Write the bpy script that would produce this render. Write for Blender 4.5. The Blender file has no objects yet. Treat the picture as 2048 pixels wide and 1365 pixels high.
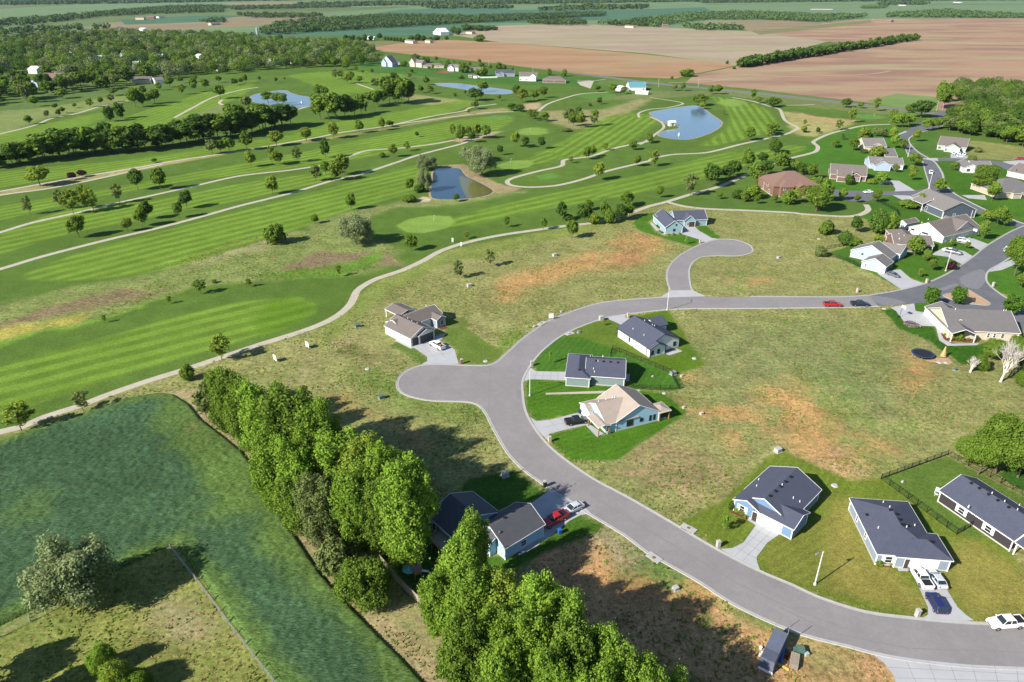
import bpy, bmesh, math, random
import numpy as np
from mathutils import Vector, Matrix
C=bpy.context; D=bpy.data; SC=C.scene; COL=SC.collection
rnd=random.Random(7); nrs=np.random.RandomState(11)
# ---------------- camera ----------------
H=93.0; F=1420.0; TH=math.atan((682.5+27.0)/F)      # drone height (m), focal length in photo pixels, pitch below horizontal
cam=D.cameras.new('camera'); co=D.objects.new('camera',cam); COL.objects.link(co); SC.camera=co
cam.sensor_width=36; cam.lens=F/2048*36; cam.clip_start=1; cam.clip_end=80000
co.location=(0,0,H); co.rotation_euler=(math.pi/2-TH,0,0)
# ---------------- sky, sun, exposure ----------------
SUN_AZ=math.radians(214.3); SUN_EL=math.radians(33)   # where the sun stands, counted from +x towards +y
W=D.worlds.new('World'); SC.world=W; W.use_nodes=True
wn=W.node_tree.nodes; bg=wn['Background']; sky=wn.new('ShaderNodeTexSky'); sky.sky_type='NISHITA'; sky.sun_disc=False
sky.sun_elevation=SUN_EL; sky.sun_rotation=math.pi/2-SUN_AZ; sky.air_density=1.0; sky.dust_density=0.3; sky.ozone_density=3.0
W.node_tree.links.new(sky.outputs[0],bg.inputs[0]); bg.inputs[1].default_value=0.072
sl=D.lights.new('sun','SUN'); sl.energy=4.9; sl.angle=math.radians(0.55); sl.color=(1.0,0.94,0.83)
so=D.objects.new('sun',sl); COL.objects.link(so)
sd=Vector((math.cos(SUN_AZ)*math.cos(SUN_EL),math.sin(SUN_AZ)*math.cos(SUN_EL),math.sin(SUN_EL)))
so.rotation_euler=sd.to_track_quat('Z','Y').to_euler(); so.location=(-200,-100,300)
SC.view_settings.view_transform='Standard'; SC.view_settings.look='None'; SC.view_settings.gamma=1
SC.view_settings.use_curve_mapping=False; SC.view_settings.exposure=1.05
SC.render.engine='CYCLES'; SC.render.resolution_x=1024; SC.render.resolution_y=682
SC.cycles.max_bounces=5; SC.cycles.transparent_max_bounces=4; SC.cycles.volume_bounces=0
# ---------------- where a spot measured on the photo lies in the world ----------------
CT,ST=math.cos(TH),math.sin(TH)
def P(u,v,z=0.0):
    x=(u-1024)/F; y=-(v-682.5)/F; dy=CT+y*ST; dz=-ST+y*CT; t=(z-H)/dz
    return Vector((x*t,dy*t,z))
def depth(p): return p[1]*CT-(p[2]-H)*ST
def ppm(p): return F/depth(p)
def vrow(p): return 682.5-F*(p[1]*ST+(p[2]-H)*CT)/depth(p)
def height_at(p,vt):
    # height of a thing standing on p whose top shows at row vt
    k=(682.5-vt)/F     # (y*ST+dz*CT)=k*(y*CT-dz*ST)
    dz=p[1]*(k*CT-ST)/(CT+k*ST); return max(.4,dz+H)
CR={'R1':(0,0,2.9257),'R2':(600,0,2.9257),'R3':(1300,0,2.738),'R4':(0,250,2.9257),'R5':(600,250,2.9257),'R6':(1250,250,3.6889),'R7':(1600,150,4.549),'R8':(1600,400,3.5915),
'Q1':(0,580,3.4133),'Q2':(600,560,4.5511),'Q3':(1000,580,4.0146),'Q4':(0,900,2.935),'Q5':(380,740,3.592),'Q6':(640,920,3.0667),'Q7':(1180,860,2.7038),'Q8':(1560,860,2.7029),
'Z1':(1440,900,6.825),'Z2':(1680,980,6.825),'Z3':(1800,880,5.6855),'Z4':(840,960,5.688),'Z5':(1110,740,8.533),'Z6':(1110,610,7.1846),'Z7':(760,590,9.1),'Z8':(1480,1200,8.275),
'Y1':(1680,420,7.877),'Y2':(1840,560,8.529),'Y3':(1500,320,7.314),'Y4':(1700,255,10.24),'Y5':(1860,240,6.8245),'Y6':(740,90,3.4133),'Y7':(1280,400,12.8),'Y8':(1900,1180,7.378),'O':(0,0,1.0)}
def cc(k,*pts):
    x0,y0,s=CR[k]; return [(x0+a/s,y0+b/s) for a,b in pts]
def G(k,x,y,z=0.0):
    x0,y0,s=CR[k]; return P(x0+x/s,y0+y/s,z)
def gp(pts,z=0.0): return [P(u,v,z) for u,v in pts]
def spline(pts,step=2.0,closed=False):
    n=len(pts); out=[]
    rng=range(n) if closed else range(n-1)
    for i in rng:
        p0=pts[(i-1)%n] if (closed or i>0) else pts[i]*2-pts[i+1]
        p1=pts[i]; p2=pts[(i+1)%n]; p3=pts[(i+2)%n] if (closed or i+2<n) else p2*2-p1
        L=(p2-p1).length; m=max(1,min(40,int(L/step)))
        # centripetal-like tangent limits
        m1=(p2-p0)*.5; m2=(p3-p1)*.5
        if m1.length>L: m1*=L/m1.length
        if m2.length>L: m2*=L/m2.length
        for k in range(m):
            t=k/m; t2=t*t; t3=t2*t
            out.append(p1*(2*t3-3*t2+1)+m1*(t3-2*t2+t)+p2*(3*t2-2*t3)+m2*(t3-t2))
    if not closed: out.append(pts[-1].copy())
    return out
# ---------------- objects, names, labels ----------------
def tag(o,label=None,cat=None,group=None,kind=None):
    if label: o['label']=label
    if cat: o['category']=cat
    if group: o['group']=group
    if kind: o['kind']=kind
    return o
def link(name,me,parent=None):
    o=D.objects.new(name,me); COL.objects.link(o)
    if parent: o.parent=parent
    return o
def empty(name,loc=(0,0,0),rz=0,label=None,cat=None,group=None):
    o=link(name,None); o.location=loc; o.rotation_euler=(0,0,rz); o.empty_display_size=.3
    return tag(o,label,cat,group)
def copy_tree(o,parent=None):
    c=o.copy(); COL.objects.link(c); c.parent=parent
    for ch in o.children: copy_tree(ch,c)
    return c
class MB:
    """collects faces (with a material slot each) and links them as one mesh object"""
    def __init__(s): s.v=[]; s.f=[]; s.m=[]
    def add(s,vs,fs,mi=0):
        o=len(s.v); s.v+= [tuple(v) for v in vs]; s.f+=[tuple(o+i for i in f) for f in fs]; s.m+=[mi]*len(fs); return s
    def box(s,x0,y0,z0,x1,y1,z1,mi=0):
        vs=[(x0,y0,z0),(x1,y0,z0),(x1,y1,z0),(x0,y1,z0),(x0,y0,z1),(x1,y0,z1),(x1,y1,z1),(x0,y1,z1)]
        return s.add(vs,[(0,3,2,1),(4,5,6,7),(0,1,5,4),(1,2,6,5),(2,3,7,6),(3,0,4,7)],mi)
    def obox(s,c,ax,L,Wd,z0,z1,mi=0):
        ax=Vector((ax[0],ax[1],0)).normalized(); n=Vector((-ax.y,ax.x,0)); c=Vector((c[0],c[1],0))
        q=[c-ax*L/2-n*Wd/2,c+ax*L/2-n*Wd/2,c+ax*L/2+n*Wd/2,c-ax*L/2+n*Wd/2]
        vs=[(p.x,p.y,z0) for p in q]+[(p.x,p.y,z1) for p in q]
        return s.add(vs,[(0,3,2,1),(4,5,6,7),(0,1,5,4),(1,2,6,5),(2,3,7,6),(3,0,4,7)],mi)
    def tube(s,a,b,r0,r1=None,n=8,mi=0,caps=True):
        a=Vector(a); b=Vector(b); r1=r0 if r1 is None else r1; d=(b-a).normalized()
        u=d.orthogonal().normalized(); w=d.cross(u); vs=[]
        for c,r in ((a,r0),(b,r1)):
            for k in range(n):
                t=2*math.pi*k/n; vs.append(c+u*r*math.cos(t)+w*r*math.sin(t))
        fs=[(k,(k+1)%n,n+(k+1)%n,n+k) for k in range(n)]
        if caps: fs+=[tuple(range(n-1,-1,-1)),tuple(range(n,2*n))]
        return s.add(vs,fs,mi)
    def prism(s,poly,z0,z1,mi=0):
        n=len(poly); vs=[(p[0],p[1],z0) for p in poly]+[(p[0],p[1],z1) for p in poly]
        fs=[tuple(range(n-1,-1,-1)),tuple(range(n,2*n))]+[(k,(k+1)%n,n+(k+1)%n,n+k) for k in range(n)]
        return s.add(vs,fs,mi)
    def build(s,name,mats,parent=None,smooth=False):
        me=D.meshes.new(name); me.from_pydata(s.v,[],s.f)
        mats=mats if isinstance(mats,(list,tuple)) else ([mats] if mats else [])
        for m in mats: me.materials.append(m)
        if len(mats)>1: me.polygons.foreach_set('material_index',s.m)
        if smooth: me.polygons.foreach_set('use_smooth',[True]*len(s.f))
        me.update(); return link(name,me,parent)
def flat(name,pts,z,mat,kind='structure',parent=None,label=None,cat=None):
    """a flat sheet with the outline pts"""
    bm=bmesh.new(); vs=[bm.verts.new((p[0],p[1],z)) for p in pts]; f=bm.faces.new(vs); f.normal_update()
    if f.normal.z<0: f.normal_flip()
    bmesh.ops.triangulate(bm,faces=bm.faces[:],ngon_method='EAR_CLIP')
    me=D.meshes.new(name); bm.to_mesh(me); bm.free(); me.materials.append(mat)
    o=link(name,me,parent)
    for p in me.polygons:
        if p.normal.z<0: p.flip()
    if kind: o['kind']=kind
    return tag(o,label,cat)
def ribbon_pts(pts,w,closed=False):
    n=len(pts); L=[];R=[]
    for i in range(n):
        a=pts[(i-1)%n] if (closed or i>0) else pts[i]; b=pts[(i+1)%n] if (closed or i<n-1) else pts[i]
        d=(b-a); d.z=0; d.normalize(); nn=Vector((-d.y,d.x,0))
        L.append(pts[i]+nn*w[0]); R.append(pts[i]+nn*w[1])
    return L,R
# ---------------- materials ----------------
def mat(name,col,rough=.8,spec=.3,metal=0,noise=None,bump=None,trans=0,alpha=None,obj_rand=0):
    """noise=[(scale,amount,stretch)] multiplies the colour; coordinates are object space in metres"""
    m=D.materials.new(name); m.use_nodes=True; t=m.node_tree; N=t.nodes; Lk=t.links; b=N['Principled BSDF']
    b.inputs['Roughness'].default_value=rough; b.inputs['Specular IOR Level'].default_value=spec; b.inputs['Metallic'].default_value=metal
    src=None; c4=(*col,1)
    tc=N.new('ShaderNodeTexCoord'); geo=N.new('ShaderNodeNewGeometry')
    def coords(st):
        mp=N.new('ShaderNodeMapping'); Lk.new(geo.outputs['Position'] if st[0]=='w' else tc.outputs['Object'],mp.inputs[0]); mp.inputs['Scale'].default_value=st[1]; mp.inputs['Rotation'].default_value=(0,0,st[2] if len(st)>2 else 0); return mp.outputs[0]
    val=None
    for sc,am,st in (noise or []):
        n=N.new('ShaderNodeTexNoise'); n.inputs['Scale'].default_value=sc; n.inputs['Detail'].default_value=4; n.inputs['Roughness'].default_value=.65
        Lk.new(coords(st),n.inputs['Vector'])
        r=N.new('ShaderNodeMapRange'); r.inputs[1].default_value=.3; r.inputs[2].default_value=.7; r.inputs[3].default_value=1-am; r.inputs[4].default_value=1+am
        Lk.new(n.outputs[0],r.inputs[0])
        if val is None: val=r.outputs[0]
        else:
            q=N.new('ShaderNodeMath'); q.operation='MULTIPLY'; Lk.new(val,q.inputs[0]); Lk.new(r.outputs[0],q.inputs[1]); val=q.outputs[0]
    if obj_rand:
        oi=N.new('ShaderNodeObjectInfo'); r=N.new('ShaderNodeMapRange'); r.inputs[3].default_value=1-obj_rand; r.inputs[4].default_value=1+obj_rand; Lk.new(oi.outputs['Random'],r.inputs[0])
        if val is None: val=r.outputs[0]
        else:
            q=N.new('ShaderNodeMath'); q.operation='MULTIPLY'; Lk.new(val,q.inputs[0]); Lk.new(r.outputs[0],q.inputs[1]); val=q.outputs[0]
    if val is not None:
        vm=N.new('ShaderNodeVectorMath'); vm.operation='SCALE'; vm.inputs[0].default_value=col; Lk.new(val,vm.inputs['Scale']); Lk.new(vm.outputs[0],b.inputs['Base Color']); m['src']=vm.name
    else: b.inputs['Base Color'].default_value=c4
    if bump:
        n=N.new('ShaderNodeTexNoise'); n.inputs['Scale'].default_value=bump[0]; n.inputs['Detail'].default_value=3; Lk.new(coords(bump[2] if len(bump)>2 else ('o',(1,1,1))),n.inputs['Vector'])
        bp=N.new('ShaderNodeBump'); bp.inputs['Strength'].default_value=bump[1]; bp.inputs['Distance'].default_value=.1; Lk.new(n.outputs[0],bp.inputs['Height']); Lk.new(bp.outputs[0],b.inputs['Normal'])
    return m
W1=('w',(1,1,1)); O1=('o',(1,1,1))
M={}
M['asphalt']=mat('asphalt',(.195,.183,.186),.9,noise=[(.09,.10,W1),(.6,.05,('w',(1,1,1))),(1.7,.06,W1),(14,.09,W1)],bump=(30,.2,W1))
M['old_asphalt']=mat('old_asphalt',(.105,.107,.122),.9,noise=[(.15,.12,W1),(2.2,.08,W1),(14,.08,W1)])
M['concrete']=mat('concrete',(.33,.335,.35),.85,noise=[(.3,.06,W1),(6,.05,W1)])
M['kerb']=mat('kerb',(.33,.325,.31),.85,noise=[(1.2,.1,W1)])
M['path']=mat('path',(.36,.325,.26),.9,noise=[(.4,.12,W1),(5,.06,W1)])
M['dark']=mat('dark',(.015,.015,.018),.6)
M['glass']=mat('window_glass',(.02,.028,.035),.08,.6)
M['white']=mat('white_paint',(.72,.72,.7),.6,noise=[(3,.03,O1)])
M['metal']=mat('galvanised_metal',(.4,.41,.42),.45,.5,.6)
M['black']=mat('black_paint',(.012,.012,.014),.5)
M['wood']=mat('weathered_wood',(.27,.23,.18),.9,noise=[(4,.15,O1)])
M['brownwood']=mat('cedar_wood',(.3,.16,.07),.8,noise=[(5,.15,O1)])
M['green_box']=mat('green_enamel',(.07,.13,.1),.6)
M['brick']=mat('brick',(.17,.095,.075),.9,noise=[(9,.25,O1)])
M['tan_stone']=mat('tan_stone',(.42,.33,.24),.9,noise=[(6,.2,O1)])
M['rim']=mat('wheel_rim',(.5,.5,.52),.35,.5,.8)
M['tyre']=mat('tyre_rubber',(.012,.012,.012),.9)
M['red_light']=mat('red_lamp_glass',(.35,.02,.02),.3)
M['lamp']=mat('headlamp_glass',(.6,.62,.65),.15,.6)
# ================= numpy helpers for the ground's own colours =================
def hash2(ix,iy,s=0):
    n=np.sin(ix*127.1+iy*311.7+s*74.7)*43758.5453; return n-np.floor(n)
def vnoise(x,y,s=0):
    ix=np.floor(x); iy=np.floor(y); fx=x-ix; fy=y-iy; fx=fx*fx*(3-2*fx); fy=fy*fy*(3-2*fy)
    a=hash2(ix,iy,s); b=hash2(ix+1,iy,s); c=hash2(ix,iy+1,s); d=hash2(ix+1,iy+1,s)
    return (a*(1-fx)+b*fx)*(1-fy)+(c*(1-fx)+d*fx)*fy
def fbm(x,y,s=0,o=4):
    v=0;a=.5;t=0
    for k in range(o): v=v+a*vnoise(x,y,s+k*3.1); t+=a; x=x*2.03;y=y*2.03;a*=.5
    return v/t
def sdf(px,py,poly):
    """signed distance to a polygon (negative inside)"""
    d=np.full(px.shape,1e9); ins=np.zeros(px.shape,bool); n=len(poly)
    for i in range(n):
        ax,ay=poly[i][0],poly[i][1]; bx,by=poly[(i+1)%n][0],poly[(i+1)%n][1]
        ex,ey=bx-ax,by-ay; L=ex*ex+ey*ey+1e-9
        t=np.clip(((px-ax)*ex+(py-ay)*ey)/L,0,1)
        d=np.minimum(d,np.hypot(px-ax-t*ex,py-ay-t*ey))
        c=((ay>py)!=(by>py)); 
        with np.errstate(divide='ignore',invalid='ignore'): xx=ax+(py-ay)*ex/(ey if ey!=0 else 1e-12)
        ins^=(c&(px<xx))
    return np.where(ins,-d,d)
def sstep(a,b,x):
    t=np.clip((x-a)/(b-a),0,1); return t*t*(3-2*t)
class Sheet:
    def __init__(s,x0,x1,y0,y1,st):
        s.xs=np.arange(x0,x1+st*.5,st); s.ys=np.arange(y0,y1+st*.5,st); s.st=st
        s.X,s.Y=np.meshgrid(s.xs,s.ys); s.X=s.X.ravel().astype(float); s.Y=s.Y.ravel().astype(float)
        s.c=np.zeros((len(s.X),3)); s.c[:]=(.065,.115,.022); s.mask=np.zeros(len(s.X)); s.ph=np.zeros(len(s.X)); s.rough=np.zeros(len(s.X))
        s.wx=s.X+(fbm(s.X*.12,s.Y*.12,5)-.5)*7; s.wy=s.Y+(fbm(s.X*.12,s.Y*.12,9)-.5)*7
    def sub(s,poly,pad):
        xs=[p[0] for p in poly]; ys=[p[1] for p in poly]
        return np.nonzero((s.X>min(xs)-pad)&(s.X<max(xs)+pad)&(s.Y>min(ys)-pad)&(s.Y<max(ys)+pad))[0]
    def paint(s,poly,col,soft=.6,warp=0.0,amt=1.0,rough=None,stripe=None,nz=None):
        i=s.sub(poly,soft+8)
        if len(i)==0: return
        x=s.X[i]*(1-warp)+s.wx[i]*warp; y=s.Y[i]*(1-warp)+s.wy[i]*warp
        d=sdf(x,y,poly); so=max(soft,s.st*.35); a=amt*(1-sstep(-so,so,d))
        if nz: # (scale,lo,hi,seed): breaks the patch up
            n=fbm(s.X[i]/nz[0],s.Y[i]/nz[0],nz[3]); a=a*sstep(nz[1],nz[2],n)
        k=a>1e-3; i=i[k]; a=a[k]
        s.c[i]=s.c[i]*(1-a[:,None])+np.array(col)*a[:,None]
        if rough is not None: s.rough[i]=s.rough[i]*(1-a)+rough*a
        if stripe is None: s.mask[i]*=(1-a)
        else:
            s.mask[i]=s.mask[i]*(1-a)+a*stripe[2]; th,per=stripe[0],stripe[1]
            nx,ny=-math.sin(th),math.cos(th); s.ph[i]=(s.X[i]*nx+s.Y[i]*ny)/per
    def build(s,name,m):
        nx=len(s.xs); ny=len(s.ys); me=D.meshes.new(name)
        co=np.zeros((nx*ny,3),np.float32); co[:,0]=s.X; co[:,1]=s.Y
        a=(np.arange(ny-1)[:,None]*nx+np.arange(nx-1)[None,:]).ravel(); f=np.stack([a,a+1,a+nx+1,a+nx],1)
        me.vertices.add(nx*ny); me.vertices.foreach_set('co',co.ravel())
        me.loops.add(f.size); me.loops.foreach_set('vertex_index',f.ravel().astype(np.int32))
        me.polygons.add(len(f)); me.polygons.foreach_set('loop_start',np.arange(0,f.size,4,dtype=np.int32)); me.polygons.foreach_set('loop_total',np.full(len(f),4,np.int32))
        me.update(calc_edges=True)
        ca=me.color_attributes.new('tint','FLOAT_COLOR','POINT'); cc4=np.ones((nx*ny,4),np.float32); cc4[:,:3]=s.c; ca.data.foreach_set('color',cc4.ravel())
        for nm,ar in (('stripe',s.mask),('phase',s.ph),('wild',s.rough)):
            at=me.attributes.new(nm,'FLOAT','POINT'); at.data.foreach_set('value',ar.astype(np.float32))
        me.materials.append(m); o=link(name,me); o['kind']='structure'; return o
def ground_material(name):
    m=D.materials.new(name); m.use_nodes=True; t=m.node_tree; N=t.nodes; Lk=t.links; b=N['Principled BSDF']; b.inputs['Roughness'].default_value=1; b.inputs['Specular IOR Level'].default_value=.05
    def at(n): a=N.new('ShaderNodeAttribute'); a.attribute_name=n; return a
    def math_(op,a,bb,c=None):
        q=N.new('ShaderNodeMath'); q.operation=op
        for k,v in enumerate((a,bb,c)):
            if v is None: continue
            if isinstance(v,(int,float)): q.inputs[k].default_value=v
            else: Lk.new(v,q.inputs[k])
        return q.outputs[0]
    geo=N.new('ShaderNodeNewGeometry')
    def noise(sc,det=4,stv=(1,1,1),rz=0):
        mp=N.new('ShaderNodeMapping'); mp.inputs['Scale'].default_value=stv; mp.inputs['Rotation'].default_value=(0,0,rz); Lk.new(geo.outputs['Position'],mp.inputs[0])
        n=N.new('ShaderNodeTexNoise'); n.inputs['Scale'].default_value=sc; n.inputs['Detail'].default_value=det; n.inputs['Roughness'].default_value=.6; Lk.new(mp.outputs[0],n.inputs[0]); return n.outputs[0]
    def rng(v,a,bb,lo,hi):
        r=N.new('ShaderNodeMapRange'); Lk.new(v,r.inputs[0]); r.inputs[1].default_value=a; r.inputs[2].default_value=bb
        for k,x in ((3,lo),(4,hi)):
            if isinstance(x,(int,float)): r.inputs[k].default_value=x
            else: Lk.new(x,r.inputs[k])
        return r.outputs[0]
    tint=at('tint').outputs['Color']; wild=at('wild').outputs['Fac']; st=at('stripe').outputs['Fac']; ph=at('phase').outputs['Fac']
    # mown stripes
    w=math_('SINE',math_('MULTIPLY',math_('ADD',ph,math_('MULTIPLY',noise(.05,2),.35)),2*math.pi),0); w=rng(w,-.45,.45,-1,1)
    sv=math_('MULTIPLY_ADD',math_('MULTIPLY',w,st),math_('MULTIPLY',noise(.06,3),.44),1.0)
    # grain: fine everywhere, coarse tufts where it is wild
    g1=rng(noise(3.0,7),.36,.64,.70,1.30)
    am=math_('MULTIPLY_ADD',wild,.42,.12)
    g2=math_('MULTIPLY_ADD',rng(noise(1.0,8),.36,.64,-1,1),am,1.0)
    am3=math_('MULTIPLY_ADD',wild,.18,.10)
    g3=math_('MULTIPLY_ADD',rng(noise(.16,4),.32,.68,-1,1),am3,1.0)
    g4=rng(noise(.02,3),.35,.65,.9,1.1)
    v=math_('MULTIPLY',math_('MULTIPLY',g1,g2),math_('MULTIPLY',g3,math_('MULTIPLY',g4,sv)))
    sc=N.new('ShaderNodeVectorMath'); sc.operation='SCALE'; Lk.new(tint,sc.inputs[0]); Lk.new(v,sc.inputs['Scale'])
    # yellow/dry flecks and green weeds in the wild parts
    mx=N.new('ShaderNodeMix'); mx.data_type='RGBA'; Lk.new(sc.outputs[0],mx.inputs[6]); mx.inputs[7].default_value=(.085,.148,.030,1)
    Lk.new(math_('MULTIPLY',math_('MULTIPLY',rng(noise(.5,9),.52,.60,0,.8),rng(noise(.045,3),.40,.52,.15,1)),wild),mx.inputs[0])
    mx2=N.new('ShaderNodeMix'); mx2.data_type='RGBA'; Lk.new(mx.outputs[2],mx2.inputs[6]); mx2.inputs[7].default_value=(.34,.225,.105,1)
    Lk.new(math_('MULTIPLY',rng(noise(.30,9,(1,3.2,1),.75),.53,.63,0,.62),wild),mx2.inputs[0])
    Lk.new(mx2.outputs[2],b.inputs['Base Color'])
    bp=N.new('ShaderNodeBump'); bp.inputs['Distance'].default_value=.35; Lk.new(math_('MULTIPLY_ADD',wild,.25,.22),bp.inputs['Strength']); Lk.new(noise(1.6,6),bp.inputs['Height']); Lk.new(bp.outputs[0],b.inputs['Normal'])
    return m
GM=ground_material('ground_turf')
near=Sheet(-350,350,48,430,1.0); mid=Sheet(-1100,1100,430,1600,3.5)
def paint(k,pts,col,z=0,sm=False,**kw):
    p=gp(cc(k,*pts)); 
    if sm: p=spline(p,6,True)
    for s in (near,mid): s.paint(p,col,**kw)
def gang(k,a,b):
    p,q=G(k,*a),G(k,*b); return math.atan2(q.y-p.y,q.x-p.x)
ROUGH=(.072,.124,.022); FAIR=(.108,.178,.024); LAWN=(.066,.122,.010); DRYLAWN=(.140,.15,.03); LOT=(.185,.190,.070); TAN=(.27,.215,.12); ORANGE=(.37,.20,.085); YEL=(.17,.20,.045)
# ---- golf course ----
paint('O',[(-900,60),(2400,60),(2400,250),(1700,300),(1480,380),(1260,425),(1130,458),(900,500),(760,560),(650,655),(0,870),(-900,1200)],ROUGH,soft=4)
paint('O',[(0,160),(2048,160),(2048,215),(1700,215),(1340,185),(1000,150),(700,150),(300,180),(0,230)],(.085,.135,.035),soft=8)
# dry roughs
for k,pts,col,kw in [
 ('R4',[(-200,1080),(0,1050),(500,930),(900,880),(1300,700),(1700,630),(2000,600),(2300,700),(2350,800),(2100,880),(1500,910),(1150,950),(800,1060),(300,1200),(-200,1330)],(.145,.185,.055),dict(rough=.75,soft=3,warp=1)),
 ('R4',[(900,850),(1300,790),(1700,680),(1700,640),(1500,640),(1100,760),(850,830)],(.22,.22,.10),dict(rough=.5,soft=4,warp=1)),
 ('R4',[(1650,850),(1800,760),(1950,740),(2300,760),(2350,830),(2000,800),(1800,860)],(.17,.125,.08),dict(rough=.6,soft=2.5,warp=1)),
 ('Q1',[(-100,260),(200,180),(500,60),(800,0),(1100,0),(900,70),(600,130),(300,200),(0,300)],(.16,.12,.07),dict(rough=.8,soft=3,warp=1)),
 ('Q1',[(-100,340),(0,260),(300,230),(600,150),(500,230),(200,310),(-100,390)],(.30,.27,.06),dict(rough=.6,soft=3,warp=1)),
 ('Q1',[(0,350),(400,260),(800,150),(1150,40),(1300,0),(1000,90),(700,200),(300,300),(0,400)],(.13,.24,.03),dict(rough=.5,soft=2,warp=1)),
 ('R5',[(0,850),(200,830),(480,740),(500,790),(300,880),(0,900)],(.085,.17,.022),dict(rough=.5,soft=1.5,warp=1)),
 ('R4',[(1500,880),(1750,840),(2048,830),(2048,890),(1700,905)],(.085,.165,.022),dict(rough=.5,soft=1.5,warp=1)),
 ('R5',[(60,580),(300,500),(700,430),(1100,400),(1350,375),(1300,400),(900,470),(500,490),(300,600),(50,640)],(.15,.18,.06),dict(rough=.5,soft=3,warp=1)),
 ('R5',[(680,440),(720,420),(765,430),(760,450),(700,452)],(.36,.30,.22),dict(soft=.5)),
 ('R5',[(760,240),(960,230),(1060,290),(1150,340),(1300,370),(1200,400),(1140,395),(1000,330),(930,255),(780,255)],(.25,.20,.11),dict(rough=.5,soft=1.2,warp=.5)),
 ('R4',[(0,390),(500,300),(950,210),(1300,165),(1320,175),(980,235),(600,310),(0,415)],(.23,.21,.09),dict(rough=.3,soft=2)),
 ('R2',[(0,830),(600,735),(950,660),(1200,630),(1230,655),(900,690),(500,760),(0,845)],(.20,.185,.08),dict(rough=.3,soft=2)),
 ('R1',[(-500,900),(0,800),(250,700),(560,640),(760,590),(780,560),(560,580),(300,630),(0,650),(-600,760)],(.15,.19,.06),dict(rough=.2,soft=6,warp=1)),
 ('R1',[(1020,690),(1250,580),(1340,630),(1500,660),(1400,700),(1050,700)],(.14,.18,.06),dict(rough=.3,soft=4)),
 ('R2',[(600,545),(800,570),(1050,600),(900,640),(650,600)],(.19,.20,.075),dict(rough=.3,soft=4,warp=1)),
 ('R2',[(1400,650),(1800,640),(2048,560),(2048,590),(1900,680),(1600,760),(1480,720)],(.21,.20,.09),dict(rough=.5,soft=5,warp=1)),
 ('R2',[(890,825),(1000,780),(1180,770),(1100,800),(960,835)],(.33,.26,.17),dict(soft=1.5)),
 ('R2',[(1300,610),(1410,600),(1400,640),(1320,645)],(.30,.23,.14),dict(soft=2)),
 ('R3',[(720,610),(900,640),(1150,660),(1050,700),(900,750),(800,740),(760,680)],(.27,.25,.10),dict(rough=.5,soft=3,warp=.7)),
 ('R3',[(780,610),(900,640),(1140,665),(1010,680),(860,650)],(.33,.24,.12),dict(rough=.5,soft=3,warp=.7)),
 ('R3',[(-400,560),(0,500),(500,500),(1000,560),(1400,600),(1400,640),(900,590),(400,520),(0,540)],(.12,.15,.05),dict(rough=.3,soft=3)),
]: paint(k,pts,col,**kw)
# fairways: outline, stripe direction from two points along the stripes, period in metres
def fairway(k,pts,a,b,per=6.4,amt=.7,col=FAIR): paint(k,pts,col,sm=True,soft=1.5,stripe=(gang(k,a,b),per,amt))
fairway('R4',[(130,880),(500,740),(1200,560),(2048,340),(2500,230),(2600,330),(2048,500),(1500,690),(900,860),(350,915),(170,905)],(200,870),(2048,420),6.6)
fairway('R4',[(-300,830),(0,640),(400,500),(900,440),(1500,330),(2000,270),(1900,330),(1400,440),(900,540),(400,640),(0,760),(-300,860)],(0,690),(1500,370),6.6)
fairway('R4',[(-300,560),(0,480),(700,360),(1500,210),(2048,110),(2500,50),(2600,100),(1900,230),(1100,330),(500,440),(0,560),(-300,620)],(0,500),(1500,240),6)
fairway('R4',[(-300,420),(0,280),(800,200),(1500,90),(2048,10),(2048,50),(1500,140),(900,230),(300,320),(-300,420)],(0,340),(1500,110),6)
fairway('Q1',[(-400,700),(0,520),(700,330),(1500,110),(2048,50),(2160,100),(2150,160),(1700,330),(900,560),(300,760),(-400,960)],(0,560),(2048,70),6.8)
fairway('Q1',[(1900,60),(2130,90),(2155,140),(2048,220),(1800,310),(1700,230)],(1600,200),(2100,80),6.8,.4,(.086,.160,.016))
fairway('R5',[(850,600),(950,530),(1300,440),(2048,280),(2500,160),(2700,190),(2300,330),(1800,430),(1300,520),(1000,590)],(950,560),(2048,320),6.6)
fairway('R6',[(-200,540),(0,420),(500,310),(1000,190),(1250,150),(1350,180),(1000,270),(500,400),(0,520)],(0,470),(700,300),6.6)
fairway('R5',[(1300,230),(1600,60),(1850,-60),(2100,-50),(1950,80),(1650,170),(1450,220)],(1500,200),(2048,10),6.4,.85)
fairway('R3',[(340,530),(500,555),(620,590),(700,680),(640,730),(400,790),(280,800),(430,690),(420,600)],(500,770),(390,560),6.4,.85)
fairway('R2',[(1500,880),(1700,760),(1900,680),(2080,700),(2000,790),(1850,870),(1600,930)],(1700,900),(2000,700),6.4,.85)
fairway('R2',[(100,880),(600,770),(1000,690),(1250,690),(1100,780),(800,820),(500,890)],(300,850),(1000,730),6)
fairway('R2',[(0,470),(250,420),(600,430),(500,560),(380,560),(200,510)],(0,440),(400,540),6,.5)
fairway('R1',[(620,720),(1000,600),(1350,500),(1500,470),(1400,570),(1100,680),(800,780),(500,760)],(700,760),(1250,560),6,.5)
fairway('R1',[(1700,440),(2048,420),(2048,560),(1900,540),(1800,480)],(1750,450),(2048,540),6,.5)
fairway('R2',[(650,640),(950,590),(1000,620),(700,700),(300,770),(0,800),(0,760)],(0,780),(900,620),6,.5)
fairway('R1',[(0,790),(300,720),(600,660),(600,700),(300,790),(0,850)],(0,820),(600,680),6,.5)
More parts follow.
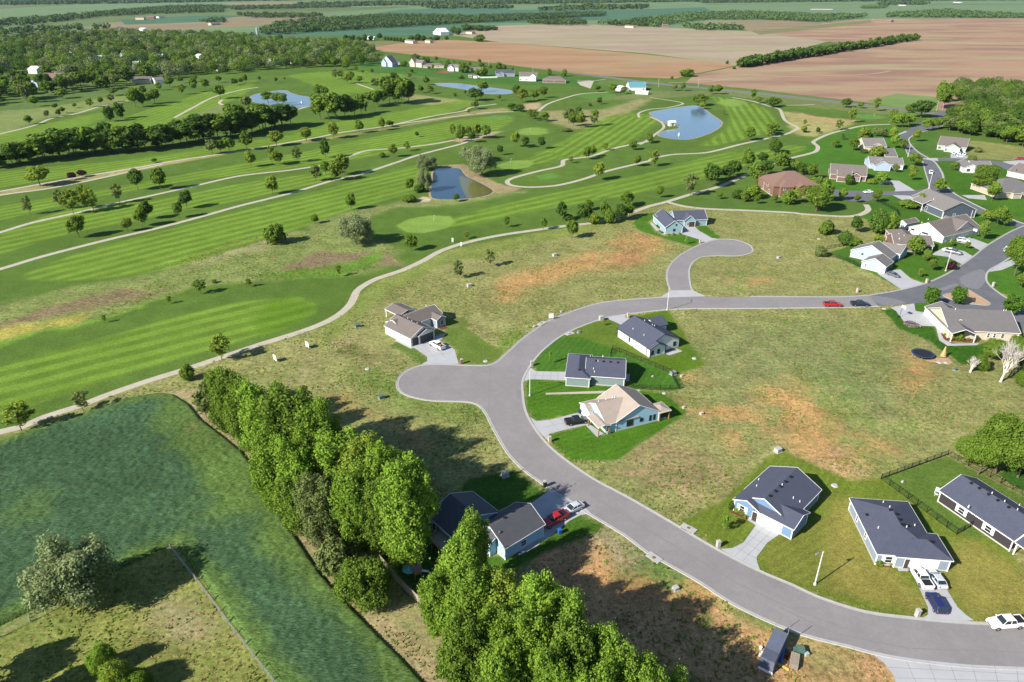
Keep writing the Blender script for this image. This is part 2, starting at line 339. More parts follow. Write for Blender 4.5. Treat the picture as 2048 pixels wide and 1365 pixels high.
# tees and greens
GR=(.15,.235,.045)
for k,pts,c in [('R5',[(560,590),(640,550),(760,530),(880,535),(912,570),(860,605),(720,635),(620,630)],GR),
 ('R5',[(1280,40),(1320,20),(1400,15),(1455,35),(1430,55),(1340,60)],GR),('R5',[(1150,240),(1230,210),(1330,205),(1370,220),(1330,250),(1240,262),(1180,255)],GR),
 ('R5',[(1380,300),(1450,285),(1530,295),(1480,318),(1400,320)],(.08,.17,.03)),('R2',[(1060,690),(1150,675),(1240,680),(1220,700),(1110,705)],(.10,.19,.04)),
 ('R2',[(1270,770),(1330,750),(1440,755),(1455,775),(1400,790),(1300,790)],GR),('R3',[(370,560),(420,545),(500,550),(520,570),(440,585)],GR),
 ('R3',[(1100,640),(1160,625),(1250,630),(1300,645),(1200,655)],(.09,.18,.04)),('R5',[(1200,690),(1330,640),(1430,640),(1430,670),(1280,710)],(.065,.16,.024)),
 ('R5',[(560,920),(700,870),(830,850),(860,880),(760,930),(620,960)],(.06,.155,.024)),('R2',[(1600,560),(1750,545),(1850,560),(1750,585)],(.08,.17,.03))]:
    paint(k,pts,c,sm=True,soft=.7)
# ---- building lots: olive grass with worn orange earth ----
lots=[(650,655),(760,560),(900,500),(1130,458),(1260,425),(1331,408),(1400,417),(1600,430),(1700,436),(1760,440),(1800,470),(1900,560),(2048,600),(2300,640),(2500,1000),(2500,1500),(1200,1500),(1100,1365),(900,1420),(700,1230),(560,1040),(420,900),(370,800),(300,790),(0,880),(-100,870),(0,866),(366,742),(527,689),(600,665)]
paint('O',lots,LOT,soft=1.2,warp=.25,rough=.62)
paint('O',[(760,560),(900,500),(1130,458),(1260,425),(1260,440),(1130,475),(920,520),(790,580),(640,700),(640,665)],(.15,.19,.045),soft=3,warp=1,rough=.4)
for k,pts,col,kw in [
 ('R5',[(1050,1000),(1200,900),(1450,820),(1650,760),(1850,680),(2100,640),(2150,720),(2048,800),(1700,850),(1350,960),(1200,1040)],ORANGE,dict(soft=6,warp=1,amt=.8,nz=(14,.32,.55,3))),
 ('R6',[(-50,800),(100,790),(200,850),(150,1000),(0,1080),(-100,1000)],(.30,.15,.075),dict(soft=4,warp=1,amt=.8,nz=(12,.3,.5,4))),
 ('R6',[(700,1030),(1050,1060),(1060,1140),(900,1180),(740,1130)],ORANGE,dict(soft=4,warp=1,amt=.75,nz=(10,.35,.55,6))),
 ('Q2',[(0,900),(100,700),(250,560),(450,540),(750,650),(760,760),(500,760),(250,720),(100,960)],(.27,.20,.12),dict(soft=4,warp=1,amt=.7,nz=(10,.35,.6,8))),
 ('Q2',[(330,640),(520,560),(740,700),(660,770),(500,700)],(.10,.085,.04),dict(soft=4,warp=1,amt=.6)),
 ('Q5',[(1000,160),(1050,150),(1300,330),(1550,320),(1760,560),(1780,700),(1650,650),(1400,340),(1080,300)],ORANGE,dict(soft=2.5,warp=1,amt=.6,nz=(8,.35,.6,9))),
 ('Q3',[(1480,560),(1600,700),(1780,800),(2000,900),(2100,1100),(1900,1250),(1600,1000),(1450,800)],ORANGE,dict(soft=5,warp=1,amt=.7,nz=(7,.38,.58,10))),
 ('Q7',[(150,230),(300,60),(450,60),(700,180),(780,230),(700,330),(560,420),(300,330)],(.25,.18,.10),dict(soft=3,warp=1,amt=.75,nz=(8,.3,.55,12))),
 ('O',[(1480,820),(1560,740),(1640,800),(1700,860),(1800,900),(1700,960),(1580,900)],ORANGE,dict(soft=6,warp=1,amt=.75,nz=(7,.38,.58,14))),
 ('O',[(1590,780),(1700,700),(1720,760),(1820,850),(1880,930),(1760,960),(1660,860)],(.12,.17,.04),dict(soft=5,warp=1,amt=.7,nz=(10,.3,.55,15))),
 ('O',[(1790,700),(1850,720),(1880,790),(1840,830),(1780,770)],ORANGE,dict(soft=5,warp=1,amt=.8,nz=(8,.36,.54,16))),
 ('O',[(1480,1050),(1300,950),(1200,900),(1280,860),(1420,900),(1520,960)],(.20,.17,.075),dict(soft=4,warp=1,amt=.5)),
 ('Q8',[(0,0),(150,0),(400,120),(520,230),(330,250),(180,180),(0,90)],(.33,.22,.12),dict(soft=3,warp=1,amt=.75,nz=(7,.3,.5,17))),
 ('O',[(1040,1110),(1130,1070),(1200,1080),(1290,1130),(1400,1190),(1530,1250),(1800,1320),(1800,1500),(1100,1500),(1180,1250)],(.36,.215,.105),dict(soft=2,warp=.6,rough=.45)),
 ('Q7',[(0,800),(120,740),(300,830),(560,800),(700,900),(640,1000),(500,1060),(300,950),(100,900)],ORANGE,dict(soft=3,warp=1,amt=.8)),
 ('Q7',[(180,760),(250,650),(420,700),(500,800),(540,880),(420,930),(330,870),(200,810)],(.07,.14,.03),dict(soft=2,warp=1,amt=.85,rough=.8)),
 ('Q7',[(600,1020),(640,980),(680,1000),(670,1040),(620,1060)],(.05,.13,.03),dict(soft=1,warp=.5,amt=.8)),
 ('Q7',[(0,560),(60,540),(250,640),(300,700),(200,760),(80,700)],(.24,.21,.13),dict(soft=3,warp=1,amt=.8)),
 ('Q7',[(840,980),(1000,1020),(1406,1180),(1406,1220),(1100,1110),(860,1010)],(.10,.16,.03),dict(soft=1.2,warp=.7,amt=.8)),
 ('Q7',[(1100,1120),(1406,1230),(1500,1365),(1200,1365)],(.17,.17,.06),dict(soft=3,warp=.6,amt=.8,rough=.8)),
 ('O',[(1375,700),(1480,640),(1680,640),(1790,720),(1850,820),(1760,830),(1600,760),(1450,800)],(.125,.15,.06),dict(soft=8,warp=1,amt=.6)),
 ('Q2',[(420,830),(700,800),(1000,1050),(1500,1130),(1700,1200),(1700,1330),(1300,1250),(900,1180),(450,1000)],(.10,.165,.03),dict(soft=4,warp=1,amt=.75)),
 ('Q3',[(0,360),(100,330),(180,380),(100,480),(0,540)],(.09,.17,.02),dict(soft=2,warp=1,amt=.8)),
]: paint(k,pts,col,**kw)
# the strip between crop and trees, and the yard at bottom left
paint('O',[(300,792),(430,770),(560,940),(700,1110),(800,1210),(960,1365),(960,1480),(700,1480),(840,1365),(700,1215),(560,1040),(470,940),(400,860),(370,800)],(.25,.20,.11),soft=1,warp=.3,rough=.55)
paint('Q6',[(380,930),(560,840),(700,960),(1000,1250),(1150,1480),(800,1480),(850,1365)],(.22,.20,.09),soft=1,warp=.2,rough=.4)
paint('O',[(-500,1520),(-500,1420),(0,1255),(350,1088),(560,1365),(620,1480)],(.17,.185,.05),soft=.8,rough=.5)
paint('Q4',[(900,900),(1100,880),(1250,1000),(1200,1110),(1000,1080),(850,990)],(.26,.215,.13),soft=3,warp=1,amt=.7)
paint('Q4',[(-100,1000),(0,1060),(400,900),(500,1000),(300,1150),(0,1200)],(.12,.165,.04),soft=4,warp=1,amt=.6)
# ---- lawns ----
def lawn(k,pts,col=LAWN,per=1.6,ab=None,amt=.3,soft=.35):
    paint(k,pts,col,soft=soft,rough=.08,stripe=(gang(k,*ab),per,amt) if ab else None)
lawn('Q3',[(590,330),(800,235),(1020,225),(1330,165),(1355,170),(1640,605),(1420,680),(1130,555),(880,490),(480,370)],(.085,.135,.018))
paint('Q3',[(1000,240),(1330,165),(1640,605),(1420,680),(1200,560),(1500,540),(1450,300)],LAWN,soft=2,rough=.05)
lawn('Q3',[(255,600),(330,500),(480,375),(650,380),(900,470),(1420,680),(1480,790),(1400,810),(1180,800),(540,745),(540,655),(290,655)],(.045,.115,.014),1.6,((300,600),(500,380)))
lawn('Q3',[(200,735),(240,718),(520,735),(1100,800),(1330,830),(1500,980),(1440,1040),(1100,1250),(960,1365),(560,1380),(380,1190),(390,1165),(690,1085),(640,990),(280,1055),(215,960),(195,800)],(.050,.120,.010),1.6,((300,1000),(640,900)),.22)
lawn('Q7',[(480,500),(720,380),(850,250),(960,150),(1040,110),(1200,180),(1406,270),(1900,250),(2200,550),(2600,1150),(2200,1170),(1600,1010),(1406,950),(1100,850),(910,760),(705,645),(580,560)],(.098,.135,.018),1.7,((740,600),(1000,200)),.25)
lawn('Q7',[(900,690),(1020,570),(1100,600),(1180,520),(1330,430),(1450,700),(1350,900),(1000,790)],(.125,.14,.026),1.7,((920,720),(1100,620)),.3)
paint('Q8',[(280,380),(400,360),(480,700),(640,760),(780,900),(770,990),(500,950),(300,850),(250,700)],(.20,.175,.045),soft=3,warp=.6,rough=.15,amt=.85)
paint('Q8',[(900,640),(980,600),(1200,700),(1500,820),(1500,1010),(1060,1020),(950,900)],(.20,.175,.045),soft=3,warp=.6,rough=.15,amt=.85)
lawn('Q8',[(550,250),(905,140),(1320,360),(1500,470),(1500,700),(1200,600),(950,560)],(.075,.125,.022))
lawn('Q8',[(1160,240),(1330,160),(1500,250),(1500,450),(1320,340)],(.030,.085,.010))
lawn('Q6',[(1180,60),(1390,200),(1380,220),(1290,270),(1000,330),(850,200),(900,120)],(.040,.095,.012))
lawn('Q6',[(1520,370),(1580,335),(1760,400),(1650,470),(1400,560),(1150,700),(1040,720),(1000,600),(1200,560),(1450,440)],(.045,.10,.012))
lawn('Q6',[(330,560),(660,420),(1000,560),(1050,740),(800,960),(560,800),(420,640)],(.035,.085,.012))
lawn('Q2',[(820,600),(880,560),(1050,620),(1150,700),(1160,740),(1110,770),(1040,720),(960,660)],(.075,.125,.022))
lawn('Q2',[(1270,540),(1340,450),(1500,430),(1750,600),(1870,640),(1800,720),(1700,770),(1450,765),(1425,720),(1420,640),(1350,580)],(.085,.13,.024))
lawn('Q2',[(1250,360),(1500,340),(1560,420),(1300,460)],(.10,.13,.03))
lawn('Y7',[(0,420),(330,310),(430,420),(200,560),(400,820),(640,930),(1080,880),(1540,1020),(1530,1110),(1350,1200),(640,1000),(0,800),(-200,600)],(.050,.125,.012))
lawn('Y7',[(1420,700),(1700,640),(1800,760),(2048,940),(2048,1000),(1850,980),(1500,800)],(.050,.125,.012))
# older neighbourhood
lawn('R8',[(200,380),(370,330),(660,290),(700,150),(560,60),(700,-80),(1609,-80),(1609,60),(1480,160),(1609,190),(1300,370),(1150,470),(1050,560),(900,600),(700,530),(730,640),(540,540),(300,430)],(.045,.110,.012))
lawn('R8',[(580,790),(690,780),(770,910),(860,905),(960,900),(1000,1000),(1100,1050),(1290,1040),(1400,1000),(1300,1200),(1160,1180),(900,1000),(720,930)],(.030,.090,.008),1.6,((700,1000),(760,900)),.25)
lawn('R8',[(800,745),(900,730),(960,760),(950,820),(850,815),(810,780)],(.045,.115,.012))
lawn('R8',[(1340,520),(1450,500),(1609,470),(1900,450),(1900,800),(1609,760),(1500,700),(1380,620)],(.045,.115,.012))
lawn('R7',[(0,700),(140,600),(500,480),(820,450),(1000,560),(950,800),(960,860),(1140,870),(1165,1000),(1050,1040),(830,960),(700,1000),(820,1070),(300,1050),(200,850),(0,800)],(.048,.125,.014))
lawn('R7',[(600,1160),(800,1110),(1000,1160),(1250,1150),(1700,1290),(1900,1400),(1500,1500),(700,1400),(560,1280)],(.042,.105,.012))
lawn('R7',[(1240,790),(1480,785),(1900,850),(2200,900),(2200,1080),(1680,1110),(1480,1090),(1340,980),(1310,880)],(.040,.105,.010))
lawn('R7',[(1530,1130),(1700,1110),(2200,1150),(2200,1400),(2038,1330),(1850,1260),(1600,1160)],(.050,.125,.012))
lawn('R7',[(1010,590),(1080,530),(1240,520),(1220,680),(1370,745),(1250,755),(1150,720),(1050,660)],(.055,.12,.02))
paint('R7',[(1510,600),(1600,600),(2200,680),(2200,770),(1850,780),(1540,755),(1500,680)],(.17,.18,.06),soft=2,rough=.3)
paint('R7',[(1350,340),(1500,360),(1500,390),(1380,380)],(.14,.15,.05),soft=2)
paint('R7',[(600,230),(850,175),(1250,210),(1230,330),(1000,320),(700,270)],(.12,.19,.045),soft=2,rough=.2)
# far houses' lawns by the road
paint('Y6',[(-100,130),(100,100),(500,140),(1000,190),(1400,220),(1600,225),(1500,290),(1250,280),(950,280),(600,240),(200,200),(0,190)],(.05,.12,.022),soft=3,warp=.3)
paint('Y6',[(450,190),(500,175),(560,185),(520,198)],(.20,.09,.05),soft=2)
near.build('ground',GM); mid.build('ground_beyond_the_golf_course',GM)
# land to the horizon
far_m=mat('far_pasture',(.10,.135,.055),1,.05,noise=[(.0012,.25,W1),(.01,.15,W1)])
b=MB(); b.box(-30000,-3000,-6,30000,45000,-.06); o=b.build('terrain',far_m); o['kind']='structure'
fm=lambda n,c,ns: mat(n,c,1,.05,noise=ns)
PLOW=[(.004,.16,('w',(1,3,1),.35)),(.03,.10,('w',(1,4,1),.35)),(.4,.06,W1)]
M['plough']=fm('brown_field',(.235,.14,.085),PLOW); M['pale']=fm('pale_stubble_field',(.26,.205,.14),PLOW); M['teal']=fm('blue_green_wheat_field',(.06,.125,.075),PLOW)
M['gfield']=fm('green_field',(.115,.175,.085),PLOW); M['olive']=fm('olive_pasture',(.15,.15,.07),PLOW); M['deepgreen']=fm('far_green_field',(.06,.12,.06),PLOW); M['tanf']=fm('tan_pasture',(.2,.165,.1),PLOW)
def fieldmat(name,c1,c2,c3):
    m=mat(name,c1,1,.05,noise=[(.05,.07,('w',(1,4,1),.35)),(.4,.05,W1)]); t=m.node_tree; N=t.nodes; Lk=t.links; b=N['Principled BSDF']; vm=N[m['src']]; g=N.new('ShaderNodeNewGeometry')
    def nz(sc,st,rz,lo,hi):
        mp=N.new('ShaderNodeMapping'); mp.inputs['Scale'].default_value=st; mp.inputs['Rotation'].default_value=(0,0,rz); Lk.new(g.outputs['Position'],mp.inputs[0]); n=N.new('ShaderNodeTexNoise'); n.inputs['Scale'].default_value=sc; n.inputs['Detail'].default_value=6; Lk.new(mp.outputs[0],n.inputs[0]); r=N.new('ShaderNodeMapRange'); r.inputs[1].default_value=lo; r.inputs[2].default_value=hi; Lk.new(n.outputs[0],r.inputs[0]); return r.outputs[0]
    a=N.new('ShaderNodeMix'); a.data_type='RGBA'; a.inputs[6].default_value=(*c1,1); a.inputs[7].default_value=(*c2,1); Lk.new(nz(.006,(1,2.5,1),.15,.42,.6),a.inputs[0])
    d=N.new('ShaderNodeMix'); d.data_type='RGBA'; Lk.new(a.outputs[2],d.inputs[6]); d.inputs[7].default_value=(*c3,1); Lk.new(nz(.0045,(1,3,1),-.1,.5,.66),d.inputs[0]); Lk.new(d.outputs[2],vm.inputs[0]); return m
M['plough']=fieldmat('brown_field',(.285,.185,.12),(.215,.135,.10),(.27,.23,.135)); M['pale']=fieldmat('pale_stubble_field',(.29,.24,.17),(.25,.195,.145),(.25,.23,.13)); M['rust_field']=fieldmat('reddish_field',(.29,.185,.105),(.26,.155,.09),(.27,.21,.12))
M['lime']=fieldmat('young_green_field',(.13,.20,.06),(.10,.17,.05),(.17,.20,.08))
fz=[-.04]
def field(k,pts,m,name='field'):
    fz[0]+=.012; return flat(name,gp(cc(k,*pts)),fz[0],M[m])
field('O',[(-300,95),(0,62),(500,35),(900,10),(2400,10),(2400,100),(900,130),(-300,200)],'gfield')
field('O',[(0,18),(200,8),(400,3),(900,2),(900,12),(400,20),(150,35),(0,60),(-300,80),(-300,30)],'gfield')
field('O',[(450,70),(830,49),(1000,50),(1010,62),(880,75),(680,82),(640,90),(560,95),(430,90)],'teal')
field('O',[(700,34),(800,20),(1130,10),(1400,10),(1440,32),(1200,40),(980,48),(830,38)],'teal')
field('O',[(210,46),(420,38),(620,25),(640,34),(560,50),(250,66),(160,62)],'tanf')
field('O',[(240,40),(430,30),(480,32),(420,44),(250,50)],'teal')
field('O',[(640,88),(880,78),(900,84),(860,98),(740,100),(640,98)],'olive')
field('O',[(740,97),(850,78),(1000,85),(1300,110),(1480,130),(1380,150),(1350,158),(1200,152),(1000,128),(770,104)],'rust_field')
field('O',[(900,70),(990,52),(1150,48),(1480,62),(1740,76),(1650,85),(1480,132),(1300,108),(1000,85)],'pale')
field('O',[(1480,60),(1740,38),(2048,37),(2700,40),(2700,250),(1880,222),(1700,202),(1519,180),(1370,166),(1390,150),(1480,132),(1700,90)],'plough','brown_field')
field('O',[(1500,62),(1740,41),(1750,45),(1600,62),(1520,70)],'olive')
field('O',[(1420,42),(1620,40),(1650,50),(1520,62),(1380,52)],'tanf')
field('O',[(1000,10),(1400,7),(1440,14),(1250,20),(1020,20)],'gfield')
field('O',[(1430,28),(1900,16),(2400,14),(2400,36),(1700,38),(1560,30)],'gfield')
field('O',[(440,6),(820,2),(900,6),(700,12),(480,12)],'tanf')
field('O',[(1000,2),(2400,-2),(2400,8),(1500,9),(1040,6)],'gfield')
field('R7',[(600,240),(880,172),(1250,205),(1260,330),(1000,320)],'lime')
# ================= roads, kerbs, paths, water =================
def strip_sheet(name,A,B,z,m,n=160):
    def res(Q):
        d=[0]
        for a,b in zip(Q,Q[1:]): d.append(d[-1]+(b-a).length)
        out=[];j=0
        for k in range(n+1):
            t=d[-1]*k/n
            while j<len(d)-2 and d[j+1]<t: j+=1
            f=(t-d[j])/max(1e-6,d[j+1]-d[j]); out.append(Q[j].lerp(Q[j+1],min(1,f)))
        return out
    a,b=res(A),res(B); mb=MB(); mb.add([(p.x,p.y,z) for p in a]+[(p.x,p.y,z) for p in b],[(i,n+1+i,n+2+i,i+1) for i in range(n)])
    o=mb.build(name,m); o['kind']='structure'; return o
def outline(k,pts,closed=True,step=1.5): return spline(gp(cc(k,*pts)),step,closed)
def kerb(name,line,w=.55,h=.10,side=1,gut=.45):
    """a concrete gutter with a raised kerb along a road edge"""
    L,R=ribbon_pts(line,(0,side*(gut+.02))); L2,R2=ribbon_pts(line,(side*gut,side*(gut+.18)))
    m=MB(); n=len(line)
    def strip(A,B,za,zb):
        vs=[(p.x,p.y,za) for p in A]+[(p.x,p.y,zb) for p in B]; m.add(vs,[((i,i+1,n+i+1,n+i) if side<0 else (i,n+i,n+i+1,i+1)) for i in range(n-1)])
    strip(L,R,.028,.022); strip(R,L2,.022,h); strip(L2,R2,h,h); 
    L3,R3=ribbon_pts(line,(side*(gut+.18),side*(gut+.24))); strip(L3,R3,h,-.02)
    o=m.build(name,M['kerb']); o['kind']='structure'; return o
a7=cc('Q7',(1406,1165),(1150,1100),(950,1020),(760,925),(600,820),(450,735),(310,655),(200,570),(0,450))
low=cc('Q8',(1500,1290),(1319,1283),(1000,1268),(700,1235),(500,1198))+a7+[(1140,1003),(1100,975),(1055,943),(1020,908)]+cc('Q2',(1780,1365),(1700,1210),(1620,1130),(1500,1105),(1200,1095),(1000,1055),(920,1010),(895,950),(920,880),(1000,820),(1100,785),(1250,775),(1500,785),(1700,785),(1790,755),(1900,660))+cc('Q3',(200,385),(400,250),(600,170),(800,110),(1000,85),(1200,70),(1340,60))
side=cc('R6',(340,1225),(318,1150),(318,1080),(350,1020),(430,950),(560,885),(680,850),(800,850),(900,880),(935,915),(920,945),(830,965),(650,965),(560,975),(500,1010),(470,1060),(468,1120),(490,1220),(580,1268))
upp=[(1500,594.5),(1600,595),(1683,595),(1738,592)]
inn=[(1756,612),(1711,614),(1600,615.5),(1480,616.6)]+cc('Q3',(1450,150),(1200,170),(900,212),(700,270),(500,360),(330,490),(240,600),(175,720),(172,830),(200,990),(300,1160),(440,1310))+cc('Q7',(0,262),(200,370),(450,515),(650,635),(900,765),(1100,850))+cc('Q8',(200,910),(450,990),(700,1025),(1000,1052),(1319,1062),(1500,1064))
L_low=spline(gp(low),1.5); L_side=spline(gp(side),1.2); L_upp=spline(gp(upp),3); L_inn=spline(gp(inn),1.5)
flat('road',L_low+L_side+L_upp+L_inn,.020,M['asphalt'])
flat('road_apron',gp(cc('R6',(345,1222),(492,1220),(580,1266),(250,1277))),.026,M['concrete'])
kerb('kerb_outer',L_low[::-1],side=-1); kerb('kerb_side_street',L_side[::-1],side=-1,gut=.4); kerb('kerb_upper',L_upp[::-1],side=-1); kerb('kerb_inner',L_inn[::-1],side=-1)
flat('concrete_apron',gp(cc('Q8',(430,1182),(500,1202),(700,1238),(1000,1270),(1319,1286),(1500,1293),(1500,1420),(640,1420),(615,1330),(560,1260),(500,1215))),.034,M['concrete'])
# seams of the road surface
M['seam']=mat('dark_seam',(.09,.088,.09),.9)
# older, darker streets
L_old=spline(gp([(1738,592)]+cc('R8',(700,655),(900,605),(1050,540),(1150,480),(1250,410),(1350,330),(1500,240))+[(2048,453),(2120,425)]),2)
L_oldr=spline(gp([(2120,478),(2048,500),(1998,528),(1975,542)]+cc('R8',(1330,570),(1360,620),(1450,690),(1500,720),(1609,790),(1750,850))),2)
L_oldl=gp([(2100,690),(2048,660),(1960,634),(1900,617),(1868,604),(1812,609),(1756,612)])
flat('old_street',L_old+L_oldr+L_oldl,.016,M['old_asphalt'])
kerb('kerb_old_street',L_old[::-1],side=-1); kerb('kerb_old_corner',L_oldr[::-1],side=-1)
M['earth']=mat('bare_tan_earth',(.36,.24,.15),1,.05,noise=[(.6,.12,W1),(5,.1,W1)])
isl=spline(gp(cc('R8',(1030,690),(1100,668),(1190,643),(1280,690),(1362,742),(1350,757),(1250,750),(1150,735))),1,True)
flat('traffic_island',isl,.09,M['earth']); kerb('island_kerb',isl+[isl[0]],side=1,gut=.05)
s2l=cc('R7',(1180,200),(1250,345),(1090,440),(950,520),(900,590),(940,640),(990,740),(1100,780),(1130,870),(1165,990),(1175,1050),(1250,1100),(1400,1150),(1500,1210),(1700,1285))+cc('R8',(1350,105),(1500,180),(1590,198))+[(2060,458)]
s2r=[(2090,455),(2048,447)]+cc('R7',(1830,1270),(1740,1245),(1600,1180),(1430,1090),(1350,1020),(1320,960),(1300,890),(1240,800),(1180,760),(1080,700),(1010,630),(1000,580),(1080,530),(1200,500),(1350,450),(1450,400),(1480,370),(1400,300),(1300,250))
A=spline(gp(s2l),2); B=spline(gp(s2r),2); strip_sheet('winding_street',A,B[::-1],.012,M['old_asphalt']); kerb('kerb_winding_street',B[::-1],side=-1,gut=.7)
kerb('kerb_winding_street_left',spline(gp(cc('R7',(900,590),(940,640),(990,740),(1100,780),(1130,870),(1165,990),(1175,1050))),2)[::-1],side=-1)
flat('short_street',outline('O',[(1664,380),(1700,382),(1760,383),(1830,381),(1853,379),(1858,391),(1830,393),(1775,391),(1752,393),(1742,401),(1718,404),(1692,400),(1668,389)]),.024,M['old_asphalt'])
flat('cross_street',outline('R7',[(1170,758),(1260,757),(1400,758),(1540,764),(1760,783),(2100,835),(2100,880),(1900,870),(1760,815),(1500,787),(1250,781)]),.028,M['old_asphalt'])
hw=gp([(600,78),(839,106),(942,119),(1078,137),(1283,164),(1373,173.5),(1519,187),(1665,203.5),(1775,216),(1900,231),(2300,280)])
L,R=ribbon_pts(hw,(5,-5)); M['gravel']=mat('pale_gravel',(.24,.23,.21),1,.05,noise=[(.2,.1,W1)]); flat('highway',L+R[::-1],.010,M['gravel'])
L,R=ribbon_pts(hw,(3.4,-3.4)); flat('highway_lane',L+R[::-1],.018,M['old_asphalt'])
# driveways and slabs
def slab(name,k,pts,z=.032,m='concrete',sm=0):
    p=outline(k,pts) if sm else gp(cc(k,*pts)); return flat(name,p,z,M[m])
drv=[('Q7',[(705,645),(770,640),(830,610),(898,515),(850,488),(870,470),(1030,562),(960,610),(900,690),(905,720),(920,758),(800,705)]),
('Q8',[(632,738),(660,700),(850,740),(850,760),(905,870),(960,960),(1010,1005),(1050,1030),(900,1042),(765,1022),(800,1000),(800,960),(740,830),(705,765),(640,765)]),
('Q3',[(205,660),(240,622),(290,655),(530,660),(530,728),(240,718),(195,735)]),
('Q3',[(810,240),(850,218),(1010,195),(1005,225),(1060,232),(970,282),(930,262),(860,232)]),
('Q3',[(240,1020),(290,1055),(400,1045),(640,985),(700,1085),(540,1120),(400,1155),(385,1175),(390,1215),(300,1130)]),
('Q2',[(880,560),(1000,600),(1340,480),(1270,560),(1350,590),(1410,640),(1425,700),(1445,765),(1250,773),(1105,770),(1160,740),(1155,700),(1040,620),(960,600)]),
('Q6',[(1395,165),(1390,200),(1290,270),(1300,480),(1225,560),(1240,575),(1400,480),(1530,375),(1600,338),(1665,332),(1640,305)]),
('Y7',[(1080,880),(1080,720),(1150,600),(1320,680),(1420,700),(1500,790),(1700,900),(1830,980),(2048,1010),(1900,1030),(1660,1100),(1540,1110),(1530,1020)]),
('R8',[(555,530),(620,510),(720,500),(800,570),(900,604),(735,648)]),
('R8',[(940,395),(1040,340),(1180,370),(1240,405),(1170,468),(1060,410)]),
('R8',[(1120,300),(1220,270),(1350,318),(1290,362),(1200,320)]),
('R8',[(650,775),(820,745),(830,800),(950,815),(980,910),(860,905),(830,918),(775,912),(690,800)]),
('R8',[(975,910),(1000,900),(1030,1000),(1090,1035),(1290,1030),(1270,1045),(1060,1050),(1000,1010)]),
('R7',[(820,960),(900,965),(1050,1055),(860,1062),(870,1040)]),('R7',[(840,1095),(1000,1100),(1000,1145),(930,1140)]),
('R7',[(1370,720),(1510,720),(1540,765),(1370,757)]),('R7',[(1470,1095),(1680,1095),(1700,1140),(1530,1125)]),
('R7',[(1840,790),(2100,770),(2100,840),(1900,812)]),('R8',[(1380,500),(1450,455),(1560,420),(1600,440),(1450,505),(1345,520)]),
('R7',[(890,540),(960,510),(975,520),(900,548)]),('R7',[(1100,760),(1250,758),(1260,785),(1180,778)])]
for k,pts in drv: slab('driveway',k,pts,sm=0)
joint=mat('slab_joint',(.2,.2,.205),.9)
def joints(k,q,nu,nv):
    a,b,c,d=[G(k,*p) for p in q]; m=MB()
    for n,(p0,p1,p2,p3) in ((nu,(a,b,d,c)),(nv,(a,d,b,c))):
        for i in range(1,n):
            t=i/n; s=p0.lerp(p1,t); e=p2.lerp(p3,t); x=(e-s).normalized()*.0; w=Vector((-(e-s).y,(e-s).x,0)).normalized()*.035
            m.add([(s-w)+Vector((0,0,.0365)),(e-w)+Vector((0,0,.0365)),(e+w)+Vector((0,0,.0365)),(s+w)+Vector((0,0,.0365))],[(0,1,2,3)])
    o=m.build('slab_joints',joint); o['kind']='structure'
joints('Q7',[(905,500),(1025,565),(870,735),(740,660)],3,5); joints('Q3',[(240,655),(525,660),(525,725),(215,722)],5,2); joints('Q3',[(300,1060),(660,990),(700,1080),(400,1150)],4,2)
joints('Q2',[(1040,610),(1270,545),(1410,700),(1160,740)],3,4); joints('Q8',[(560,1230),(1400,1290),(1400,1400),(640,1400)],7,3); joints('Q8',[(720,770),(850,760),(960,960),(800,960)],2,4)
# patios, footpaths
slab('patio','Z7',[(265,830),(560,985),(640,960),(560,935),(300,815)],.036); slab('patio','Z6',[(1570,690),(1740,630),(1835,668),(1640,730),(1590,705)],.05)
slab('patio','Z5',[(515,940),(540,900),(860,1110),(715,1150)],.05); slab('patio','Z5',[(1730,860),(1890,800),(1890,825),(1745,870)],.05)
slab('patio','Z2',[(775,1045),(800,980),(950,990),(980,1110),(810,1105)],.036); slab('patio','Z1',[(378,962),(430,910),(560,960),(540,1030),(485,1030)],.036)
slab('patio','Z4',[(1110,850),(1360,720),(1360,740),(1200,830),(1130,865)],.036); slab('patio','Y7',[(250,600),(300,580),(640,880),(620,910),(400,770)],.036); slab('patio','Z6',[(990,1000),(1075,995),(1070,1100),(985,1105)],.036)
slab('gravel_strip','Q3',[(365,828),(820,812),(1120,800),(1130,812),(800,832),(370,842)],.014,'path')
M['mulch']=mat('brown_mulch',(.13,.05,.03),1,.05,noise=[(4,.3,W1)]); M['redmulch']=mat('red_mulch',(.22,.05,.05),1,.05,noise=[(4,.3,W1)])
slab('flower_bed','Z1',[(140,850),(185,825),(400,930),(375,965)],.012,'mulch'); slab('flower_bed','Z2',[(495,1000),(520,1050),(770,1060),(775,1000)],.012,'mulch')
slab('flower_bed','Y2',[(330,830),(400,800),(500,960),(900,1000),(1000,1040),(940,1080),(430,1035),(370,950)],.05,'mulch')
slab('playground_bed','R8',[(900,1160),(935,1135),(1060,1135),(1095,1170),(1070,1185),(930,1165)],.02,'earth')
slab('flower_bed','Z7',[(1070,600),(1190,570),(1240,600),(1120,640)],.012,'mulch')
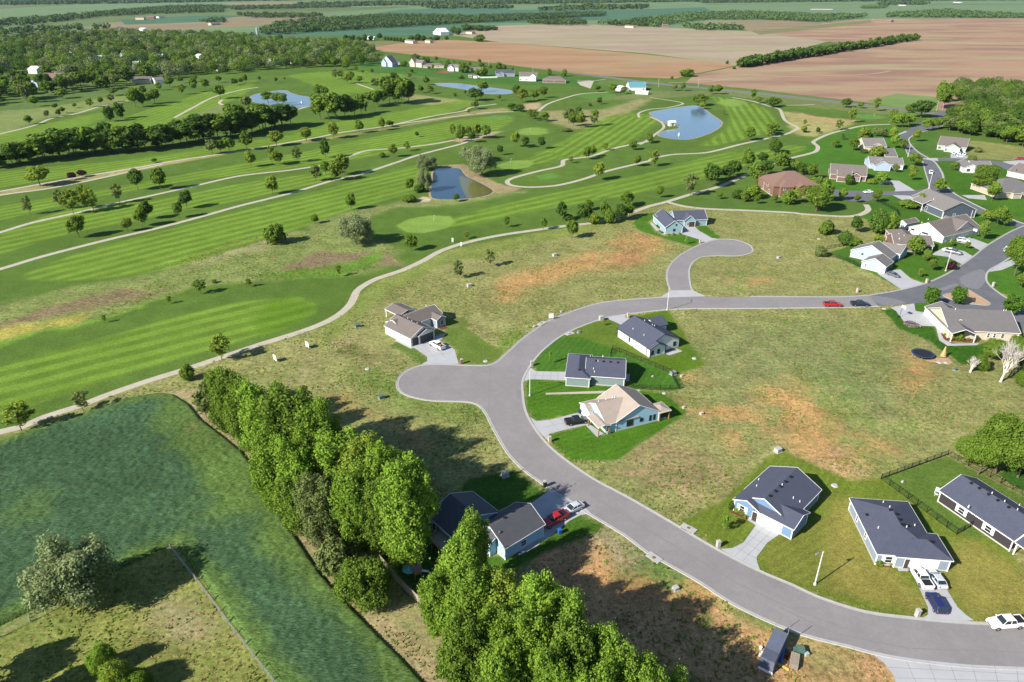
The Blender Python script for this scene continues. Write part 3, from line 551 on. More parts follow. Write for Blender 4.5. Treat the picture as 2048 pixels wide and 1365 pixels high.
# cart paths
paths=[('Q1',[(-150,1010),(0,970),(150,935),(300,870),(550,790),(700,730),(1000,625),(1250,548),(1500,465),(1800,365),(2048,288)],'Q2',[(200,400),(350,320),(460,220),(520,100),(600,40)],'R5',[(450,900),(600,850),(720,795),(820,740),(950,695),(1150,650),(1350,620),(1550,592),(1700,575),(1870,535),(2048,475)],'R6',[(300,570),(480,515),(680,460),(850,390),(1050,300),(1230,245),(1400,200),(1422,160),(1390,125),(1500,70),(1650,30)],'R7',[(600,460),(820,450)]),
('R6',[(310,570),(430,600),(600,620),(900,632),(1250,650)],'R7',[(0,1265),(400,1290),(540,1275),(620,1230),(600,1180)]),
('R4',[(-300,930),(0,845),(250,770),(600,680),(900,610),(1150,545),(1400,475),(1700,400),(1950,325)],'R5',[(350,290),(550,225),(700,175),(950,110)],'R2',[(1000,820),(1080,800)]),
('R4',[(-300,720),(0,630),(200,570),(450,515),(700,455),(950,400),(1150,355),(1400,300),(1700,265),(1900,235)],'R5',[(200,225),(300,180),(400,150),(600,135),(800,110),(900,90)]),
('R4',[(-300,440),(0,390),(250,345),(500,300),(750,260),(1000,215),(1300,170),(1600,120),(1850,75)],'R2',[(250,775),(500,740),(750,685),(960,650),(1000,630),(1150,610)]),
('R4',[(-300,470),(0,412),(300,370),(600,310),(800,265),(950,232)]),('R2',[(550,730),(850,690),(1100,660),(1250,655)]),
('R1',[(-200,830),(0,785),(200,735),(300,695),(450,665),(600,620),(750,590)]),('R1',[(1020,690),(1130,630),(1250,570),(1400,530),(1510,512)]),
('R1',[(1300,585),(1285,605),(1340,632)]),('R1',[(1650,675),(1750,640),(1870,603)]),('R2',[(1390,655),(1450,610),(1550,575),(1650,550),(1800,540)]),('R2',[(330,490),(430,525)]),
('R5',[(2048,95),(1850,135),(1700,185),(1550,205),(1530,240),(1400,270),(1250,310),(1212,332),(1240,355),(1350,365),(1500,355),(1650,320),(1800,270),(2048,210)],'R6',[(200,250),(350,220),(600,205),(850,145),(1050,100),(1200,65),(1270,30)],'R3',[(810,700),(740,660),(710,600),(660,585),(560,555),(450,535)]),
('R3',[(0,640),(60,670),(75,700),(30,735),(0,760)],'R5',[(1990,115)]),('R3',[(-60,645),(-60,620),(0,600),(100,590),(180,570),(150,558),(0,535)]),('R3',[(740,577),(820,577),(900,573)]),
('R2',[(1620,470),(1700,475),(1790,465)]),('R2',[(1680,505),(1640,485),(1700,470)])]
for i,pl in enumerate(paths):
    q=[]
    for j in range(0,len(pl),2): q+=cc(pl[j],*pl[j+1])
    pts=spline(gp(q),2.5); w=1.35 if i not in(0,13,1) else 1.3
    if i>=14: w=1.0
    L,R=ribbon_pts(pts,(w,-w)); m=MB(); n=len(pts); z=.0085+.0042*(i%6)
    m.add([(p.x,p.y,z) for p in L]+[(p.x,p.y,z) for p in R],[(j,n+j,n+j+1,j+1) for j in range(n-1)])
    o=m.build('cart_path',M['path']); o['kind']='structure'
slab('gravel_yard','R2',[(1620,480),(1720,475),(1700,520),(1640,500)],.03,'path')
# field track
L,R=ribbon_pts(spline(gp(cc('R3',(100,455),(300,450),(500,430),(900,418),(1200,408),(1320,390))),8),(1.3,-1.3)); M['track']=mat('field_track',(.40,.27,.19),1); flat('field_track',L+R[::-1],.23,M['track'])
# ponds: water in a hollow with an earth rim
wm=D.materials.new('pond_water'); wm.use_nodes=True; n=wm.node_tree.nodes; l=wm.node_tree.links; b=n['Principled BSDF']
b.inputs['Base Color'].default_value=(.025,.055,.09,1); b.inputs['Roughness'].default_value=.12; b.inputs['IOR'].default_value=1.33
nn=n.new('ShaderNodeTexNoise'); nn.inputs['Scale'].default_value=1.2; g=n.new('ShaderNodeNewGeometry'); l.new(g.outputs['Position'],nn.inputs[0]); bp=n.new('ShaderNodeBump'); bp.inputs['Strength'].default_value=.25; bp.inputs['Distance'].default_value=.1; l.new(nn.outputs[0],bp.inputs['Height']); l.new(bp.outputs[0],b.inputs['Normal']); M['water']=wm
def wcopy(name,col):
    m=wm.copy(); m.name=name; m.node_tree.nodes['Principled BSDF'].inputs['Base Color'].default_value=(*col,1); return m
M['water_pale']=wcopy('pale_pond_water',(.075,.13,.20)); M['shallow']=wcopy('muddy_shallows',(.10,.10,.03))
M['bank']=mat('earth_bank',(.27,.21,.13),1,.05,noise=[(.5,.25,W1),(3,.2,W1)])
def pond(k,pts,m='water'):
    e=outline(k,pts,step=2.0); L,R=ribbon_pts(e,(1.1,-1.1),True); n=len(e)
    A=sum((e[i].x*e[(i+1)%n].y-e[(i+1)%n].x*e[i].y) for i in range(n)); out=R if A>0 else L
    mb=MB(); mb.add([(p.x,p.y,.02) for p in out]+[(p.x,p.y,.055) for p in e],[(i,(i+1)%n,n+(i+1)%n,n+i) for i in range(n)]); o=mb.build('pond_bank',M['bank']); o['kind']='structure'
    return flat('water',e,.05,M[m])
pond('R5',[(800,258),(870,255),(930,255),(970,300),(1050,340),(1125,385),(1100,410),(1000,430),(850,438),(780,430),(765,400),(775,330),(780,280)])
flat('shallow_water',outline('R5',[(935,300),(975,310),(1050,345),(1120,385),(1095,408),(990,428),(960,400),(940,350)]),.056,M['shallow'])
pond('R3',[(0,620),(70,603),(150,590),(250,580),(290,595),(330,625),(390,670),(370,705),(300,740),(200,765),(100,757),(45,740),(90,717),(165,703),(150,690),(110,685),(60,662)],'water_pale')
pond('R1',[(1480,560),(1560,540),(1660,530),(1700,545),(1750,560),(1870,580),(1850,610),(1720,635),(1650,620),(1550,610),(1470,590)],'water_pale')
pond('R2',[(790,490),(870,487),(950,492),(1100,512),(1230,530),(1225,550),(1090,550),(950,522),(830,505)],'water_pale')
# ---------------- standing crop ----------------
poly=gp([(-260,970),(-100,915),(0,885)]+cc('Q1',(300,925),(560,850),(870,745),(1080,712),(1180,720),(1290,790),(1370,890),(1500,990),(1650,1110),(1780,1290))+[(560,1030),(600,1090),(640,1150),(692,1208),(745,1262),(800,1318),(850,1372),(900,1440),(660,1440),(620,1440),(560,1376),(480,1262),(400,1150),(352,1086),(240,1136),(120,1192),(0,1251),(-160,1320),(-400,1420)])
spl=[p.copy() for p in poly]
st=.42; xs=np.arange(min(p.x for p in poly)-1,max(p.x for p in poly)+1,st); ys=np.arange(max(52,min(p.y for p in poly))-1,max(p.y for p in poly)+1,st)
X,Y=np.meshgrid(xs,ys); nx=len(xs); d=sdf(X.ravel(),Y.ravel(),[(p.x,p.y) for p in poly]).reshape(X.shape)
row=math.radians(20)
z=.62*sstep(.25,-.35,d)+ (fbm(X*1.6,Y*1.6,2,3)-.5)*.55*sstep(0,-1,d)+(fbm(X*.12,Y*.12,4,2)-.5)*.35*sstep(0,-4,d)
z+= .08*(hash2(np.arange(X.size).reshape(X.shape)*1.0,X*0,3)-.5)
keep=d<.5; idx=-np.ones(X.shape,int); idx[keep]=np.arange(keep.sum()); vs=np.stack([X[keep],Y[keep],np.where(d[keep]>.25,-.01,z[keep])],1)
a=idx[:-1,:-1];b_=idx[:-1,1:];c_=idx[1:,1:];d_=idx[1:,:-1]; ok=(a>=0)&(b_>=0)&(c_>=0)&(d_>=0); fs=np.stack([a[ok],b_[ok],c_[ok],d_[ok]],1)
me=D.meshes.new('wheat_crop'); me.vertices.add(len(vs)); me.vertices.foreach_set('co',vs.astype(np.float32).ravel()); me.loops.add(fs.size); me.loops.foreach_set('vertex_index',fs.ravel().astype(np.int32)); me.polygons.add(len(fs)); me.polygons.foreach_set('loop_start',np.arange(0,fs.size,4,dtype=np.int32)); me.polygons.foreach_set('loop_total',np.full(len(fs),4,np.int32)); me.update(calc_edges=True)
xx,yy=vs[:,0],vs[:,1]; dd=d[keep]
teal=np.array((.040,.082,.036)); grn=np.array((.080,.130,.028)); tn=np.array((.17,.16,.06))
# yellower where the crop is thin: near its edges and in drifts
right=sdf(xx+(fbm(xx*.1,yy*.1,1)-.5)*9,yy+(fbm(xx*.1,yy*.1,2)-.5)*9,[tuple(p[:2]) for p in gp([(310,780),(400,790),(560,1000),(900,1440),(840,1440),(620,1200),(560,1110),(520,1040),(440,1000),(380,930),(335,860),(300,800)])])
inner=np.minimum(np.abs(dd),30); w=np.clip(1-sstep(-3,3,right),0,1)*.85
w=np.maximum(w,(1-sstep(1.0,4.5,inner+(fbm(xx*.3,yy*.3,8)-.5)*3))*.75)
for cu,cv,r,am in ((470,1000,9,.85),(540,1010,7,.8),(60,1020,6,.4),(610,1110,5,.6),(330,850,6,.6),(100,1160,5,.25),(620,1180,4,.4)):
    p=P(cu,cv); q=np.hypot(xx-p.x,(yy-p.y))+(fbm(xx*.15,yy*.15,6)-.5)*9; w=np.maximum(w,am*(1-sstep(r*.3,r*1.2,q)))
w=np.clip(w,0,1)[:,None]; col=teal*(1-w)+grn*w
t=(1-sstep(0,2.2,np.hypot(xx-P(385,860).x,(yy-P(385,860).y)*.5)))[:,None]*.5; col=col*(1-t)+tn*t
col*= (1+.45*(fbm(xx*.05,yy*.11,12)-.5))[:,None]*(1+.4*(fbm(xx*1.4,yy*1.4,21,3)-.5))[:,None]*(1+.35*(fbm(xx*.3,yy*.3,31,3)-.5))[:,None]
ca=me.color_attributes.new('tint','FLOAT_COLOR','POINT'); c4=np.ones((len(vs),4),np.float32); c4[:,:3]=col; ca.data.foreach_set('color',c4.ravel())
cm=D.materials.new('wheat_blades'); cm.use_nodes=True; b=cm.node_tree.nodes['Principled BSDF']; b.inputs['Roughness'].default_value=.9; b.inputs['Specular IOR Level'].default_value=.1; at=cm.node_tree.nodes.new('ShaderNodeAttribute'); at.attribute_name='tint'; 
N=cm.node_tree.nodes; Lk=cm.node_tree.links; g=N.new('ShaderNodeNewGeometry'); n1=N.new('ShaderNodeTexNoise'); n1.inputs['Scale'].default_value=4.2; n1.inputs['Detail'].default_value=8; n1.inputs['Roughness'].default_value=.7
mp=N.new('ShaderNodeMapping'); _e=P(620,1440)-P(352,1086); mp.vector_type='POINT'; mp.inputs['Scale'].default_value=(.30,1.25,1); mp.inputs['Rotation'].default_value=(0,0,-math.atan2(_e.y,_e.x)); Lk.new(g.outputs['Position'],mp.inputs[0]); Lk.new(mp.outputs[0],n1.inputs[0]); r=N.new('ShaderNodeMapRange'); r.inputs[1].default_value=.36; r.inputs[2].default_value=.64; r.inputs[3].default_value=.38; r.inputs[4].default_value=1.75; Lk.new(n1.outputs[0],r.inputs[0])
vm=N.new('ShaderNodeVectorMath'); vm.operation='SCALE'; Lk.new(at.outputs['Color'],vm.inputs[0]); Lk.new(r.outputs[0],vm.inputs['Scale']); Lk.new(vm.outputs[0],b.inputs['Base Color'])
bp=N.new('ShaderNodeBump'); bp.inputs['Strength'].default_value=.8; bp.inputs['Distance'].default_value=.25; Lk.new(n1.outputs[0],bp.inputs['Height']); Lk.new(bp.outputs[0],b.inputs['Normal'])
me.materials.append(cm); o=link('wheat_crop',me); tag(o,'tall blue green wheat standing in the field at bottom left','crop',kind='stuff')
# patches, seams and cracks of the road surface
for k,pts in [('Q3',[(130,800),(168,803),(172,885),(135,870)]),('Q3',[(1090,62),(1200,56),(1200,60),(1092,66)]),('Q2',[(1715,1200),(1722,1200),(1735,800),(1728,800)]),('Q8',[(0,960),(300,1100),(700,1180),(1319,1200),(1319,1206),(700,1186),(300,1106),(0,966)]),('Q7',[(0,350),(400,590),(800,830),(1100,970),(1406,1080),(1406,1084),(1100,975),(800,836),(400,596),(0,356)])]:
    flat('road_seam',gp(cc(k,*pts)),.0235,M['seam2'] if 'seam2' in M else M.setdefault('seam2',mat('sealed_seam',(.175,.165,.168),.9,noise=[(3,.15,W1)])))
for k,pts in [('R8',[(1150,560),(1300,500),(1340,560),(1280,640),(1180,620)]),('R8',[(480,692),(620,700),(760,740),(600,755)]),('R8',[(1000,640),(1120,600),(1140,612),(1020,655)])]:
    flat('worn_patch',spline(gp(cc(k,*pts)),1,True),.0195,M.setdefault('worn',mat('worn_asphalt',(.15,.15,.165),.9,noise=[(1.2,.2,W1),(8,.15,W1)])))
# ================= trees =================
def leafmat(name,c1,c2,tr=.35,rand=.14):
    m=D.materials.new(name); m.use_nodes=True; t=m.node_tree; N=t.nodes; Lk=t.links; N.remove(N['Principled BSDF']); out=N['Material Output']
    geo=N.new('ShaderNodeNewGeometry'); oi=N.new('ShaderNodeObjectInfo')
    mx=N.new('ShaderNodeMix'); mx.data_type='RGBA'; mx.inputs[6].default_value=(*c1,1); mx.inputs[7].default_value=(*c2,1)
    Lk.new(geo.outputs['Random Per Island'],mx.inputs[0])
    r=N.new('ShaderNodeMapRange'); r.inputs[3].default_value=1-rand; r.inputs[4].default_value=1+rand; Lk.new(oi.outputs['Random'],r.inputs[0])
    vm=N.new('ShaderNodeVectorMath'); vm.operation='SCALE'; Lk.new(mx.outputs[2],vm.inputs[0]); Lk.new(r.outputs[0],vm.inputs['Scale'])
    df=N.new('ShaderNodeBsdfDiffuse'); tb=N.new('ShaderNodeBsdfTranslucent'); ms=N.new('ShaderNodeMixShader'); ms.inputs[0].default_value=tr
    Lk.new(vm.outputs[0],df.inputs[0]); Lk.new(vm.outputs[0],tb.inputs[0]); Lk.new(df.outputs[0],ms.inputs[1]); Lk.new(tb.outputs[0],ms.inputs[2]); Lk.new(ms.outputs[0],out.inputs[0]); return m
LM={'bright':leafmat('bright_leaves',(.13,.235,.024),(.25,.37,.055),.40,.2),'mid':leafmat('green_leaves',(.10,.175,.022),(.18,.265,.042)),'deep':leafmat('dark_leaves',(.058,.115,.02),(.105,.175,.034)),
'yel':leafmat('yellow_green_leaves',(.16,.235,.03),(.25,.32,.05)),'silver':leafmat('silver_leaves',(.17,.22,.09),(.28,.33,.16)),'dull':leafmat('dull_leaves',(.13,.18,.05),(.21,.25,.085)),
'oval':leafmat('glossy_leaves',(.06,.14,.018),(.11,.21,.03)),'purple':leafmat('purple_leaves',(.06,.025,.03),(.1,.04,.045)),'red':leafmat('red_leaves',(.16,.03,.03),(.22,.05,.04)),'far':leafmat('distant_leaves',(.055,.098,.034),(.09,.14,.05),.25,.25)}
M['bark']=mat('bark',(.13,.10,.075),.95,.05,noise=[(3,.25,O1)]); M['palebark']=mat('pale_bark',(.34,.31,.27),.95,.05,noise=[(3,.15,O1)])
def limb(mb,a,b,r0,r1,bend=.12,n=6,seg=3,R=rnd):
    a=Vector(a);b=Vector(b); L=(b-a).length; p=a; rp=r0
    off=Vector((R.uniform(-1,1),R.uniform(-1,1),R.uniform(-.3,.3)))*L*bend
    for k in range(1,seg+1):
        t=k/seg; q=a.lerp(b,t)+off*math.sin(t*math.pi); r=r0+(r1-r0)*t; mb.tube(p,q,rp,r,n,caps=False); p=q; rp=r
def crown_mesh(name,lobes,nleaf,size,seed,m,fill=.35,droop=0,flatup=.0,sub=0,sig=0):
    """thousands of leaf sprays gathered in twigs spread through a cloud of lobes: [(centre,radius(x,y,z),weight)]"""
    R=np.random.RandomState(seed); w=np.array([l[2] for l in lobes],float); w/=w.sum(); nc=nleaf//sub if sub else nleaf; nleaf=nc*(sub or 1)
    pick=R.choice(len(lobes),nc,p=w); cen=np.array([l[0] for l in lobes])[pick]; rad=np.array([l[1] for l in lobes])[pick]
    d=R.normal(size=(nc,3)); d/=np.linalg.norm(d,axis=1)[:,None]
    rr=np.where(R.rand(nc)<fill,R.rand(nc)**.4*1.12,.82+.28*R.rand(nc)); lump=.75+.5*fbm(d[:,0]*2.1+pick*7.3,d[:,1]*2.1+d[:,2]*1.7,seed%17,3)
    pos=cen+d*rad*(rr*lump)[:,None]; pos[:,2]-=droop*np.abs(R.rand(nc))*rad[:,2]
    if sub:
        pos=np.repeat(pos,sub,0); d=np.repeat(d,sub,0); o=R.normal(size=(nleaf,3))*sig*np.array((1,1,1.25)); pos=pos+o; on=o/(np.linalg.norm(o,axis=1)[:,None]+1e-9); d=d*.6+on*.8
    nn=d+R.normal(size=(nleaf,3))*.55+np.array((0,0,flatup)); nn/=np.linalg.norm(nn,axis=1)[:,None]
    up=R.normal(size=(nleaf,3)); t1=np.cross(nn,up); t1/=np.linalg.norm(t1,axis=1)[:,None]; t2=np.cross(nn,t1)
    s=size*(.6+.8*R.rand(nleaf))[:,None]
    q=np.stack([pos-t1*s*.5-t2*s*.28,pos+t1*s*.1-t2*s*.5,pos+t1*s*.6+t2*s*.05,pos+t1*s*.0+t2*s*.5],1).reshape(-1,3)
    me=D.meshes.new(name); me.vertices.add(len(q)); me.vertices.foreach_set('co',q.astype(np.float32).ravel()); me.loops.add(len(q)); me.loops.foreach_set('vertex_index',np.arange(len(q),dtype=np.int32))
    me.polygons.add(nleaf); me.polygons.foreach_set('loop_start',np.arange(0,len(q),4,dtype=np.int32)); me.polygons.foreach_set('loop_total',np.full(nleaf,4,np.int32)); me.update(calc_edges=True); me.materials.append(m); return me
def lobes_for(kind,seed):
    R=random.Random(seed); L=[]
    def put(x,y,z,rx,rz,w=None): L.append(((x,y,z),(rx,rx,rz),w or rx*rx))
    if kind in('round','broad'):    # unit tree: height 1, crown radius ~.36
        put(0,0,.62,.24,.27,.14)
        for k in range(13):
            a=k*2.4+R.uniform(-.4,.4); e=R.uniform(-.75,1); r=.23*math.sqrt(max(.1,1-e*e*.7)); put(r*math.cos(a),r*math.sin(a),.6+e*.26,R.uniform(.10,.15),R.uniform(.09,.14))
    elif kind=='oval':
        put(0,0,.56,.2,.32,.12)
        for k in range(15):
            a=k*2.4; z=.22+.68*(k/14); r=.19*math.sin(math.pi*min(1,(1.04-z)*1.15))**.6; put(r*math.cos(a),r*math.sin(a),z,.1,.11)
    elif kind=='airy':
        for k in range(12):
            a=k*2.4+R.uniform(-.5,.5); z=.34+.58*(k/11); r=.20*math.sin(math.pi*min(1,(1.08-z)*1.1))*R.uniform(.5,1.2); put(r*math.cos(a),r*math.sin(a),z,R.uniform(.06,.11),R.uniform(.06,.12))
    elif kind=='belt':   # tall, bare legs, broken crown
        for k in range(11):
            a=k*2.4+R.uniform(-.6,.6); z=.30+.62*R.random(); r=.19*R.uniform(.1,1.25); put(r*math.cos(a),r*math.sin(a),z,R.uniform(.06,.13),R.uniform(.08,.16))
        put(R.uniform(-.05,.05),0,.66,.13,.24,.02)
    elif kind=='big':    # cottonwood: upright rising plumes
        put(0,0,.55,.2,.34,.10)
        for k in range(44):
            a=k*2.4+R.uniform(-.6,.6); z=.12+.82*((k+.5)/44); r=.225*math.sin(math.pi*min(1,(1.05-z)*.98))**.55*R.uniform(.5,1.1); put(r*math.cos(a),r*math.sin(a),z,R.uniform(.05,.10),R.uniform(.06,.15))
    elif kind=='willow':
        put(0,0,.55,.3,.25,.08)
        for k in range(22):
            a=k*2.4+R.uniform(-.4,.4); e=R.uniform(-.5,1); r=.44*math.sqrt(max(.08,1-e*e*.8))*R.uniform(.7,1.05); put(r*math.cos(a),r*math.sin(a),.5+e*.34,R.uniform(.11,.17),R.uniform(.10,.16))
    elif kind in('bush','dense'):
        put(0,0,.45,.38,.4,.14)
        for k in range(10):
            a=k*2.4; e=R.uniform(-.4,1); r=.34*math.sqrt(max(.1,1-e*e)); put(r*math.cos(a),r*math.sin(a),.42+e*.36,R.uniform(.16,.24),R.uniform(.15,.22))
    return L
def trunk_obj(name,kind,seed,bark,parent,lobes):
    mb=MB(); R=random.Random(seed)
    if kind in('bush','dense'): limb(mb,(0,0,-.02),(0.02,0,.35),.04,.02,R=R)
    else:
        top={'round':.62,'broad':.62,'oval':.6,'airy':.85,'belt':.8,'big':.85,'willow':.5}[kind]; tr={'round':.017,'broad':.02,'oval':.016,'airy':.010,'belt':.010,'big':.016,'willow':.03}[kind]
        limb(mb,(0,0,-.02),(R.uniform(-.02,.02),R.uniform(-.02,.02),top),tr,tr*.35,.03,8,5,R)
        for l in lobes[1:9]:
            c=Vector(l[0]); s=max(.14,min(top*.85,c.z-.22)); limb(mb,(0,0,s),c,tr*.45,tr*.12,.1,5,3,R)
    return mb.build(name,bark,parent,True)
PROTO={}
def proto(kind,leaf,k,nleaf,size,bark='bark'):
    key=(kind,leaf,k)
    if key in PROTO: return PROTO[key]
    seed=(sum(ord(c) for c in kind)*31+k*97)%9973; lb=lobes_for(kind,seed); fill={'airy':.7,'belt':.65,'big':.62,'willow':.6}.get(kind,.5)
    sb,sg={'broad':(24,.026),'dense':(24,.035),'big':(26,.020),'willow':(20,.035),'round':(14,.030),'oval':(14,.022),'airy':(14,.022),'belt':(14,.026),'bush':(14,.045)}[kind]
    cm_=crown_mesh('crown',lb,nleaf,size,seed,LM[leaf],fill,.25 if kind=='willow' else 0,sub=sb,sig=sg)
    t=trunk_obj('trunk',kind,seed,M[bark],None,lb); tm=t.data; D.objects.remove(t); PROTO[key]=(cm_,tm); return PROTO[key]
NAME={'broad':'broad_tree','dense':'dense_tree','round':'round_tree','oval':'oval_tree','airy':'young_tree','belt':'shelter_tree','big':'cottonwood_tree','willow':'willow_tree','bush':'shrub'}
NT=[0]; TREES=[]
DENS={'round':(4400,.056),'oval':(5200,.042),'airy':(1900,.042),'belt':(4200,.055),'big':(42000,.0185),'willow':(22000,.030),'broad':(30000,.024),'dense':(30000,.030),'bush':(5200,.08)}
def tree(kind,p,h,w,leaf,label,group=None,cat=None,name=None,bark=None,lod=1.0,rz=None):
    """p foot of the tree, h height, w crown width in metres"""
    NT[0]+=1; k=NT[0]%4; nl,sz=DENS[kind]
    if lod<1: key_k=k%2+10; cmh,tmh=proto(kind,leaf,key_k,int(nl*lod),sz/math.sqrt(lod)*.9,bark or 'bark')
    else: cmh,tmh=proto(kind,leaf,k,nl,sz,bark or ('palebark' if kind=='big' else 'bark'))
    base={'broad':.78,'dense':1.05,'round':.80,'oval':.56,'airy':.54,'belt':.54,'big':.615,'willow':1.02,'bush':1.08}[kind]
    o=empty(name or NAME[kind],(p.x,p.y,0),(NT[0]*1.7)%6.28 if rz is None else rz,label,cat or ('shrub' if kind=='bush' else 'tree'),group)
    s=w/base; o.scale=(s,s,h)
    a=link('crown',cmh,o); b=link('trunk',tmh,o); TREES.append(o); return o
ORD=['leftmost','second from left','third from left','fourth from left','fifth from left','sixth from left','seventh from left','eighth from left','ninth from left','tenth from left','eleventh from left','twelfth from left','thirteenth from left','fourteenth from left','fifteenth from left','sixteenth from left']
DESC={'broad':'broad leafy green tree','dense':'dense bushy green tree','round':'round leafy green tree','oval':'dense oval tree','airy':'thin airy young tree','belt':'tall bare-legged tree','big':'tall bright cottonwood','willow':'wide silvery willow','bush':'rounded green shrub'}
def cluster(k,where,items,group=None):
    """items (x,y foot, height, width in crop pixels, kind, leaf); labelled by their order from the left"""
    sc=CR[k][2]; its=sorted(items,key=lambda t:t[0]); n=len(its)
    for i,(x,y,h,w,kind,leaf) in enumerate(its):
        u,v=cc(k,(x,y))[0]; p=P(u,v); hm=height_at(p,v-h/sc); wm_=w/sc/ppm(p)
        dk=DESC[kind]; d=dk; d={'yel':'yellow-green ','silver':'silvery ','dull':'greyish ','purple':'purple-leaved ','red':'red-leaved ','deep':'dark '}.get(leaf,'')+(d if leaf not in('silver',) else d.replace('silvery ',''))
        lab=d+' '+where if n==1 else f"{d} {where}, {ORD[i] if i<len(ORD) else 'further right'}"
        tree(kind,p,hm,wm_,leaf,lab,group if n>1 else None)
def row(k,where,tops,group): return cluster(k,where,tops,group)
r_,a_,b_t='round','airy','belt'
TG='trees scattered over the golf course'
# golf course, left part (crop R4)
cluster('R4','by the long lower cart path at left',[(465,660,135,115,r_,'mid'),(750,625,80,70,r_,'yel'),(835,595,110,85,r_,'mid'),(865,555,110,85,r_,'deep'),(1050,545,100,65,r_,'mid'),(1095,490,105,85,r_,'deep'),(1595,408,110,85,r_,'yel')],TG)
cluster('R4','standing beside the second cart path at left',[(178,528,110,60,a_,'dull'),(368,495,115,60,a_,'dull'),(430,522,140,95,a_,'yel'),(490,492,140,85,a_,'yel'),(548,505,140,90,a_,'yel'),(700,458,115,65,a_,'dull'),(808,382,125,95,r_,'deep'),(940,382,130,90,r_,'mid')],TG)
cluster('R4','near the twin cart paths at far left',[(237,358,120,145,r_,'yel'),(423,322,45,55,r_,'purple'),(483,305,40,60,r_,'purple'),(905,222,25,35,r_,'deep')],TG)
cluster('R4','right of the long tree belt',[(1245,172,90,80,r_,'dull'),(1293,165,80,60,r_,'mid'),(1343,158,85,80,r_,'mid'),(1447,148,110,85,r_,'mid'),(1620,125,95,95,r_,'yel'),(1792,92,80,75,r_,'yel'),(1955,82,90,60,a_,'yel')],TG)
cluster('R4','on the middle fairway strip',[(1470,248,95,70,r_,'yel'),(1595,232,110,55,a_,'yel'),(1627,238,90,75,r_,'mid'),(1740,220,90,60,a_,'dull'),(1908,195,110,60,r_,'deep')],TG)
cluster('R4','in the group right of the middle strip',[(1850,330,95,70,a_,'dull'),(1908,290,80,60,r_,'mid'),(1965,330,115,75,a_,'yel'),(2015,295,125,80,a_,'mid')],TG)
cluster('R4','in the wild grass strip',[(1845,578,52,50,r_,'mid')]); cluster('R4','casting shadow in the wild grass',[(1612,695,115,130,'bush','mid')])
cluster('R4','near the lower edge of the wild strip',[(1175,990,80,75,a_,'mid'),(1255,925,20,30,'bush','bright'),(1457,950,50,35,a_,'mid'),(1985,890,70,30,a_,'bright')],TG)
cluster('Q1','on the lowest left fairway',[(718,225,52,28,a_,'mid'),(1160,95,55,35,a_,'mid')],TG)
cluster('Q1','along the lowest cart path',[(150,965,190,190,a_,'yel'),(572,830,130,120,a_,'dull'),(1518,480,160,150,a_,'yel')],TG)
cluster('Q1','between lowest cart path and cottonwoods',[(1285,615,105,90,'bush','mid')])
# middle (crop R5)
cluster('R5','around the small pond',[(728,390,140,85,'willow','silver'),(745,265,90,120,'willow','silver'),(710,345,70,60,'bush','yel'),(645,390,80,60,r_,'mid'),(640,450,40,80,'bush','mid'),(700,395,50,60,'bush','deep'),(915,450,45,45,r_,'deep')],TG)
cluster('R5','behind the small pond',[(1020,215,95,170,'willow','silver'),(1065,300,170,150,'willow','silver'),(1000,160,30,110,'willow','dull')],TG)
cluster('R5','above the large putting green',[(300,498,95,68,r_,'mid'),(88,578,55,42,r_,'mid')],TG)
cluster('R5','left of the large putting green',[(330,700,180,190,'willow','silver')]); cluster('R5','below the large putting green',[(650,738,100,88,r_,'mid'),(975,668,42,35,a_,'yel')],TG)
cluster('R5','below the curving cart path',[(1115,830,100,60,a_,'dull'),(925,900,105,65,a_,'dull')],TG)
cluster('R5','above the bend of the cart path',[(1210,600,65,40,a_,'mid'),(1425,615,75,45,r_,'mid')],TG)
cluster('R5','in the thicket over the cart path',[(1530,562,110,70,r_,'deep'),(1590,665,110,85,r_,'mid'),(1665,575,110,105,r_,'deep'),(1720,580,70,70,'bush','yel'),(1780,560,120,70,r_,'mid'),(1810,575,80,70,'bush','mid'),(1880,560,95,90,r_,'deep'),(1905,485,95,80,r_,'mid'),(1690,500,60,60,r_,'mid'),(1570,560,40,60,'bush','deep')],'trees of the thicket over the cart path')
cluster('R5','on the sand patch',[(945,85,85,60,r_,'mid'),(985,70,65,55,r_,'mid'),(1005,105,70,50,r_,'deep'),(1035,80,90,65,r_,'yel'),(1092,82,85,58,r_,'mid'),(890,72,80,40,a_,'yel'),(935,100,60,55,r_,'mid')],TG)
cluster('R5','near the upper small green',[(1258,132,95,62,r_,'yel'),(1320,135,68,50,r_,'deep'),(1412,142,75,52,r_,'deep'),(1172,178,62,42,r_,'deep'),(685,72,33,28,r_,'deep')],TG)
cluster('R5','left of the small pond on the strip',[(545,190,78,60,r_,'yel'),(480,190,28,40,'bush','mid'),(150,195,105,55,a_,'deep'),(250,295,120,95,a_,'yel'),(150,290,75,60,r_,'mid'),(210,328,110,80,a_,'mid'),(95,330,95,60,a_,'dull'),(628,155,60,40,a_,'yel'),(38,100,90,70,r_,'yel')],TG)
cluster('R5','along the looping paths at right',[(1747,325,110,75,r_,'yel'),(1970,245,70,50,r_,'mid'),(1675,205,80,52,r_,'mid'),(1710,190,70,50,r_,'mid'),(1785,150,45,40,a_,'yel'),(1947,148,55,52,r_,'mid'),(1585,225,42,30,a_,'yel'),(2040,105,60,45,r_,'mid')],TG)
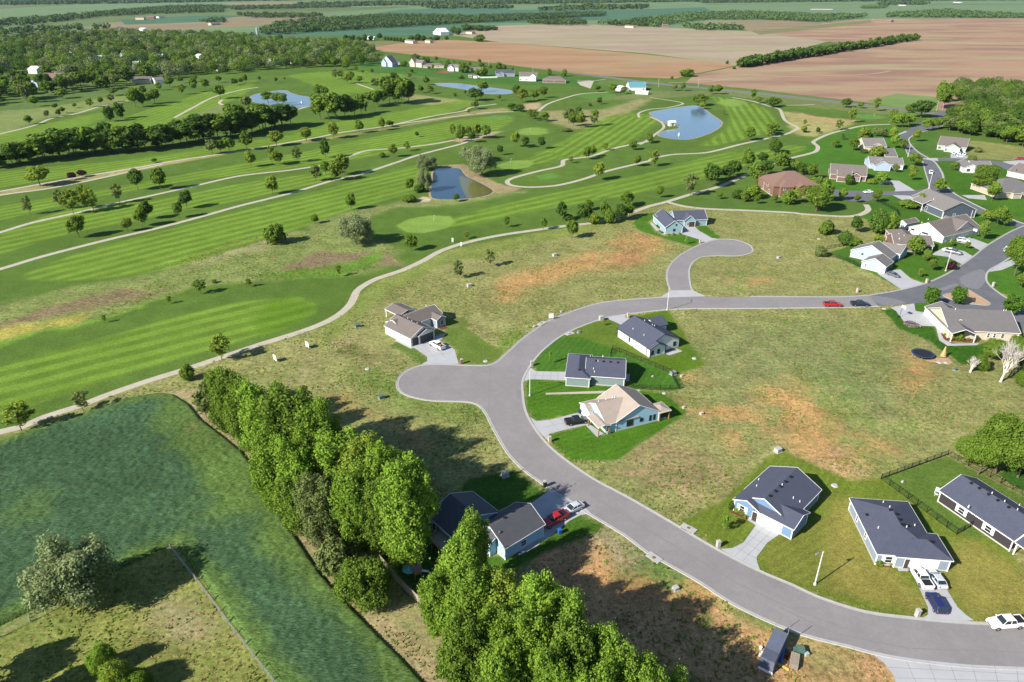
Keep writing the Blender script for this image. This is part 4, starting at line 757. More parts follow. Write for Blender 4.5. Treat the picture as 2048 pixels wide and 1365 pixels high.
# R6
cluster('R6','beside the cart path by the blue-roofed house',[(478,522,160,110,a_,'dull'),(255,540,95,65,r_,'mid'),(627,460,175,130,r_,'deep'),(30,685,110,80,r_,'mid'),(20,600,105,100,r_,'mid')],TG)
cluster('R6','on the striped fairways near the bigger pond',[(88,305,85,60,r_,'mid'),(208,308,115,78,a_,'yel'),(55,185,65,62,r_,'mid'),(180,138,60,55,r_,'mid'),(915,118,100,82,r_,'mid'),(1055,100,70,50,a_,'yel'),(1090,65,65,70,r_,'mid'),(1425,55,35,30,r_,'deep'),(1315,60,50,45,r_,'yel')],TG)
cluster('R6','in the grove behind the brown brick house',[(745,405,110,110,r_,'deep'),(800,385,125,120,r_,'deep'),(900,330,150,110,r_,'mid'),(960,440,165,140,r_,'mid'),(1040,370,110,110,r_,'deep'),(1100,225,120,90,r_,'deep'),(1140,345,150,120,r_,'mid'),(1010,290,90,90,r_,'deep'),(1260,350,90,110,r_,'mid'),(1310,370,90,100,r_,'deep'),(1370,400,120,90,r_,'mid'),(1210,340,100,90,r_,'deep'),(660,420,120,120,r_,'deep')],'trees of the grove behind the brick house')
cluster('R6','in front of the brown brick house',[(695,550,60,48,r_,'mid'),(830,545,70,85,'bush','deep'),(875,570,80,70,r_,'mid'),(935,545,110,125,'bush','bright'),(970,585,70,52,r_,'mid'),(1100,580,70,50,r_,'mid'),(1195,585,100,95,'bush','mid'),(1258,578,115,85,r_,'yel'),(1340,545,105,70,r_,'mid'),(1410,640,200,170,'broad','mid'),(1390,500,120,120,r_,'mid'),(1460,570,170,130,r_,'mid')],'trees in front of the brick house')
cluster('R6','standing alone on the dry lot',[(1475,810,105,92,'bush','mid'),(1435,970,75,75,'bush','dull'),(1620,880,90,110,'bush','deep')],TG)
cluster('R6','freshly planted by the blue-roofed house driveway',[(452,880,60,28,a_,'bright')])
# R3 crops: upper right
cluster('R3','near the highway',[(330,518,50,38,r_,'mid'),(372,518,55,50,r_,'mid'),(565,548,60,38,a_,'mid'),(592,568,40,38,r_,'mid'),(178,500,48,32,r_,'mid'),(135,498,38,34,r_,'dull'),(1072,590,50,62,r_,'deep'),(1152,595,38,38,r_,'mid'),(1235,610,75,42,a_,'yel'),(1410,620,45,38,r_,'mid')],TG)
cluster('R3','by the bigger pond',[(270,580,62,95,r_,'mid'),(285,600,45,42,r_,'yel'),(400,630,28,20,a_,'yel'),(665,590,55,65,r_,'deep'),(645,580,40,40,r_,'mid'),(695,585,50,50,r_,'mid')],TG)
cluster('R3','left of the winding street',[(1098,675,85,42,a_,'yel'),(1028,715,60,42,a_,'mid'),(845,690,35,22,a_,'yel'),(843,725,36,26,'bush','mid'),(917,733,34,24,r_,'deep'),(545,770,75,62,r_,'mid'),(660,745,70,60,a_,'mid'),(685,720,45,45,r_,'mid'),(680,840,80,80,r_,'mid'),(1010,810,42,45,r_,'mid'),(1325,660,62,48,r_,'yel')],TG)
# R2
cluster('R2','by the upper narrow pond',[(1265,570,75,58,r_,'deep'),(1030,590,75,105,r_,'deep'),(1070,540,70,75,r_,'mid'),(1165,590,40,30,r_,'mid'),(1025,640,50,55,r_,'mid'),(965,558,34,20,r_,'mid'),(905,565,25,22,'bush','mid'),(1300,600,85,75,r_,'yel'),(1370,590,70,60,r_,'mid'),(1425,575,70,55,r_,'mid')],TG)
cluster('R2','in the small grove near the gravel patch',[(1240,650,45,60,r_,'deep'),(1285,655,45,70,r_,'deep'),(1350,700,60,50,a_,'mid'),(1375,708,62,42,a_,'mid'),(1432,712,58,60,r_,'mid'),(988,670,30,22,a_,'yel')],TG)
cluster('R2','in the clump above the striped rise',[(1570,720,90,75,r_,'dull'),(1600,740,85,70,r_,'mid'),(1640,750,100,62,r_,'yel'),(1625,690,65,55,r_,'deep'),(1722,740,95,55,a_,'mid'),(1750,612,42,38,r_,'deep'),(1697,622,18,20,'bush','deep'),(1560,770,20,60,'bush','dull')],TG)
cluster('R2','near the club building',[(1740,538,42,40,r_,'mid'),(1828,545,58,50,r_,'mid'),(1893,552,45,40,r_,'mid'),(1940,530,28,30,r_,'mid')],TG)
cluster('R2','on the far fairway',[(738,500,55,45,r_,'mid'),(708,545,45,38,r_,'mid'),(762,550,50,50,a_,'yel'),(640,460,35,34,a_,'yel'),(440,520,62,55,a_,'dull'),(422,435,34,22,r_,'mid'),(328,420,30,28,r_,'mid'),(366,430,20,22,r_,'mid'),(272,410,45,55,r_,'mid'),(206,465,58,35,a_,'dull'),(235,460,50,50,a_,'dull'),(278,490,62,58,r_,'yel'),(300,470,55,45,r_,'mid'),(350,488,45,38,r_,'mid'),(112,565,70,55,a_,'mid'),(145,570,65,55,r_,'mid'),(655,430,25,25,r_,'deep'),(940,460,18,34,'bush','deep')],TG)
cluster('R2','by the upper cart path pair',[(480,765,80,48,r_,'yel'),(527,745,40,52,r_,'deep'),(350,780,78,60,r_,'mid'),(198,810,95,62,a_,'yel')],TG)
# R1
cluster('R1','by the top left pond',[(1290,580,85,80,r_,'mid'),(1445,640,80,75,r_,'dull'),(1570,600,65,80,r_,'mid'),(1620,610,70,75,r_,'mid'),(1660,620,80,60,r_,'mid'),(1870,565,70,60,r_,'mid'),(1895,560,55,50,r_,'mid'),(1375,500,40,45,r_,'deep'),(1408,490,35,38,r_,'mid'),(1437,490,60,32,r_,'mid')],TG)
cluster('R1','in the pair of tall dense trees at left',[(645,712,92,62,'oval','deep'),(708,695,95,58,'oval','deep')])
cluster('R1','in the group above the twin dense trees',[(795,630,120,85,r_,'mid'),(838,628,85,55,r_,'deep'),(870,612,70,55,r_,'mid'),(908,608,90,75,r_,'mid'),(840,560,60,50,r_,'mid')],TG)
cluster('R1','on the pale meadow at far left',[(205,625,62,55,r_,'mid'),(370,578,60,75,r_,'mid'),(172,730,55,52,r_,'mid'),(278,692,48,36,r_,'dull'),(345,682,42,34,r_,'mid'),(368,665,40,34,r_,'mid'),(325,640,34,36,r_,'deep'),(438,632,28,28,r_,'mid'),(528,628,52,45,a_,'mid'),(592,614,50,36,r_,'mid'),(655,600,48,45,a_,'dull'),(665,560,50,60,r_,'mid')],TG)
cluster('R1','along the far edge of the course',[(995,512,65,65,r_,'mid'),(1065,555,60,48,a_,'yel'),(1055,488,45,42,r_,'mid'),(1137,540,85,50,r_,'mid'),(1140,480,40,40,r_,'mid'),(1203,525,65,50,r_,'mid'),(1280,485,42,42,r_,'mid'),(1520,475,28,20,r_,'deep'),(1617,485,32,22,r_,'deep'),(1665,470,18,15,r_,'mid'),(930,530,50,40,a_,'yel')],TG)
# neighbourhood
NG='trees in the gardens of the older houses'
cluster('R7','beside the winding street',[(560,650,180,120,r_,'yel'),(480,690,120,110,r_,'mid'),(610,640,120,90,r_,'deep'),(690,560,80,90,r_,'dull'),(750,570,90,90,r_,'dull'),(835,610,150,75,r_,'yel'),(850,670,130,90,r_,'bright'),(935,680,95,80,r_,'mid'),(320,650,60,75,r_,'mid'),(385,590,60,50,a_,'dull')],NG)
cluster('R7','by the cart path near the street',[(1100,390,165,210,r_,'deep'),(845,410,100,80,r_,'mid'),(980,330,60,60,r_,'mid'),(870,480,140,120,r_,'bright'),(930,480,130,110,r_,'bright'),(990,465,120,100,r_,'bright')],NG)
cluster('R7','east of the winding street',[(1140,510,120,90,r_,'bright'),(1200,500,110,90,r_,'bright'),(1260,490,110,90,r_,'bright'),(1310,470,100,70,r_,'bright'),(1050,610,120,75,r_,'yel'),(1400,870,80,85,r_,'mid'),(1640,1055,240,240,'broad','mid'),(1720,1000,160,120,r_,'dull'),(1740,1150,180,130,r_,'bright'),(1560,790,60,80,'bush','dull'),(1620,705,45,70,'bush','dull')],NG)
cluster('R7','among the houses by the street',[(690,770,120,155,r_,'yel'),(1030,830,120,130,r_,'mid'),(1260,1075,130,130,r_,'mid'),(865,885,75,75,r_,'dull'),(1015,960,110,75,r_,'yel'),(1020,880,60,60,'bush','yel'),(740,960,80,100,'bush','bright'),(650,990,45,90,'bush','yel'),(435,1000,90,75,'bush','deep'),(580,710,35,70,'bush','deep'),(380,1140,110,90,r_,'bright'),(515,1165,80,65,r_,'mid'),(690,1160,120,90,r_,'mid'),(150,1240,240,250,r_,'mid'),(980,1210,70,170,'bush','mid')],NG)
cluster('R8','around the grey-roofed houses',[(190,245,100,92,'bush','deep'),(395,235,115,90,r_,'deep'),(560,240,165,150,'bush','deep'),(640,250,150,110,'bush','mid'),(330,325,85,95,'bush','deep'),(400,335,70,75,'bush','mid'),(150,405,75,82,'bush','dull'),(555,330,80,90,r_,'yel'),(820,400,140,135,r_,'mid'),(905,445,90,70,r_,'mid'),(945,510,90,65,r_,'mid'),(860,555,60,45,a_,'yel'),(1080,500,60,75,'bush','purple'),(1080,330,50,45,'bush','mid'),(1200,350,50,45,a_,'yel'),(1300,290,150,85,r_,'mid'),(1410,190,150,110,r_,'mid'),(1340,160,90,90,r_,'yel'),(870,50,95,90,'bush','mid'),(1470,190,90,80,r_,'mid')],NG)
cluster('R8','by the long white house',[(928,765,138,105,'oval','oval'),(1125,752,125,105,'oval','oval'),(1508,825,140,130,'oval','oval')])
cluster('R8','at the right edge behind the corner lawn',[(1540,545,290,210,'broad','mid'),(1580,640,120,90,r_,'mid')],NG)
cluster('R8','beside the dead tree',[(1370,1150,150,150,'broad','mid'),(1540,1150,170,170,'broad','mid'),(1290,1225,110,110,'dense','mid'),(1600,1290,200,120,'broad','deep'),(1590,1340,120,100,'dense','mid')],'trees round the dead tree')
# near trees
cluster('Q7','freshly planted in red mulch before the blue house',[(727,548,80,50,a_,'bright')])
cluster('Q3','newly staked on the front lawns',[(403,592,100,30,a_,'bright'),(835,288,45,28,a_,'yel')],NG)

cluster('Q4','with a leaning dark trunk beside the crop',[(478,905,350,440,'willow','silver')])
cluster('Q4','at the bottom left of the yard',[(618,1292,150,150,'dense','bright'),(700,1420,170,180,'dense','yel'),(800,1440,130,200,'dense','bright')],'small trees of the bottom left yard')
for (u,v,h,w) in ((-60,1400,9,5),(-10,1430,10,6),(120,1490,9,6),(235,1500,10,7),(330,1520,9,7),(300,1560,9,7),(-25,1352,7,5)): tree('round',P(u,v),h,w,'mid','round leafy tree standing just outside the bottom left yard',group='trees outside the yard')
CWG='cottonwoods of the long row beside the crop'
def near_tree(u,v,vt,w,leaf,lab,kind='big'):
    p=P(u,v); h=height_at(p,vt); tree(kind,p,h,w/ppm(Vector((p.x,p.y,h*.55))),leaf,lab,CWG)
cwa='bright green cottonwood in the long row between crop and road'
for u,v,vt,w,lf in [(474,866,745,95,'mid'),(445,830,742,60,'mid'),(505,900,770,80,'mid'),(555,935,775,125,'bright'),(600,965,782,140,'mid'),(650,990,812,115,'bright'),(565,1015,870,100,'bright'),(615,1030,880,110,'bright'),(690,1020,868,130,'bright'),(735,1040,885,120,'yel'),(650,1085,960,100,'dull'),(785,1070,895,115,'bright'),(818,1125,925,125,'bright'),(720,1095,945,110,'bright'),(600,1060,960,80,'mid'),(765,1105,960,90,'mid'),
 (945,1185,1035,85,'bright'),(930,1230,1080,110,'bright'),(885,1270,1150,85,'bright'),(990,1250,1135,80,'bright'),(940,1310,1150,120,'bright'),(1010,1320,1170,120,'yel'),(1070,1330,1160,120,'bright'),(1115,1370,1185,115,'bright'),(1000,1400,1230,120,'bright'),(1060,1430,1245,120,'bright'),(1130,1440,1250,120,'mid'),(1180,1440,1265,115,'bright'),(1230,1500,1330,105,'bright'),(1290,1520,1350,100,'bright'),(930,1400,1240,110,'mid'),(1215,1480,1310,110,'bright'),(1270,1480,1325,100,'bright'),(1100,1500,1310,120,'bright'),(1170,1520,1340,120,'bright'),(1330,1500,1360,90,'bright'),(1010,1480,1300,110,'bright')]:
    near_tree(u,v,vt,w,lf,cwa)
near_tree(425,838,765,45,'dull','thin greyish tree at the upper end of the cottonwood row','airy')
tree('airy',G('Q1',1410,872),6.5,5,'dull','small half-bare tree on the dry strip beside the crop edge')
near_tree(675,1145,1085,75,'dull','low scrubby tree under the cottonwoods beside the crop','bush')
tree('dense',P(735,1205),9.5,9,'mid','dense dark green rounded tree beside the wooden fence','dense tree'); 
for u,v,vt,w in ((1990,948,838,110),(1930,925,878,55),(1955,950,870,70),(2035,955,845,90),(2065,930,840,90),(2000,910,835,80)):
    p=P(u,v); tree('broad',p,height_at(p,vt),w/ppm(p)*1.0,'mid','leafy green tree in the dense clump behind the fenced yard','trees behind the fenced yard')
# dead tree
def dead_tree(p,h,w,label):
    R=random.Random(5); mb=MB(); 
    def br(a,d,L,r,lv):
        b=a+d*L; limb(mb,a,b,r,r*.6,.07,6 if lv<2 else 4,2,R)
        if lv>=5: return
        for k in range(3 if lv else 6):
            nd=(d+Vector((R.uniform(-1,1),R.uniform(-1,1),R.uniform(-.1,.7)))*.62).normalized(); br(a.lerp(b,R.uniform(.55,1)),nd,L*R.uniform(.68,.88),r*.6,lv+1)
    br(Vector((0,0,-.1)),Vector((.1,0,1)).normalized(),h*.22,.34,0)
    o=mb.build('dead_tree',M['palebark'],None,True); o.location=(p.x,p.y,0); tag(o,label,'dead tree')
M['deadbark']=mat('bleached_bark',(.50,.46,.42),.95,.05); M['palebark2']=M['palebark']
_pb=M['palebark']; M['palebark']=M['deadbark']; dead_tree(G('R8',1440,1308),17,12,'large bleached leafless tree with spreading white branches'); dead_tree(G('R8',1222,1238),6.5,4,'small grey leafless tree left of the big dead one'); M['palebark']=_pb
# belts: the long belt across the course
BG='tall trees of the long belt across the golf course'
bx=[(-40,250,120),(10,255,110),(65,245,150),(110,225,130),(150,218,140),(190,215,150),(232,215,170),(275,205,160),(320,195,150),(365,200,160),(405,190,170),(450,185,150),(490,180,160),(530,170,150),(565,172,150),(610,172,150),(650,165,150),(690,160,140),(735,158,150),(780,155,150),(825,152,150),(870,142,150),(925,135,150),(965,130,140),(1010,122,140),(1060,112,140),(1110,105,140),(1150,95,130),(1205,92,150),(1250,85,160),(1300,80,170),(1345,72,170),(1380,70,150),(1420,60,170),(1470,45,150),(1520,42,150),(1560,30,150),(1600,28,140),(1640,20,150)]
for i,(x,y,h) in enumerate(bx):
    p=G('R4',x,y); p2=p+Vector((rnd.uniform(-2,2),rnd.uniform(-4,4),0)); hh=h/2.9257/ppm(p)*rnd.uniform(.78,1.05)
    tree('belt',p2,hh,h*rnd.uniform(.7,1.05)/2.9257/ppm(p),'deep' if i%3 else 'mid','tall dark tree in the long belt crossing the golf course at left',BG)
    tree('belt',p+Vector((rnd.uniform(-4,4),rnd.uniform(3,9),0)),hh*rnd.uniform(.6,.9),h*rnd.uniform(.6,1.0)/2.9257/ppm(p),'deep','tall dark tree in the long belt crossing the golf course at left',BG) if i%2==0 else None
for x,y,h,w in ((120,700,150,110),(170,705,150,120),(215,700,145,120),(265,690,140,90),(320,680,110,80),(360,670,110,70),(430,630,100,80),(455,620,90,60),(490,610,85,50),(525,612,150,90),(560,612,160,100),(600,612,150,100),(635,605,150,100),(575,600,160,80),(1700,740,120,110)):
    k='R2' if x<1600 else 'R1'; p=G(k,x,y); tree('belt',p,h/2.9257/ppm(p)*.95,w/2.9257/ppm(p),'deep' if (x//5)%2 else 'mid','tall dark tree in the short belt right of the top left pond' if k=='R2' else 'tall dark tree ending the long belt below the top left pond','tall trees of the short belt')
# hedge tree row in the brown field
HG='trees of the straight hedgerow in the brown field'
for i in range(46):
    t=i/45; x=510+t*(1445-510); y=370+t*(222-370); p=G('R3',x,y); s=(60-t*20)/2.738/ppm(p); tree('bush',p+Vector((rnd.uniform(-3,3),rnd.uniform(-5,5),0)),s*rnd.uniform(.8,1.05),s*rnd.uniform(.8,1.2),'deep','dark tree in the straight hedgerow dividing the brown fields',HG,'tree','hedge_tree',lod=.25)
cluster('R3','at the edge of the ploughed field',[(200,420,45,75,'bush','mid'),(460,380,15,18,'bush','deep'),(422,352,20,16,'bush','deep'),(120,435,18,18,'bush','mid')])
cluster('R2','alone between the tan and brown fields',[(1050,245,42,65,'bush','mid')])
def far_mass(name,pts,hr,wr,seed,label,leaf='far',n=150,size=2.0,leaves=None):
    R=np.random.RandomState(seed); lob=[]; mi=[]; hs=[]
    for x,y in pts:
        h=R.uniform(*hr); w=R.uniform(*wr); k=R.randint(0,99)
        for i,a in enumerate((0,2.1,4.2)):
            a+=k; lob.append(((x+w*.26*math.cos(a),y+w*.26*math.sin(a),h*(.48+.16*((i*37+k)%10)/10)),(w*.22,w*.22,h*.24),.5)); mi.append(k)
        lob.append(((x,y,h*.58),(w*.40,w*.40,h*.40),2.6)); mi.append(k)
    lv=leaves or [leaf]; ms=[LM[l] for l in lv]; nl=len(pts)*n; me=crown_mesh(name,lob,nl,size,seed,ms[0],.12,flatup=.25)
    for m_ in ms[1:]: me.materials.append(m_)
    Rr=np.random.RandomState(seed); w=np.array([l[2] for l in lob],float); w/=w.sum(); pick=Rr.choice(len(lob),nl,p=w); me.polygons.foreach_set('material_index',(np.array(mi)[pick]%len(ms)).astype(np.int32))
    o=link(name,me); return tag(o,label,'woodland',kind='stuff')
# wood at right and left town wood: individuals near, the rest one mass
def inpoly(x,y,pl): return sdf(np.array([x]),np.array([y]),pl)[0]<0
def scatter(poly,sp,seed,jit=.35):
    R=random.Random(seed); pl=[(p.x,p.y) for p in poly]; xs=[p[0] for p in pl]; ys=[p[1] for p in pl]; X,Y=np.meshgrid(np.arange(min(xs),max(xs),sp),np.arange(min(ys),max(ys),sp*.9))
    X=X+ (np.arange(X.shape[0])%2)[:,None]*sp*.5; X=X+(nrs.rand(*X.shape)-.5)*2*jit*sp; Y=Y+(nrs.rand(*Y.shape)-.5)*2*jit*sp
    k=sdf(X.ravel(),Y.ravel(),pl)<0; return list(zip(X.ravel()[k],Y.ravel()[k]))
RW=gp(cc('R3',(1650,640),(1760,590),(1690,560),(1640,500),(1720,490),(1850,480),(2048,500),(2300,520),(2300,860),(2048,810),(1930,790),(1750,745),(1620,720)))
WG='trees of the dense wood at right'
holes=[G('R3',1760,600),G('R3',1830,592),G('R3',1920,600)]
RWP=sorted(scatter(RW,9.5,3),key=lambda p:p[1]); RWR=[]
print('RW',len(RWP))
for qi,(x,y) in enumerate(RWP):
    if any((Vector((x,y,0))-h).length<13 for h in holes): continue
    if qi>=110: RWR.append((x,y)); continue
    h=rnd.uniform(8,12.5); tree('round',Vector((x,y,0)),h,rnd.uniform(9,12.5),rnd.choice(['mid','deep','deep','deep','mid','dull']),'leafy tree in the dense wood along the right edge',WG,name='wood_tree')
far_mass('right_wood',RWR,(8,13),(11,15),8,'mass of leafy trees deeper in the right wood',n=1300,size=.62,leaves=['mid','deep','deep','dull'])
cluster('R3','tall at the near end of the right wood',[(1575,590,150,60,r_,'mid'),(1600,600,135,90,r_,'mid'),(1610,560,110,75,r_,'mid')],WG)
LW=gp(cc('R1',(-200,640),(0,615),(160,605),(300,570),(480,540),(600,550),(760,500),(900,470),(1050,460),(1250,440),(1500,418),(1800,398),(2048,390),(2190,390),(2220,300),(2000,270),(1800,262),(1500,240),(1300,215),(1000,215),(700,205),(300,215),(0,245),(-300,260)))
pts=scatter(LW,18.5,5)
openings=[gp([(u,v)])[0] for u,v in ((30,150),(60,155),(25,170),(75,165),(150,155),(80,133),(200,120),(275,140),(315,112),(388,125),(250,104),(90,100),(15,122),(50,107),(440,132),(530,122),(120,165),(180,165),(210,150),(330,135),(590,118),(340,95),(150,95),(480,100),(100,145),(40,135))]
def dist_open(x,y): return min((Vector((x,y,0))-h).length/(h.y*.026) for h in openings)
pts=[p for p in pts if dist_open(*p)>1.0]
pts.sort(key=lambda p:p[1]); lab='leafy tree at the near edge of the town wood at left'
nearp=pts[:70]; 
for x,y in nearp: tree('round',Vector((x,y,0)),rnd.uniform(11,17),rnd.uniform(12,18),rnd.choice(['mid','deep','deep','mid','dull']),lab,'trees at the edge of the town wood',lod=.5,name='town_tree')
rest=pts[70:]
far_mass('town_wood',rest,(9,16),(12,19),5,'wide mass of mixed green trees over the town at upper left',n=420,size=1.3,leaves=['deep','mid','deep','dull','mid','far','silver'])
# distant wood strips
def strip_wood(name,k,polys,label,leaf='far',sp=26,hr=(9,15),wr=(18,30),n=40,size=5):
    ps=[]
    for pl in polys: ps+=scatter(gp(cc(k,*pl)),sp,9,.4)
    ps=[p for p in ps if p[1]<9000]; far_mass(name,ps,hr,wr,len(ps)%97,label,leaf,n,size)
strip_wood('windbreak','R2',[[(0,130),(500,100),(1000,108),(1500,90),(1780,85),(1790,95),(1500,112),(1150,130),(900,145),(500,165),(300,180),(0,195)],[(1300,135),(1450,150),(1680,150),(1640,135)],[(1740,150),(2048,160),(2048,120),(1940,130),(1860,140)]],'long dark windbreaks between the far fields',sp=20,n=50,size=3.5)
strip_wood('windbreak','R3',[[(0,155),(0,115),(250,80),(500,75),(900,90),(1200,95),(1000,115),(930,125),(600,110),(300,110),(150,130)],[(160,150),(500,158),(520,168),(280,168)],[(1300,85),(1600,65),(2048,90),(2400,90),(2400,103),(1700,100),(1300,96)],[(1150,45),(1290,42),(1290,48),(1160,50)]],'wide dark wood behind the brown fields',sp=22,n=50,size=3.8)
strip_wood('windbreak','R1',[[(-200,195),(0,190),(300,180),(480,172),(480,180),(200,195),(0,215),(-200,222)],[(-200,150),(0,135),(300,110),(700,70),(1000,45),(1300,40),(1300,75),(900,85),(600,100),(380,125),(200,150),(0,160)],[(1370,90),(1880,95),(1880,105),(1500,110)],[(1620,145),(2048,130),(2048,170),(1700,200),(1520,208),(1540,185)],[(540,170),(640,165),(640,175),(560,180)],[(1190,130),(1320,125),(1330,135),(1200,138)],[(1250,50),(2048,30),(2048,45),(1400,60)]],'far dark woods beyond the town',sp=26,n=44,size=4.2)
strip_wood('distant_woods','O',[[(-300,8),(300,2),(600,-2),(600,1),(300,7),(0,11),(-300,14)],[(600,9),(800,6),(1100,3),(1500,1),(1500,3),(1100,8),(800,12),(600,14)],[(1400,3),(2300,-3),(2300,0),(1800,3),(1400,7)],[(1060,22),(1140,14),(1290,14),(1290,19),(1100,22)],[(840,14),(1020,15),(1020,18),(850,18)],[(1750,8),(1850,6),(1850,10),(1760,11)]],'thin distant woods near the horizon',sp=60,hr=(10,16),wr=(45,70),n=26,size=11)
# rows around far houses
cluster('R2','in the farmyard row between the far fields',[(x,y,h,w,'bush','deep') for x,y,h,w in ((268,236,32,28),(290,236,28,26),(312,234,30,24),(345,238,25,34),(380,240,38,34),(415,238,30,30),(465,224,30,34),(500,236,22,22),(516,238,22,20),(534,240,24,20),(552,242,24,20),(570,244,26,20),(588,246,26,22),(606,250,26,22),(650,240,32,40),(690,240,42,42),(720,240,30,40),(760,242,26,36),(800,236,26,44),(858,234,24,26),(900,195,38,40),(925,205,45,40),(975,180,38,60),(1010,175,26,50),(1050,182,34,70),(1100,178,26,60),(1140,178,24,40))],'trees in the far farmyard rows')
cluster('Y6','between the houses beside the highway',[(x,y,h,w,'bush' if w>30 else r_,'mid') for x,y,h,w in ((232,148,40,50),(310,100,40,60),(372,125,45,38),(392,120,40,40),(452,115,38,30),(530,150,52,42),(574,125,18,22),(615,135,22,30),(640,190,70,75),(682,150,34,26),(748,130,36,28),(760,150,30,42),(740,210,50,50),(775,212,60,60),(820,175,40,30),(875,165,48,50),(912,165,34,34),(972,180,28,26),(430,170,38,22),(405,170,24,26),(618,232,24,34),(280,190,22,22),(1222,208,48,36),(1326,215,48,42),(1080,245,25,26),(965,210,20,28))],'trees between the highway houses')
print('TREES',len(TREES))
# ================= houses =================
def roofm(n,c): return mat(n,c,.85,.2,noise=[(.7,.06,O1),(3.5,.10,O1),(14,.10,O1)],bump=(9,.35,O1))
def sidem(n,c): return mat(n,c,.7,.25,noise=[(.8,.04,O1),(9,.03,('o',(1,1,6)))])
RM={'slate':roofm('slate_shingles',(.060,.066,.098)),'tan':roofm('tan_shingles',(.30,.25,.215)),'brown':roofm('brown_shingles',(.17,.105,.085)),'grey':roofm('grey_shingles',(.15,.14,.138)),'dgrey':roofm('dark_grey_shingles',(.125,.118,.12)),'char':roofm('charcoal_shingles',(.07,.072,.085)),'teal':mat('teal_metal_roof',(.09,.24,.28),.5,.4),'whiter':mat('white_metal_roof',(.65,.66,.68),.5,.4),'warm':roofm('warm_grey_shingles',(.135,.115,.107))}
SM={'blue':sidem('blue_siding',(.12,.20,.33)),'grey':sidem('grey_blue_siding',(.21,.25,.31)),'black':sidem('charcoal_siding',(.035,.03,.035)),'light':sidem('light_blue_siding',(.30,.49,.63)),'sage':sidem('grey_green_siding',(.17,.225,.23)),'white':sidem('white_siding',(.60,.61,.60)),'teal':sidem('teal_siding',(.20,.32,.36)),'pale':sidem('pale_blue_siding',(.30,.38,.52)),'brick':M['brick'],'cream':sidem('cream_siding',(.48,.41,.31)),'dark':sidem('dark_blue_grey_siding',(.07,.09,.12)),'stone':M['tan_stone'],'mint':sidem('mint_siding',(.30,.36,.34))}
M['door']=mat('dark_door',(.05,.035,.03),.5); M['gdoor']=mat('white_garage_door',(.75,.75,.74),.5,noise=[(2,.03,O1)]); M['gdark']=mat('charcoal_garage_door',(.05,.055,.065),.5); M['base']=mat('concrete_footing',(.4,.39,.36),.9)
HOUSES=[]
